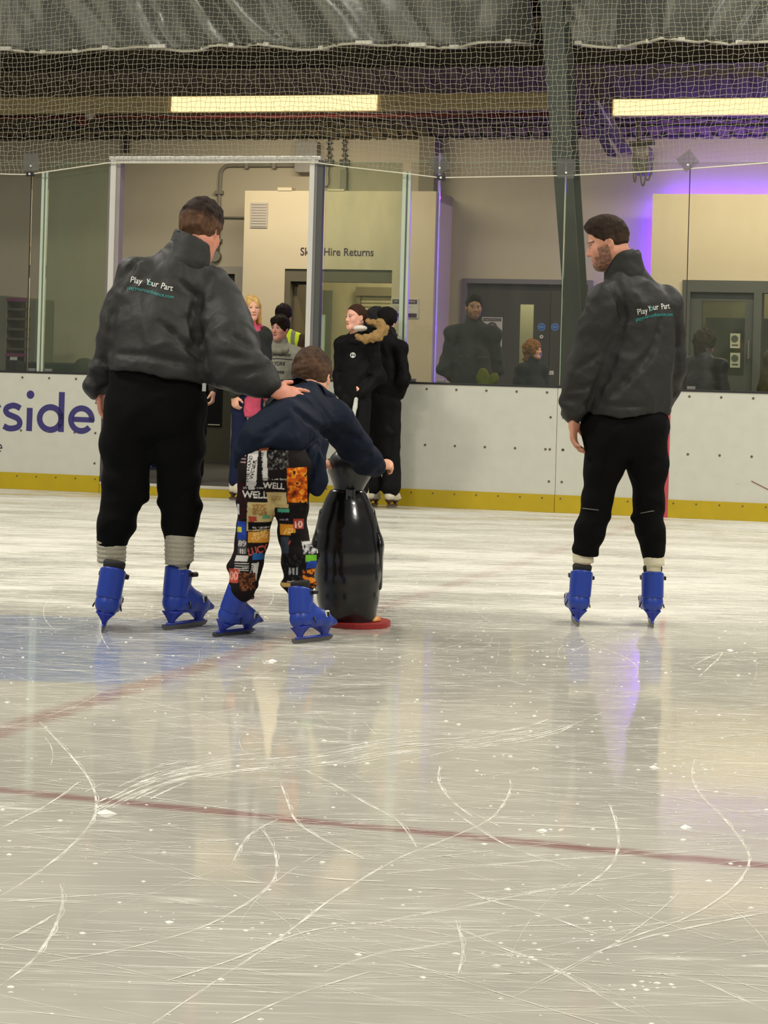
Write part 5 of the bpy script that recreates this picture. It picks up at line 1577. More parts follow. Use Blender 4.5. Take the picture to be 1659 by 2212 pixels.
for cx, cy, dy in ((1259, 1212, .035), (1412, 1217, .04)):
    Fs = Field(*bounds([J(cx, cy, dy)], .09), .006)
    Fs.put(cone(J(cx, cy - 16, dy), J(cx + 1, cy + 2, dy), .047, .047), 0); Fs.cut(J(cx, cy + 4, dy), (0, 0, -1), .004); Fs.put(cone(J(cx, cy - 6, dy), J(cx, cy + 40, dy), .034, .032), .0)
    wear(rm, 'sock', Fs, M_SOCKW)
put_skate(rm, ground(1247, 1354) + Vector((.0, .125, 0)), -2, 4.5, 0, .93)
put_skate(rm, ground(1413, 1357) + Vector((0, .125, 0)), 2, -.5, 0, .93)

# ---------------------------------------------------------------- left-hand man, leaning, hand on the boy's back
D0 = 9.30; J = JF(D0)
base = tuple((ground(219, 1366) + ground(395, 1360)) / 2 + Vector((0, .12, 0)))
nk = J(412, 545, .14); shL, shR = J(303, 600, .10), J(452, 622, .14)
elL, wrL = J(240, 735, .05), J(213, 838, .11)
elR, wrR = J(506, 768, -.06), J(582, 840, -.13)
hipL, hipR = J(288, 880, -.0), J(384, 885, .0)
knL, anL = J(262, 1085, .03), J(241, 1195, .03); knR, anR = J(391, 1085, .05), J(387, 1200, .03)
fw = nrm((.10, .95, -.28))
hc = J(434, 503, .19); HR = basis((.36, .86, -.36), (.10, .30, 1)); hk = 1.0
Fb = Field(*bounds([hc, anL, anR, elL, elR, wrL, wrR, V3(base), J(670, 870, .1)], .15), .013,
           [(hc - .12, hc + .12, .0045), (wrL + V3((-.06, -.07, -.17)), wrL + V3((.08, .08, .03)), .0042), (wrR + V3((-.03, -.09, -.12)), wrR + V3((.20, .10, .06)), .0040)])
head_field(Fb, hc, HR, hk)
Fb.put(cone(hc + HR @ V3((0, -.03, -.05)), nk + V3((0, 0, -.02)), .058, .064), .03)
chain(Fb, [nk, J(365, 660, .13), J(338, 790, .03), J(336, 860, .02)], [.07, .11, .10, .10], .06, (fw, 1.6))
chain(Fb, [shL, elL, wrL], [.042, .036, .028], .02); chain(Fb, [shR, elR, wrR], [.042, .036, .028], .02)
chain(Fb, [nk, shL], [.05, .036], .03); chain(Fb, [nk, shR], [.05, .036], .03)
chain(Fb, [hipL, knL, anL, J(236, 1270, .05)], [.08, .05, .030, .026], .03); chain(Fb, [hipR, knR, anR, J(386, 1270, .05)], [.08, .05, .030, .026], .03)
hand(Fb, wrL + V3((.004, 0, -.012)), (.10, .10, -1), (1, .1, .1), (.0, 1, .1), (.30, .45, .4), .98, .03, .5)
hand(Fb, wrR + V3((.015, .005, -.004)), (.95, .22, -.26), (-.10, .80, -.62), (.0, .60, .80), (.04, .10, .12), 1.02, .26, .1)
P, Q = Fb.mesh(1)
lm = person_obj(P, Q, skin_cols(P, hc, HR, hk, (204, 134, 108)), base, 'man in charcoal jacket leaning over with one hand on the boy\'s back')
HP, HQ, HL = hair_mesh(hc, HR, hk, 'short', .022, .0042, 5, -.024, .005)
setp(mesh_obj('hair', HP, HQ, M_HAIR, lm, smooth=True, cols=hair_cols(HL, (40, 28, 21), (92, 66, 48))), 'dark brown hair faded short at the sides')
Fj = Field(*bounds([J(175, 500, -.1), J(612, 870, .35), shL, shR], .09), .0075)
chain(Fj, [J(385, 585, .13), J(355, 650, .10), J(335, 720, .04), J(330, 790, .0), J(335, 822, .0)], [.13, .178, .192, .196, .198], .05, (fw, 1.45))
Fj.put(cone(shL, shR, .080, .086, (fw, 1.1)), .06)
Fj.put(cone(J(402, 548, .14), J(388, 610, .13), .078, .12), .05)
chain(Fj, [shL, J(273, 655, .09), elL, J(222, 795, .08), wrL], [.082, .075, .068, .062, .050], .016)
chain(Fj, [shR, J(480, 690, .06), elR, J(546, 808, -.10), wrR], [.096, .104, .100, .074, .044], .02)
Fj.put(ell(J(500, 795, -.06), (.085, .08, .075)), .05); Fj.put(ell(J(560, 834, -.12), (.052, .048, .042)), .03)
for px, py, dy in ((200, 832, .08), (215, 843, .08)): Fj.put(ell(J(px, py, dy), (.040, .045, .030)), .03)
Fj.cut(J(335, 812), (-.07, 0, -1), .012)
# the hem cut must not take the cuffs: put them back
chain(Fj, [J(222, 795, .08), wrL], [.062, .050], .02); chain(Fj, [J(546, 808, -.10), wrR], [.074, .044], .03)
Fj.put(ell(J(500, 795, -.06), (.085, .08, .07)), .05); Fj.put(ell(J(560, 834, -.12), (.052, .048, .042)), .03); Fj.put(ell(J(202, 834, .08), (.042, .048, .032)), .03)
for a_, b_, r_ in ((J(415, 640, -.10), J(440, 760, -.14), .020), (J(350, 680, -.14), J(430, 770, -.18), .014), (J(245, 660, -.06), J(232, 770, -.10), .014), (J(255, 770, -.2), J(430, 790, -.2), .012), (J(300, 560, .0), J(255, 620, .02), .010),
                  (J(420, 590, .0), J(455, 640, -.02), .010), (J(535, 720, -.05), J(470, 790, -.09), .014), (J(560, 780, -.05), J(520, 830, -.08), .012)):
    Fj.put(cone(a_, b_, r_ * .6, r_), .035, 'sub')
cloth(Fj, 61, .026, 8, (1, 1, .8)); cloth(Fj, 73, .009, 20)
for path, r_ in (([(432, 640), (420, 690), (428, 745), (442, 790)], .026), ([(345, 695), (395, 738), (432, 772)], .018), ([(242, 762), (330, 768), (425, 790)], .016), ([(246, 640), (236, 715), (233, 790)], .020),
                 ([(490, 715), (535, 745)], .016), ([(468, 765), (540, 775)], .018), ([(500, 810), (565, 795)], .016), ([(300, 560), (262, 600)], .012), ([(205, 770), (236, 790)], .012), ([(192, 815), (225, 822)], .012), ([(380, 600), (425, 640)], .012)):
    groove(Fj, J, path, r_)
jk, JP, JQ = wear(lm, 'jacket', Fj, M_JKT, 1)
Fc = Field(*bounds([J(375, 510, .15), J(455, 570, .15)], .13), .0055)
c0, c1 = J(404, 568, .13), J(420, 500, .16); cu = nrm(c1 - c0); sd = nrm((.9, .1, -.35))
Fc.put(cone(c0, c1, .100, .082, (fw, 1.08)), 0); Fc.put(cone(c0 - cu * .1, c1 + cu * .2, .082, .066, (fw, 1.08)), .004, 'sub')
Fc.cut(J(418, 512, .15), (.46, .15, 1), .004); Fc.cut(J(405, 577, .14), (-.35, 0, -1), .004)
cloth(Fc, 15, .006, 14)
wear(jk, 'collar', Fc, M_JKT)
jacket_text(jk, JP, JQ, J,
            [('Play', [(281, 609), (294, 612), (307, 614)], 13, M_WPRT, 'lettering'), ('Y', [(315, 614.5), (323, 616)], 13, M_WPRT, 'lettering'), ('o', [(319, 615.5), (328, 617.5)], 13, M_TEALO, 'lettering'),
             ('ur', [(328, 618), (342, 621)], 13, M_WPRT, 'lettering'), ('Part', [(348, 623), (360, 626), (373, 629)], 13, M_WPRT, 'lettering')],
            [('playyourconfidence.com', [(275, 626), (292, 626), (315, 631), (345, 640), (376, 646)], 8, M_TEAL, 'web_address')])
p_ = J(441, 836, -.06); MB().box(p_[0] - .008, p_[0] + .008, p_[1] - .004, p_[1] + .004, p_[2] - .018, p_[2] + .016, .002).build('hem_tag', M_WPRT, jk)
Ft = Field(*bounds([hipL, hipR, anL, anR, J(334, 800)], .17), .0078)
Ft.put(cone(J(334, 792, .0), J(334, 862, 0), .185, .200, ((0, 1, 0), 1.55)), 0)
Ft.put(ell(J(300, 895, -.06), (.10, .08, .11)), .05); Ft.put(ell(J(370, 897, -.06), (.10, .08, .11)), .05)
chain(Ft, [J(280, 880, .0), J(274, 965, .01), J(272, 1040, .02), J(259, 1090, .03), J(250, 1130, .03), J(243, 1184, .03)], [.108, .104, .088, .078, .070, .066], .04)
chain(Ft, [J(386, 880, .0), J(386, 965, .02), J(388, 1040, .04), J(391, 1090, .04), J(391, 1130, .04), J(388, 1186, .03)], [.108, .103, .084, .072, .067, .062], .04)
for p, r_ in ((J(302, 1075, .0), .03), (J(358, 1085, .02), .025), (J(424, 1090, .03), .025), (J(292, 1098, .0), .02)): Ft.put(ell(p, (r_, r_, r_ * .7)), .02)
Ft.cut(J(334, 783), (0, 0, 1), .006); Ft.cut(J(243, 1183), (0, 0, -1), .006)
cloth(Ft, 81, .014, 10, (1, 1, 1.2))
wear(lm, 'trousers', Ft, M_TRS)
for (x0, y0, x1, y1, dy) in ((241, 1176, 241, 1216, .03), (388, 1178, 387, 1218, .03)):
    Fs = Field(*bounds([J(x0, y0, dy), J(x1, y1 + 30, dy)], .1), .006)
    Fs.put(cone(J(x0, y0 - 10, dy), J(x1, y1 - 2, dy), .063, .060), 0); Fs.cut(J(x1, y1, dy), (.08, 0, -1), .01)
    Fs.put(cone(J(x1, y1 - 12, dy), J(x1, y1 + 25, dy), .034, .032), .0)
    Fs.displace(lambda x, y, z: .003 * np.sin(z * 330 + 6 * x))
    wear(lm, 'sock', Fs, M_SOCKG)
put_skate(lm, ground(219, 1366) + Vector((-.005, .125, 0)), -3, 8, 0, 1.0)
put_skate(lm, ground(398, 1358) + Vector((.0, .02, 0)), 34, 0, 0, 1.0)
# ---------------------------------------------------------------- penguin skating aid
D0 = 9.68; J = JF(D0); px1 = D0 / F
M_PENG = mat('gloss_black_plastic', (11, 11, 11), .22, var=.15, scale=6, coat=.3, bump=.04, bscale=40)
M_PENGH = mat('worn_grey_black_plastic', (46, 46, 46), .32, var=.12, scale=8)
pb = tuple(J(756, 1352))
pb = (pb[0], pb[1], 0.0)
pg = thing('penguin_skating_aid', 'black plastic penguin skating aid held by the boy', 'skating aid', pb, frame=False)
Fp = Field(*bounds([J(660, 1060, -.2), J(850, 1370, .2)], .03), .0065)
prof = [(1052, 28, 752), (1066, 31, 751), (1080, 42, 750), (1105, 54, 750), (1140, 66, 750), (1190, 73, 750), (1240, 73, 751), (1290, 66, 752), (1325, 57, 753), (1343, 52, 754)]
for (y0, r0, x0), (y1, r1, x1) in zip(prof[:-1], prof[1:]):
    Fp.put(cone(J(x0, y0), J(x1, y1), r0 * px1, r1 * px1, ((0, 1, 0), 1.06)), .015)
Fp.cut(J(755, 1356), (0, 0, -1), .01); Fp.cut(J(755, 1058), (0, 0, 1), .006)
Fp.put(cone(J(760, 1330, -.0), J(760, 1352, -.0), .105, .108, ((0, 1, 0), 1.05)), .012)
Fp.cut(J(755, 1357), (0, 0, -1), .006)
P, Q = Fp.mesh(1); mesh_obj('body', P, Q, M_PENG, pg, smooth=True)
Fp = Field(*bounds([J(700, 965, -.15), J(815, 1070, .15)], .03), .0055)
Fp.put(ell(J(757, 1010), (.096, .098, .080)), 0); Fp.put(cone(J(757, 1010), J(752, 1062), .090, .062), .03)
Fp.cut(J(752, 1064), (0, 0, -1), .006)
P, Q = Fp.mesh(1); mesh_obj('head', P, Q, M_PENGH, pg, smooth=True)
for s, xt, xm, xb in ((1, 806, 823, 821), (-1, 694, 679, 684)):
    Ff = Field(*bounds([J(xt, 1110), J(xb, 1275)], .09), .0055)
    chain(Ff, [J(xt, 1112, .0), J(xm - s * 2, 1180, -.01), J(xb, 1262, -.005)], [.030, .042, .028], .03, ((1, 0, 0), 2.6))
    wear(pg, 'flipper', Ff, M_PENG)
mb = MB(); p = J(757, 1067, -.075)
for dx in (-.016, .016): mb.box(p[0] + dx - .005, p[0] + dx + .005, p[1] - .014, p[1] + .03, p[2] - .024, p[2] + .022, .004)
mb.box(p[0] - .014, p[0] + .014, p[1] - .006, p[1] + .03, p[2] - .022, p[2] + .018, .003)
mb.build('neck_clip', mat('clip_plastic', (60, 60, 62), .15, coat=.5), pg)
mb = MB(); mb.tube([J(700, 1000), J(838, 1006)], .013, 10); mb.build('handlebar', M_BKB, pg, smooth=True)
for px_ in (709, 835):
    MB().tube([J(px_ - 4, 1000 + (px_ > 800) * 5), J(px_ + 5, 1000 + (px_ > 800) * 5)], .019, 10).build('grip_end', M_BKB, pg, smooth=True)
c = J(769, 1354); n = 40
poly = [(c[0] + (.138 if math.cos(a) < 0 else .150) * math.cos(a), c[1] + .02 + .19 * math.sin(a)) for a in [2 * math.pi * k / n for k in range(n)]]
MB().prism(poly, 'z', .001, .022).build('base_board', mat('red_base_board', (150, 36, 34), .5, var=.1), pg)
Fo = Field(*bounds([J(806, 1338, 0)], .09), .0055)
Fo.put(ell(J(806, 1342, .01), (.035, .07, .030)), 0); Fo.put(ell(J(708, 1343, .01), (.03, .06, .02)), 0); Fo.cut((0, 0, .022), (0, 0, -1))
wear(pg, 'foot', Fo, mat('orange_foot', (196, 128, 40), .45, var=.08))

# ---------------------------------------------------------------- the boy bending over it
D0 = 9.08; J = JF(D0)
base = tuple((ground(495, 1377) + ground(676, 1391)) / 2 + Vector((0, .08, 0)))
nk = J(668, 862, .30); shL, shR = J(622, 880, .26), J(722, 898, .30)
elL, wrL = J(655, 968, .44), J(690, 1001, .55); elR, wrR = J(768, 968, .40), J(808, 1006, .54)
hipL, hipR = J(560, 1005, .0), J(628, 1008, .0)
knL, anL = J(545, 1170, .06), J(520, 1275, .03); knR, anR = J(640, 1175, .06), J(650, 1275, .03)
hc = J(673, 822, .36); HR = basis((.22, .80, -.55), (.05, .55, 1)); hk = 1.0
Fb = Field(*bounds([hc, anL, anR, elL, elR, wrL, wrR, V3(base)], .14), .012,
           [(hc - .12, hc + .12, .0045), (wrR - .07, wrR + .09, .0040), (wrL - .06, wrL + .08, .0045)])
head_field(Fb, hc, HR, hk)
Fb.put(cone(hc + HR @ V3((0, -.03, -.05)), nk, .045, .050), .03)
chain(Fb, [nk, J(640, 910, .22), J(605, 965, .08), J(594, 1000, .0)], [.05, .07, .07, .07], .05, ((0, .6, .8), 1.3))
chain(Fb, [shL, elL, wrL], [.042, .034, .024], .02); chain(Fb, [shR, elR, wrR], [.042, .034, .024], .02)
chain(Fb, [nk, shL], [.045, .04], .03); chain(Fb, [nk, shR], [.045, .04], .03)
chain(Fb, [hipL, knL, anL, J(517, 1300, .03)], [.06, .036, .024, .020], .03); chain(Fb, [hipR, knR, anR, J(652, 1305, .03)], [.06, .036, .024, .020], .03)
hand(Fb, wrR + V3((.004, .0, 0)), (.80, .28, .10), (.1, .6, -.75), (-.35, .5, .6), (.75, .95, .8), .76, .03, .6)
hand(Fb, wrL + V3((-.0, .0, 0)), (.55, .6, .05), (.1, .3, -.9), (.6, -.3, .4), (.7, .9, .8), .76, .03, .6)
P, Q = Fb.mesh(1)
by = person_obj(P, Q, skin_cols(P, hc, HR, hk, (220, 160, 128)), base, 'boy in navy jacket and patterned trousers bending over the penguin')
HP, HQ, HL = hair_mesh(hc, HR, hk, 'short', .015, .0042, 9, -.020, .0045)
setp(mesh_obj('hair', HP, HQ, M_HAIR, by, smooth=True, cols=hair_cols(HL, (66, 48, 35), (84, 62, 46))), 'short mid brown hair')
M_NAVYJ = mat('navy_fleece', (11, 21, 38), .8, var=.10, scale=22, bump=.5, bscale=17, spec=.2)
bdir = nrm(J(660, 880, .30) - J(595, 985, .0))
Fj = Field(*bounds([J(505, 830, -.1), J(825, 1080, .6), nk], .07), .0066)
fl = ((-.15, .62, .75), 1.25)
chain(Fj, [J(668, 872, .29), J(645, 905, .22), J(615, 942, .10), J(592, 965, .03)], [.098, .128, .146, .146], .05, fl)
Fj.put(cone(shL, shR, .070, .070), .05)
chain(Fj, [shR, J(742, 930, .36), elR, J(790, 992, .48), wrR], [.074, .062, .058, .052, .044], .03)
chain(Fj, [shL, elL, J(678, 992, .52)], [.066, .056, .044], .03)
# left hem corner and the long flap hanging on the right
chain(Fj, [J(560, 945, .05), J(526, 985, .02), J(514, 1004, .02)], [.07, .040, .018], .04, ((1, -.2, .4), 1.5))
chain(Fj, [J(650, 940, .10), J(672, 1000, .02), J(682, 1045, .0), J(685, 1068, .0)], [.085, .054, .034, .012], .04, ((.2, 1, 0), 1.9))
Fj.put(cone(J(690, 960, .14), J(690, 1020, .05), .05, .02, ((.2, 1, 0), 1.5)), .04)
# the raised hem over the seat
Fj.put(ell(J(580, 1032, -.06), (.108, .20, .128)), .02, 'sub'); Fj.put(ell(J(625, 1050, -.08), (.062, .16, .110)), .02, 'sub')
for a_, b_, r_ in ((J(700, 935, .1), J(640, 985, -.05), .010), (J(640, 890, .1), J(560, 940, -.06), .008), (J(740, 910, .2), J(700, 940, .15), .009)):
    Fj.put(cone(a_, b_, r_ * .6, r_), .03, 'sub')
cloth(Fj, 91, .016, 10); cloth(Fj, 95, .005, 26)
for path, r_ in (([(640, 885), (690, 925), (722, 948)], .016), ([(600, 925), (555, 960)], .010), ([(735, 935), (775, 950)], .012), ([(770, 985), (800, 985)], .010), ([(690, 960), (672, 1030)], .012), ([(620, 905), (570, 935)], .008)):
    groove(Fj, J, path, r_)
jk, JP, JQ = wear(by, 'jacket', Fj, M_NAVYJ)
Fc = Field(*bounds([J(600, 830, .3), J(725, 880, .4)], .07), .0055)
chain(Fc, [J(612, 834, .27), J(640, 840, .25), J(680, 852, .25), J(714, 862, .30)], [.024, .042, .042, .026], .02)
chain(Fc, [J(605, 834, .33), J(622, 846, .26)], [.010, .030], .02)
cloth(Fc, 19, .006, 18)
wear(jk, 'collar', Fc, M_NAVYJ)
# trousers with their printed patches: a small painted canvas laid over the back of the legs
K2 = 2; cw, ch = 240 * K2, 350 * K2; ox, oy = 470, 950
CV = np.tile(np.array(lin((22, 17, 17))[:3]), (ch, cw, 1))
def rect(x0, y0, x1, y1, col, sh=0.0):
    yy, xx = np.mgrid[0:ch, 0:cw]; X_ = xx / K2 + ox; Y_ = yy / K2 + oy
    Xs = X_ - sh * (Y_ - (y0 + y1) / 2)
    m = (Xs >= x0) & (Xs < x1) & (Y_ >= y0) & (Y_ < y1); CV[m] = lin(col)[:3]
def blot(x0, y0, x1, y1, cols, seed, f=.6):
    yy, xx = np.mgrid[0:ch, 0:cw]; X_ = xx / K2 + ox; Y_ = yy / K2 + oy
    m = (X_ >= x0) & (X_ < x1) & (Y_ >= y0) & (Y_ < y1)
    v = noise3(X_[m], Y_[m], X_[m] * 0, seed, 3, f) * .5 + .5
    idx = np.clip((v * len(cols)).astype(int), 0, len(cols) - 1)
    CV[m] = np.array([lin(c)[:3] for c in cols])[idx]
def word(txt, x, y, wpx, hpx, col, rot=0.0):
    vs, fs = text_mesh(txt, 1.0, 0, .02); vs, fs = subdiv_poly(vs, fs, 0); a = np.array(vs)
    a0, a1 = a[:, 0].min(), a[:, 0].max(); u = (a[:, 0] - a0) / (a1 - a0) * wpx; v = -a[:, 2] / .7 * hpx
    c_, s_ = math.cos(math.radians(rot)), math.sin(math.radians(rot)); X_ = (x + u * c_ - v * s_ - ox) * K2; Y_ = (y + u * s_ + v * c_ - oy) * K2
    cl_ = lin(col)[:3]
    for f in fs:
        xs, ys = X_[list(f)], Y_[list(f)]
        i0, i1, j0, j1 = int(max(0, xs.min())), int(min(cw, xs.max() + 2)), int(max(0, ys.min())), int(min(ch, ys.max() + 2))
        if i1 <= i0 or j1 <= j0: continue
        gx, gy = np.meshgrid(np.arange(i0, i1) + .5, np.arange(j0, j1) + .5)
        d_ = (ys[1] - ys[2]) * (xs[0] - xs[2]) + (xs[2] - xs[1]) * (ys[0] - ys[2])
        if abs(d_) < 1e-9: continue
        l0 = ((ys[1] - ys[2]) * (gx - xs[2]) + (xs[2] - xs[1]) * (gy - ys[2])) / d_; l1 = ((ys[2] - ys[0]) * (gx - xs[2]) + (xs[0] - xs[2]) * (gy - ys[2])) / d_
        m = (l0 >= -.02) & (l1 >= -.02) & (l0 + l1 <= 1.02); CV[j0:j1, i0:i1][m] = cl_
WH, CRM, TAN, ORG, RED_, BLU, GRN, BLK = (196, 192, 186), (186, 166, 116), (160, 138, 84), (206, 112, 22), (168, 66, 50), (38, 66, 150), (110, 180, 50), (16, 14, 14)
rect(470, 950, 720, 1300, (24, 18, 18))
blot(515, 1040, 540, 1120, [(24, 16, 16), (46, 14, 14)], 1)
rect(536, 972, 558, 1048, WH, -.06); rect(540, 966, 552, 974, WH); rect(539, 1044, 552, 1056, WH)
word('THE HARD', 538, 1042, 60, 7, BLK, -80); word('WORK', 549, 1034, 44, 8, BLK, -78)
rect(568, 966, 580, 1030, WH, .05); word('THE HARD', 570, 1026, 50, 6, BLK, -88)
rect(562, 962, 584, 972, (206, 120, 84))
blot(582, 964, 626, 1012, [(20, 18, 18), (20, 18, 18), (60, 58, 56), (120, 118, 114)], 4, .8)
for i in range(3): rect(521, 982 + i * 7, 533, 984 + i * 7, (170, 140, 140), .2)
word('all for a new', 527, 1054, 46, 5, (170, 166, 160), 0); word('WELL', 524, 1074, 56, 15, (214, 210, 204), 1)
word('this is over done', 571, 1035, 50, 4.5, (170, 166, 160), 0); word('WELL', 570, 1052, 46, 13, (214, 210, 204), 4)
blot(622, 1008, 664, 1086, [(90, 32, 14), (150, 62, 18), (206, 92, 20), (226, 150, 40), (60, 28, 14)], 6, .35)
blot(620, 1084, 662, 1120, [(16, 14, 14), (26, 22, 20)], 2)
rect(534, 1084, 592, 1146, CRM, -.05); blot(546, 1088, 578, 1112, [(176, 156, 106), (150, 110, 60), (176, 156, 106)], 3, .7)
rect(538, 1114, 556, 1126, (160, 66, 50)); rect(568, 1112, 584, 1120, (90, 150, 110)); rect(536, 1127, 592, 1144, BLK); word('the moment', 546, 1141, 36, 5, (190, 188, 182))
rect(578, 1062, 620, 1088, CRM, .1); word('CASE', 588, 1080, 20, 9, (150, 110, 56)); rect(592, 1088, 624, 1096, (176, 156, 106)); rect(600, 1098, 626, 1106, (70, 150, 120)); rect(600, 1110, 626, 1118, BLK); word('march', 604, 1124, 20, 5, (160, 150, 170))
rect(536, 1148, 586, 1172, (196, 138, 50), -.08); word('TOPSY', 544, 1169, 36, 8, (226, 190, 120), -12); word('BEEF', 548, 1158, 30, 7, (226, 190, 120), -12)
rect(604, 1132, 638, 1156, (200, 132, 40), .05); word('JAZZ', 612, 1151, 22, 9, (230, 190, 110))
rect(634, 1120, 656, 1142, (160, 60, 56)); word('10', 638, 1140, 16, 14, (226, 190, 176), -4)
word('LUCY', 538, 1200, 42, 15, (190, 92, 80), -12)
word('IV', 612, 1176, 18, 16, (196, 70, 60), 8); rect(628, 1150, 650, 1180, BLK)
rect(512, 1126, 532, 1166, BLU); rect(512, 1138, 522, 1150, (180, 180, 60)); rect(512, 1088, 517, 1112, (200, 200, 200))
rect(513, 1166, 533, 1196, (70, 66, 66)); word('89', 514, 1180, 18, 12, (190, 186, 180)); word('III', 518, 1196, 12, 10, (190, 186, 180))
rect(508, 1200, 536, 1212, (200, 196, 190), -.3); 
for i in range(5): rect(506, 1216 + i * 5, 538, 1217.8 + i * 5, (180, 178, 174), -.1)
rect(546, 1196, 568, 1210, (40, 96, 160)); rect(541, 1216, 556, 1254, WH, -.15); word('HARD', 544, 1250, 30, 7, BLK, -82)
rect(494, 1228, 516, 1258, (180, 76, 60)); word('00', 496, 1252, 18, 18, (226, 160, 140), 0); blot(518, 1236, 552, 1275, [(24, 18, 18), (60, 34, 20), (120, 70, 40), (24, 18, 18)], 7, .4)
rect(654, 1170, 684, 1196, (196, 194, 190), .2); blot(656, 1176, 684, 1196, [(196, 194, 190), (150, 150, 150), (40, 40, 40)], 11, .6)
rect(660, 1198, 684, 1212, GRN); rect(662, 1212, 684, 1228, BLU); rect(606, 1160, 624, 1200, (50, 60, 70)); blot(610, 1196, 660, 1262, [(18, 16, 16), (18, 16, 16), (40, 40, 40)], 13, .5)
word('III', 624, 1240, 20, 14, (150, 150, 150)); blot(654, 1230, 684, 1270, [(120, 44, 20), (206, 120, 30), (40, 20, 16), (180, 80, 30)], 15, .3)
rect(606, 1258, 650, 1268, (196, 160, 90), .1); rect(620, 1254, 655, 1256, (190, 180, 170))
c_ref = J(470, 950); c_ref2 = J(710, 1300)
def trouser_cols(P):
    x = (P[:, 0] - c_ref[0]) / (c_ref2[0] - c_ref[0]); z = (P[:, 2] - c_ref[2]) / (c_ref2[2] - c_ref[2])
    # undo the small roll between photo rows and level ground
    pxx = ox + x * 240 - (z - .5) * 0; pyy = oy + z * 350
    a = (P[:, 0] * F / D0); b = (H - P[:, 2]) * F / D0
    pxx = CX + a * CR - b * SR; pyy = CY + a * SR + b * CR
    i = np.clip(((pyy - oy) * K2).astype(int), 0, ch - 1); j = np.clip(((pxx - ox) * K2).astype(int), 0, cw - 1)
    return CV[i, j]
M_PTR = mat('printed_cotton', (30, 24, 24), .85, spec=.15, var=.06, scale=25, attr='Col', bump=.35, bscale=18)
Ft = Field(*bounds([hipL, hipR, anL, anR], .12), .0034)
Ft.put(ell(J(593, 1000, .01), (.136, .115, .105)), 0)
Ft.put(ell(J(565, 1015, -.03), (.075, .075, .085)), .04); Ft.put(ell(J(625, 1018, -.03), (.072, .075, .085)), .04)
chain(Ft, [J(558, 1010, .0), J(553, 1090, .03), J(544, 1165, .06), J(530, 1225, .05), J(522, 1272, .03)], [.080, .071, .060, .060, .060], .03)
chain(Ft, [J(628, 1010, .0), J(632, 1090, .03), J(634, 1160, .06), J(645, 1205, .05), J(646, 1264, .03)], [.078, .062, .053, .064, .060], .03)
for p, r_ in ((J(505, 1225, .03), .03), (J(675, 1195, .04), .028), (J(618, 1262, .02), .024), (J(672, 1262, .02), .028), (J(545, 1265, .02), .022)): Ft.put(ell(p, (r_, r_, r_ * .7)), .02)
Ft.put(cone(J(593, 985, .03), J(600, 955, .08), .125, .11, ((0, 1, 0), 1.2)), .04); Ft.cut(J(600, 938), (0, -.4, 1), .01)
cloth(Ft, 101, .010, 13, (1, 1, 1.3))
wear(by, 'trousers', Ft, M_PTR, 1, trouser_cols)
put_skate(by, ground(503, 1372), 40, 19, 0, .84)
put_skate(by, ground(676, 1387), 38, -10, 0, .86)
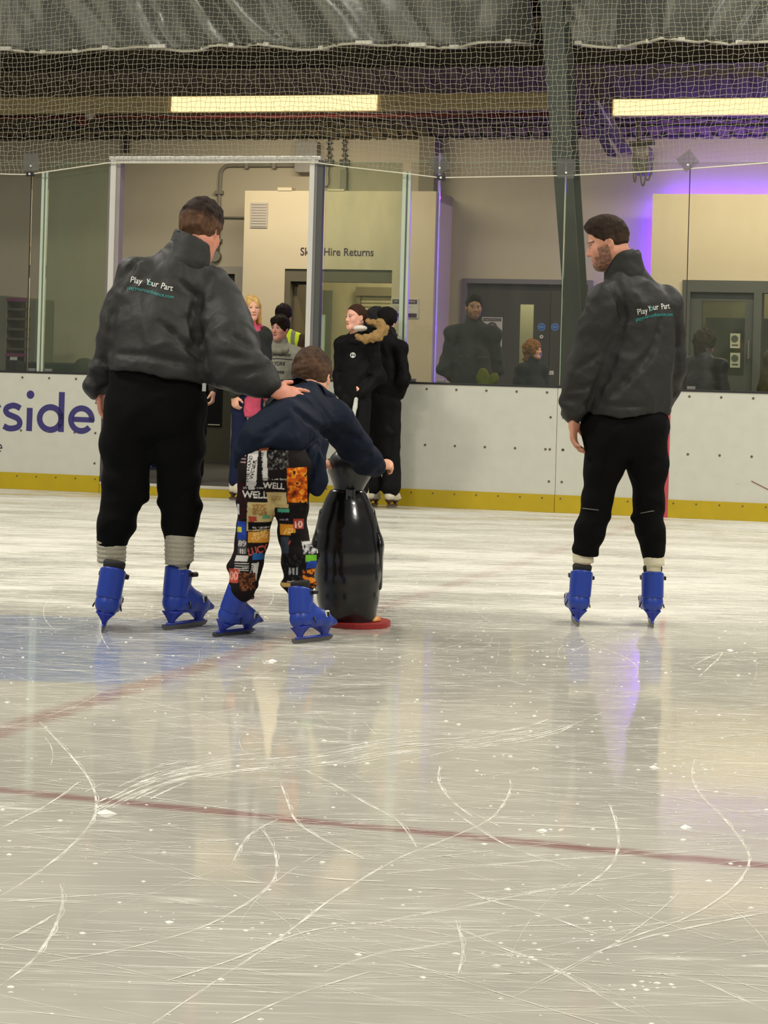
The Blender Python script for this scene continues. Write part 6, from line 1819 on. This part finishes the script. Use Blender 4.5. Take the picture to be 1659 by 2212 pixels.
# ================================================================== PEOPLE AT THE GATE AND BEHIND THE GLASS
def simple_mat(nm, rgb, **k):
    return mat(nm, rgb, k.pop('rough', .85), var=k.pop('var', .08), scale=20, bump=.2, bscale=160, spec=.2, **k)
def gen_person(label, loc, face, st, lift=0.0, wide=1.0, skin=(205, 155, 130), hair=('short', (40, 30, 24), None, .01), head_face=None, head_tilt=0.0,
               top=None, top_len=.50, puff=1.0, legs=None, flare=1.0, arms='down', leg_gap=1.0, hood=False, top_name='jacket', seed=1, female=False, kids=1.0, lips=None, beard=None, h=.0105, shoes=True):
    a = math.atan2(-face[0], face[1])
    Rz = np.array([[math.cos(-a), -math.sin(-a), 0], [math.sin(-a), math.cos(-a), 0], [0, 0, 1]])
    s = st; L_ = lift
    Zf = lambda f: L_ + f * s
    hk = .93 * (s / 1.75) ** .55 * kids
    hc = V3((0, .02, Zf(1) - .127 * hk))
    hf = nrm(Rz @ V3((*(head_face or face)[:2], 0)) + V3((0, 0, -head_tilt)))
    HR = basis(hf)
    nk = V3((0, -.01, hc[2] - .155 * hk))
    sw = .108 * s * wide; sz = nk[2] - .090 * s / 1.75
    sh = [V3((q * sw, 0, sz)) for q in (-1, 1)]
    if arms == 'down': el = [V3((q * (sw + .035), -.02, Zf(.62))) for q in (-1, 1)]; wr = [V3((q * (sw + .03), .04, Zf(.485))) for q in (-1, 1)]
    elif arms == 'back': el = [V3((q * (sw + .055), -.07, Zf(.62))) for q in (-1, 1)]; wr = [V3((q * .05, -.15, Zf(.51))) for q in (-1, 1)]
    elif arms == 'pocket': el = [V3((q * (sw + .05), -.05, Zf(.635))) for q in (-1, 1)]; wr = [V3((q * .12, .06, Zf(.55))) for q in (-1, 1)]
    else: el = [V3((q * (sw + .03), .02, Zf(.62))) for q in (-1, 1)]; wr = [V3((q * .07, .20, Zf(.60))) for q in (-1, 1)]
    hp = [V3((q * .055 * s, 0, Zf(.50))) for q in (-1, 1)]; kn = [V3((q * .055 * s * leg_gap, .01, Zf(.27))) for q in (-1, 1)]; an = [V3((q * .055 * s * leg_gap, -.01, Zf(.05))) for q in (-1, 1)]
    allp = [hc, *sh, *el, *wr, *an]
    fine = [(hc - .125 * hk, hc + .125 * hk, .0044)] + [(w_ + V3((-.05, -.06, -.17)), w_ + V3((.05, .08, .03)), .0058) for w_ in wr]
    F_ = Field(*bounds(allp, .14), .016, fine)
    head_field(F_, hc, HR, hk, .92 if female else 1.0, .97 if female else 1.0)
    F_.put(cone(hc + HR @ V3((0, -.03, -.05)) * hk, nk, .047 * hk, .052 * hk), .03)
    k = s / 1.75
    chain(F_, [nk, V3((0, 0, Zf(.72))), V3((0, 0, Zf(.60))), V3((0, 0, Zf(.52)))], [.06 * k, .10 * k * wide, .09 * k * wide, .10 * k], .05, ((0, 1, 0), 1.5))
    for i in (0, 1):
        chain(F_, [nk, sh[i], el[i], wr[i]], [.045 * k, .034 * k, .028 * k, .023 * k], .02)
        chain(F_, [hp[i], kn[i], an[i], an[i] + V3((0, .0, -.02))], [.055 * k, .038 * k, .028 * k, .026 * k], .03)
        F_.put(cone(an[i] + V3((0, -.03, -.025)), an[i] + V3((0, .12, -.045)), .03 * k, .026 * k), .02)
        fd = (0, .2, -1) if arms == 'down' else (-(-1, 1)[i] * .9, .1, -.2) if arms == 'pocket' else ((.0, -.2, -1) if arms == 'back' else (-(-1, 1)[i] * .6, .5, 0))
        hand(F_, wr[i], fd, (-(-1, 1)[i], -.2, 0), (0, 1, .2), (.5, .7, .6), k * (.92 if female else 1), .03, .5)
    P, Q = F_.mesh(1)
    cols = skin_cols(P, hc, HR, hk, skin, lips=lips, brow=tuple(int(c * .7) for c in hair[1]), beard=beard, fem=female)
    o = mesh_obj('person', P, Q, M_SKIN, None, (0, 0, 0), False, smooth=True, cols=cols)
    OFF[o.name] = Vector((0, 0, 0)); setp(o, label, 'person')
    o.location = loc; o.rotation_euler = (0, 0, a)
    HP, HQ, HL = hair_mesh(hc, HR, hk, hair[0], hair[3], .0056, seed, -.008)
    mesh_obj('hair', HP, HQ, M_HAIR, o, smooth=True, cols=hair_cols(HL, hair[1], hair[2], seed))
    info = dict(o=o, hc=hc, HR=HR, hk=hk, nk=nk, sh=sh, el=el, wr=wr, an=an, Zf=Zf, k=k, s=s, M=Matrix.Translation(loc) @ Matrix.Rotation(a, 4, 'Z'))
    if top:
        Fj = Field(*bounds([nk, *sh, *el, *wr, V3((0, 0, Zf(top_len)))], .14 * puff + .06), h)
        tb = .155 * k * wide * puff
        zb_ = Zf(top_len)
        chain(Fj, [V3((0, 0, sz + .01)), V3((0, 0, Zf(.68))), V3((0, 0, Zf(.60))), V3((0, 0, zb_))], [.085 * k * puff, tb * .96, tb * .98, tb * (1.0 if top_len > .4 else 1.05)], .05, ((0, 1, 0), 1.35))
        Fj.put(cone(sh[0], sh[1], .055 * k * puff, .055 * k * puff), .05)
        for i in (0, 1): Fj.put(cone(nk + V3((0, 0, -.03)), sh[i], .058 * k, .060 * k * puff), .04)
        Fj.put(cone(nk + V3((0, 0, .01)), V3((0, 0, sz)), .066 * k, .09 * k), .04)
        Fj.cut((0, 0, zb_), (0, 0, -1), .01)
        for i in (0, 1): chain(Fj, [sh[i] * V3((.94, 1, 1)), el[i], wr[i] + V3((0, 0, .01))], [.060 * k * puff, .058 * k * puff, .042 * k * puff], .03)
        Fj.put(cone(nk + V3((0, 0, -.02)), nk + V3((0, .01, .055 * k)), .074 * k, .070 * k), .015)
        Fj.put(cone(nk + V3((0, .01, .03)), nk + V3((0, .02, .12)), .056 * k, .062 * k), .006, 'sub')
        cloth(Fj, seed + 3, .018 * k, 11); cloth(Fj, seed + 7, .005, 26)
        info['top'] = wear(o, top_name, Fj, top)
    if legs:
        Ft = Field(*bounds([*hp, *an], .14), h)
        Ft.put(ell((0, 0, Zf(.52)), (.155 * k * wide, .115 * k, .12 * k)), 0)
        for i in (0, 1):
            chain(Ft, [hp[i], kn[i], an[i] + V3((0, 0, .035 * flare - .03))], [.088 * k * wide, .062 * k, .058 * k * flare], .03)
        cloth(Ft, seed + 11, .010, 12)
        info['legs'] = wear(o, 'trousers', Ft, legs)
    if shoes is True:
        for i in (0, 1):
            Fs = Field(*bounds([an[i], an[i] + V3((0, .16, 0))], .08), .008)
            Fs.put(cone(an[i] + V3((0, -.03, -.03)), an[i] + V3((0, .13, -.045)), .042 * k, .036 * k), 0); Fs.put(cone(an[i] + V3((0, -.02, .03)), an[i] + V3((0, -.02, -.03)), .04 * k, .042 * k), .02)
            Fs.cut((0, 0, an[i][2] - .05 * s), (0, 0, -1))
            wear(o, 'shoe', Fs, mat('dark_shoe', (24, 22, 22), .6))
    elif shoes:
        for i in (0, 1): put_skate(o, Vector((an[i][0], .03, 0)), 0, 0, 0, .92 * k ** .5, shoes)
    return info
def gp(px, py_unused, D, z):
    a, b = ab(px, 1000); v = at(px, 1000, D)
    # same image column, brought down to height z
    u = at(px, 822, D); w2 = at(px, 1000, D); t = (z - u.z) / (w2.z - u.z); p = u + (w2 - u) * t
    return Vector((p.x, D, z))

# blonde woman in a pink hoodie under a dark jacket
M_PINK = simple_mat('pink_fleece', (206, 84, 112)); M_CAMO = mat('dark_green_camouflage', (30, 36, 26), .8, var=.45, scale=22, bump=.2, bscale=120)
M_JEAN = simple_mat('navy_denim', (24, 30, 58)); M_BLKC = simple_mat('black_cloth', (15, 15, 16)); M_DGREY = simple_mat('dark_grey_fleece', (52, 50, 48))
g = gen_person('blonde woman in pink hoodie and white skates at the gate', gp(529, 0, 19.25, 0), (.66, -.75), 1.70, .075, .80, (222, 166, 138), ('bob', (206, 168, 104), (186, 144, 80), .01),
               head_face=(.32, -1), top=M_PINK, top_len=.385, puff=1.0, legs=M_JEAN, flare=1.25, seed=11, female=True, lips=(176, 92, 88), shoes=SK_WHITE, top_name='hoodie')
Fj = Field(*bounds([*g['sh'], *g['el'], *g['wr'], V3((0, 0, g['Zf'](.5)))], .13), .0105); k = g['k']; Zf = g['Zf']
chain(Fj, [V3((0, -.012, Zf(.78))), V3((0, -.012, Zf(.60))), V3((0, -.012, Zf(.50)))], [.150 * k, .182 * k, .180 * k], .04, ((0, 1, 0), 1.12))
Fj.put(cone(g['sh'][0], g['sh'][1], .084 * k, .084 * k), .05); Fj.cut((0, 0, Zf(.50)), (0, 0, -1), .01); Fj.cut((0, 0, Zf(.845)), (0, 0, 1), .02)
for i in (0, 1): chain(Fj, [g['sh'][i], g['el'][i], g['wr'][i] + V3((0, 0, .03))], [.080 * k, .069 * k, .052 * k], .03)
Fj.put(ell((0, .05, Zf(.86)), (.09, .10, .08)), .01, 'sub')
cloth(Fj, 5, .012, 13); wear(g['o'], 'jacket', Fj, M_CAMO)
Fh = Field(*bounds([g['nk']], .16), .0085)
nkp = g['nk']
for i in range(9):
    t0, t1 = [math.pi * (.08 + .84 * q / 9) for q in (i, i + 1)]
    Pq = lambda t: nkp + V3((.105 * math.cos(t), -.085 * math.sin(t) + .035, -.012 + .02 * math.sin(t)))
    Fh.put(cone(Pq(t0), Pq(t1), .034, .034), .02)
cloth(Fh, 8, .008, 18); wear(g['o'], 'hood', Fh, M_PINK)

# boy in the grey printed hoodie
M_GHD = simple_mat('pale_grey_jersey', (158, 156, 142))
hb_ = gp(597, 0, 19.95, FZ)
g = gen_person('smiling dark-haired boy in grey printed hoodie at the gate', hb_, (-.25, -1), 1.52, 0, 1.05, (226, 160, 140), ('mop', (34, 24, 18), None, .014), head_face=(-.50, -.88),
               top=M_GHD, top_len=.46, puff=1.08, legs=simple_mat('dark_blue_trousers', (22, 26, 40)), seed=23, kids=1.06, lips=(170, 80, 80), top_name='hoodie')
o, P, Q = g['top']; M_INK = mat('black_print', (24, 24, 26), .7, var=0)
def front_text(g, o, P, Q, txt, cx, cz, width, hgt, m, shear=0.0, nm='lettering', skew=0.0):
    vs, fs = text_mesh(txt, 1.0, 0, .012, shear=shear); vs, fs = subdiv_poly(vs, fs, 1); a = np.array(vs); w0, w1 = a[:, 0].min(), a[:, 0].max()
    pts = []
    for v in a:
        u = (v[0] - (w0 + w1) / 2) / (w1 - w0) * width
        pts.append((cx - u, .0, cz + v[2] / .7 * hgt + u * skew))
    return on_surface(o, nm, pts, fs, P, Q, m, .004, (0, -1, 0))
zc = g['Zf'](.765); front_text(g, o, P, Q, 'Authentic', -.01, zc, .22, .030, M_INK, .3)
pts = [(-.01 - u, 0, zc - .020 - .05 * abs(u)) for u in np.linspace(-.10, .12, 14)]
qv = [p for p in pts] + [(p[0], 0, p[2] - .006) for p in pts]; n = len(pts)
on_surface(o, 'underline', qv, [(i, i + 1, n + i + 1, n + i) for i in range(n - 1)], P, Q, M_INK, .004, (0, -1, 0))
front_text(g, o, P, Q, 'NEW YORK', .02, zc - .085, .20, .036, M_INK); front_text(g, o, P, Q, 'State', -.02, zc - .155, .11, .032, M_INK, .3)
Fh = Field(*bounds([g['nk']], .15), .0085); nkp = g['nk']
for i in range(10):
    t0, t1 = [2 * math.pi * q / 10 for q in (i, i + 1)]
    Pq = lambda t: nkp + V3((.088 * math.cos(t), -.078 * math.sin(t) + .015, -.030 + .022 * math.sin(t)))
    Fh.put(cone(Pq(t0), Pq(t1), .026 + .010 * max(0, math.sin(t0)), .026 + .010 * max(0, math.sin(t1))), .02)
cloth(Fh, 9, .006, 18); wear(g['o'], 'hood', Fh, M_GHD)

# person in a hi-vis vest, back turned
M_HIV = mat('hi_vis_yellow', (200, 226, 20), .7, var=.06, scale=14)
g = gen_person('dark-haired person with back turned in yellow hi-vis vest', gp(602, 0, 21.1, FZ), (.15, 1), 1.66, 0, 1.02, (190, 140, 112), ('mop', (26, 18, 20), None, .016), top=simple_mat('brown_sleeves', (70, 54, 44)), legs=M_BLKC, seed=31)
Fj = Field(*bounds([*g['sh'], V3((0, 0, g['Zf'](.5)))], .13), .0095); k = g['k']; Zf = g['Zf']
chain(Fj, [V3((0, 0, Zf(.79))), V3((0, 0, Zf(.70))), V3((0, 0, Zf(.52)))], [.150 * k, .178 * k, .175 * k], .04, ((0, 1, 0), 1.3)); Fj.put(cone(g['sh'][0] * V3((.72, 1, 1)), g['sh'][1] * V3((.72, 1, 1)), .085, .085), .05)
Fj.cut((0, 0, Zf(.52)), (0, 0, -1), .01); Fj.put(ell((0, .03, Zf(.88)), (.08, .09, .09)), .01, 'sub'); cloth(Fj, 4, .006, 14)
def vest_cols(P):
    C = np.tile(V3(lin((200, 226, 20))[:3]), (len(P), 1)); m = (np.abs(np.abs(P[:, 0]) - .115) < .022) | (np.abs(P[:, 2] - Zf(.6)) < .025)
    C[m] = lin((120, 118, 100))[:3]; return C
wear(g['o'], 'hi_vis_shape', Fj, mat('hi_vis_fabric', (200, 226, 20), .7, var=.06, scale=14, attr='Col'), 1, vest_cols)

# person mostly hidden behind the leaning man
g = gen_person('person in dark grey top with a clenched fist behind the leaning man', gp(404, 0, 20.15, FZ), (.05, -1), 1.70, 0, 1.0, (216, 172, 140), ('short', (50, 38, 30), None, .01), top=M_DGREY, legs=M_BLKC, seed=37)
# blue hire skates waiting on the lobby floor
sk_loc = gp(330, 0, 22.6, FZ)
for i, (dx, lab) in enumerate(((-.06, 'blue hire skate on the lobby floor between the leaning man\'s legs'), (.12, 'blue hire skate beside its mate on the lobby floor'))):
    root = None
    for nm, me in SK_BLUE:
        o = bpy.data.objects.new(nm, me); COL.objects.link(o)
        if root is None:
            root = o; o.location = sk_loc + Vector((dx, .03 * i, 0)); o.rotation_euler = (0, 0, math.radians(-115)); o.scale = (.9, .9, .9); setp(o, lab, 'ice skate', 'hire skates on the lobby floor')
        else: o.parent = root

# girl in black puffer with fur-trimmed hood, in front of the boards
M_PUFF = mat('black_puffer', (10, 10, 11), .7, spec=.15, var=.1, scale=12, bump=.2, bscale=60)
gl = gp(760, 0, 18.44, 0)
g = gen_person('girl in black parka with tan fur hood looking left by the boards', gl, (-.55, -.85), 1.62, .075, .84, (226, 168, 146), ('back', (60, 38, 28), None, .006), head_face=(-.80, -.6),
               top=M_PUFF, top_len=.50, puff=1.08, legs=M_BLKC, flare=1.1, seed=43, arms='pocket', female=True, lips=(186, 100, 96), shoes=SK_WHITE)
Mi = g['M'].inverted()
GOFF = -.28
def loc_of(px, py, D): return V3(Mi @ at(px, py, D + GOFF))
Fh = Field(*bounds([loc_of(770, 705, 18.7), loc_of(838, 735, 18.9), loc_of(800, 715, 18.45)], .07), .0075)
chain(Fh, [loc_of(772, 728, 18.50), loc_of(792, 732, 18.50), loc_of(815, 726, 18.52), loc_of(829, 712, 18.58), loc_of(822, 699, 18.64), loc_of(798, 695, 18.66)], [.024, .034, .042, .042, .034, .028], .02)
Fh.displace(lambda x, y, z: .012 * noise3(x, y, z, 3, 2, 110))
wear(g['o'], 'fur_trim', Fh, mat('tan_fur', (156, 124, 74), .9, var=.3, scale=60, bump=.8, bscale=180), 0)
Fh = Field(*bounds([loc_of(770, 712, 18.6), loc_of(830, 720, 18.8)], .1), .009)
Fh.put(ell(loc_of(800, 718, 18.75), (.10, .10, .05)), 0); Fh.put(ell(loc_of(775, 738, 18.7), (.10, .10, .06)), .04)
wear(g['o'], 'hood', Fh, M_PUFF)
Fh = Field(*bounds([loc_of(776, 707, 18.55)], .08), .007); Fh.put(ell(loc_of(778, 709, 18.60), (.06, .06, .026)), 0); wear(g['o'], 'hood_lining', Fh, mat('cream_lining', (214, 206, 196), .9, var=.05))
o, P, Q = g['top']
def decal_disc(g, o, P, Q, px, py, D, rpx, m, nm):
    c = at(px, py, D); n = 14; k_ = D / F * rpx; vs = [c] + [c + Vector((k_ * math.cos(2 * math.pi * i / n), 0, k_ * math.sin(2 * math.pi * i / n))) for i in range(n)]
    Mi = g['M'].inverted(); lv = [Mi @ v for v in vs]; d = (Mi.to_3x3() @ Vector((0, 1, 0)))
    return on_surface(o, nm, lv, [(0, 1 + (i + 1) % n, 1 + i) for i in range(n)], P, Q, m, .005, d)
decal_disc(g, o, P, Q, 762, 767, 18.3, 6, M_WPRT, 'round_badge'); decal_disc(g, o, P, Q, 762, 767.5, 18.3, 4.3, M_INK, 'badge_centre')
mb = MB(); pth = [(770, 862), (767, 880), (763, 900), (760, 925)]
Fs = Field(*bounds([loc_of(765, 900, 18.6)], .22), .009)
chain(Fs, [loc_of(x, y, 18.615) for x, y in pth], [.020, .019, .017, .014], .01); wear(g['o'], 'side_stripe', Fs, M_WPRT)

# companion in a long black coat
lc = gp(823, 0, 18.78, 0)
g = gen_person('person in ankle-length black coat with black fur hood behind the girl', lc, (.35, .92), 1.60, .075, .82, (210, 160, 140), ('mop', (16, 12, 12), None, .02), top=M_PUFF, top_len=.21, puff=1.08, arms='pocket', legs=M_BLKC, flare=1.7, seed=47, female=True, shoes=SK_WHITE, top_name='long_coat')
Mi = g['M'].inverted(); GOFF = -.12
Fh = Field(*bounds([loc_of(800, 665, 18.9), loc_of(852, 760, 19.0)], .09), .008)
Fh.put(ell(loc_of(812, 695, 18.95), (.11, .11, .13)), 0); chain(Fh, [loc_of(833, 695, 18.9), loc_of(845, 722, 18.9), loc_of(846, 752, 18.92)], [.04, .045, .03], .03)
Fh.displace(lambda x, y, z: .014 * noise3(x, y, z, 6, 2, 90)); wear(g['o'], 'fur_hood', Fh, mat('black_fur', (14, 12, 12), .9, var=.2, scale=60, bump=.6, bscale=160), 0)

# man standing behind the glass
M_STAFF = simple_mat('slate_jacket', (66, 70, 70))
mn = gp(1012, 0, 20.6, FZ)
g = gen_person('bearded man with hands behind his back standing behind the glass', mn, (.06, -1), 1.78, 0, 1.0, (206, 156, 120), ('short', (18, 14, 12), None, .010), head_face=(.16, -1), top=M_STAFF, top_len=.45, puff=1.12, legs=M_BLKC, arms='back', seed=53, beard=(44, 32, 24))
o, P, Q = g['top']
for cx in (-.085, .085):
    on_surface(o, 'chest_zip', [(cx - .04, 0, g['Zf'](.68)), (cx + .04, 0, g['Zf'](.68)), (cx + .04, 0, g['Zf'](.68) + .006), (cx - .04, 0, g['Zf'](.68) + .006)], [(0, 1, 2, 3)], P, Q, mat('grey_zip', (104, 100, 100), .5), .004, (0, -1, 0))
# curly-haired person seen from behind at the right
g = gen_person('curly-haired person in dark quilted jacket before the glazed door', gp(1513, 0, 19.75, FZ), (.55, .75), 1.50, 0, 1.05, (200, 120, 84), ('fuzzy', (52, 42, 30), None, .02), head_face=(.75, .55), top=mat('dark_quilted', (48, 50, 58), .6, var=.1, bump=.4, bscale=30), top_len=.42, puff=1.2, legs=M_BLKC, seed=59)
g = gen_person('person in olive coat cut off by the right edge', gp(1697, 0, 20.3, FZ), (-.2, -1), 1.60, 0, 1.0, (205, 155, 130), ('short', (40, 30, 24), None, .01), top=simple_mat('olive_coat', (74, 66, 40)), top_len=.44, puff=1.25, legs=simple_mat('mauve_trousers', (104, 84, 88)), seed=61)
g = gen_person('small auburn-haired person by the narrow door window', gp(1141, 0, 21.6, FZ), (.6, -.7), 1.40, 0, .95, (216, 160, 130), ('fuzzy', (126, 84, 40), None, .01), head_face=(.85, -.4), top=simple_mat('dark_teal_coat', (28, 38, 40)), top_len=.42, puff=1.2, legs=M_BLKC, seed=67, kids=.92)
# solid shape added for a hi-vis reflection, bench and bag at the left
Fh = Field(V3(W(S(1040, 800, .6), .6, .75)) - V3((.2, .2, .35)), V3(W(S(1060, 800, .6), .6, 1.25)) + V3((.25, .2, .2)), .01)
for px, py, rx, rz in ((1041, 815, .055, .075), (1067, 820, .04, .06), (1052, 845, .09, .10)):
    s_, z_ = FP(px, py, .55); Fh.put(ell(V3(W(s_, .55, z_)), (rx, .04, rz)), .03)
cloth(Fh, 3, .02, 16); P, Q = Fh.mesh(1)
vz = float(P[:, 2].min())
o = mesh_obj('hi_vis_shape', P, Q, mat('dull_hi_vis', (120, 132, 20), .8, var=.15, scale=12), None, (float(P[:, 0].mean()), float(P[:, 1].mean()), vz), False, smooth=True)
setp(o, 'yellow-green shape added for a hi-vis reflection in the glass before the man', 'reflection')
s_, z_ = FP(140, 790, 2.6)
bn = thing('bench', 'dark green lobby bench behind the left glass', 'bench', (s_, 2.6, FZ))
MB().box(s_ - .55, s_ + .35, 2.6, 2.68, FZ + .35, z_ + .03, .02).build('backrest', mat('dark_green_vinyl', (34, 46, 38), .5), bn)
MB().box(s_ - .55, s_ + .35, 2.68, 3.1, FZ + .38, FZ + .46, .02).build('seat', MATS['dark_green_vinyl'], bn)
for dx in (-.5, .3): MB().box(s_ + dx, s_ + dx + .05, 2.65, 3.05, FZ, FZ + .38).build('leg', M_FRAME, bn)
Fh = Field(V3(W(S(180, 790, 2.4), 2.4, .8)) - V3((.3, .3, .75)), V3(W(S(180, 790, 2.4), 2.4, 1.2)) + V3((.3, .3, .2)), .012)
s_, z_ = FP(183, 800, 2.4)
Fh.put(ell(V3(W(s_, 2.4, z_)), (.12, .12, .13)), 0); Fh.put(cone(V3(W(s_, 2.4, z_ - .05)), V3(W(s_, 2.4, FZ + .12)), .13, .14), .05); Fh.cut((0, 0, FZ), (0, 0, -1)); cloth(Fh, 6, .015, 14)
P, Q = Fh.mesh(1); o = mesh_obj('kit_bag', P, Q, mat('dark_grey_bag', (50, 52, 46), .8), None, (float(P[:, 0].mean()), float(P[:, 1].mean()), float(P[:, 2].min())), False, smooth=True); setp(o, 'tall dark grey kit bag standing beside the lobby bench', 'bag')
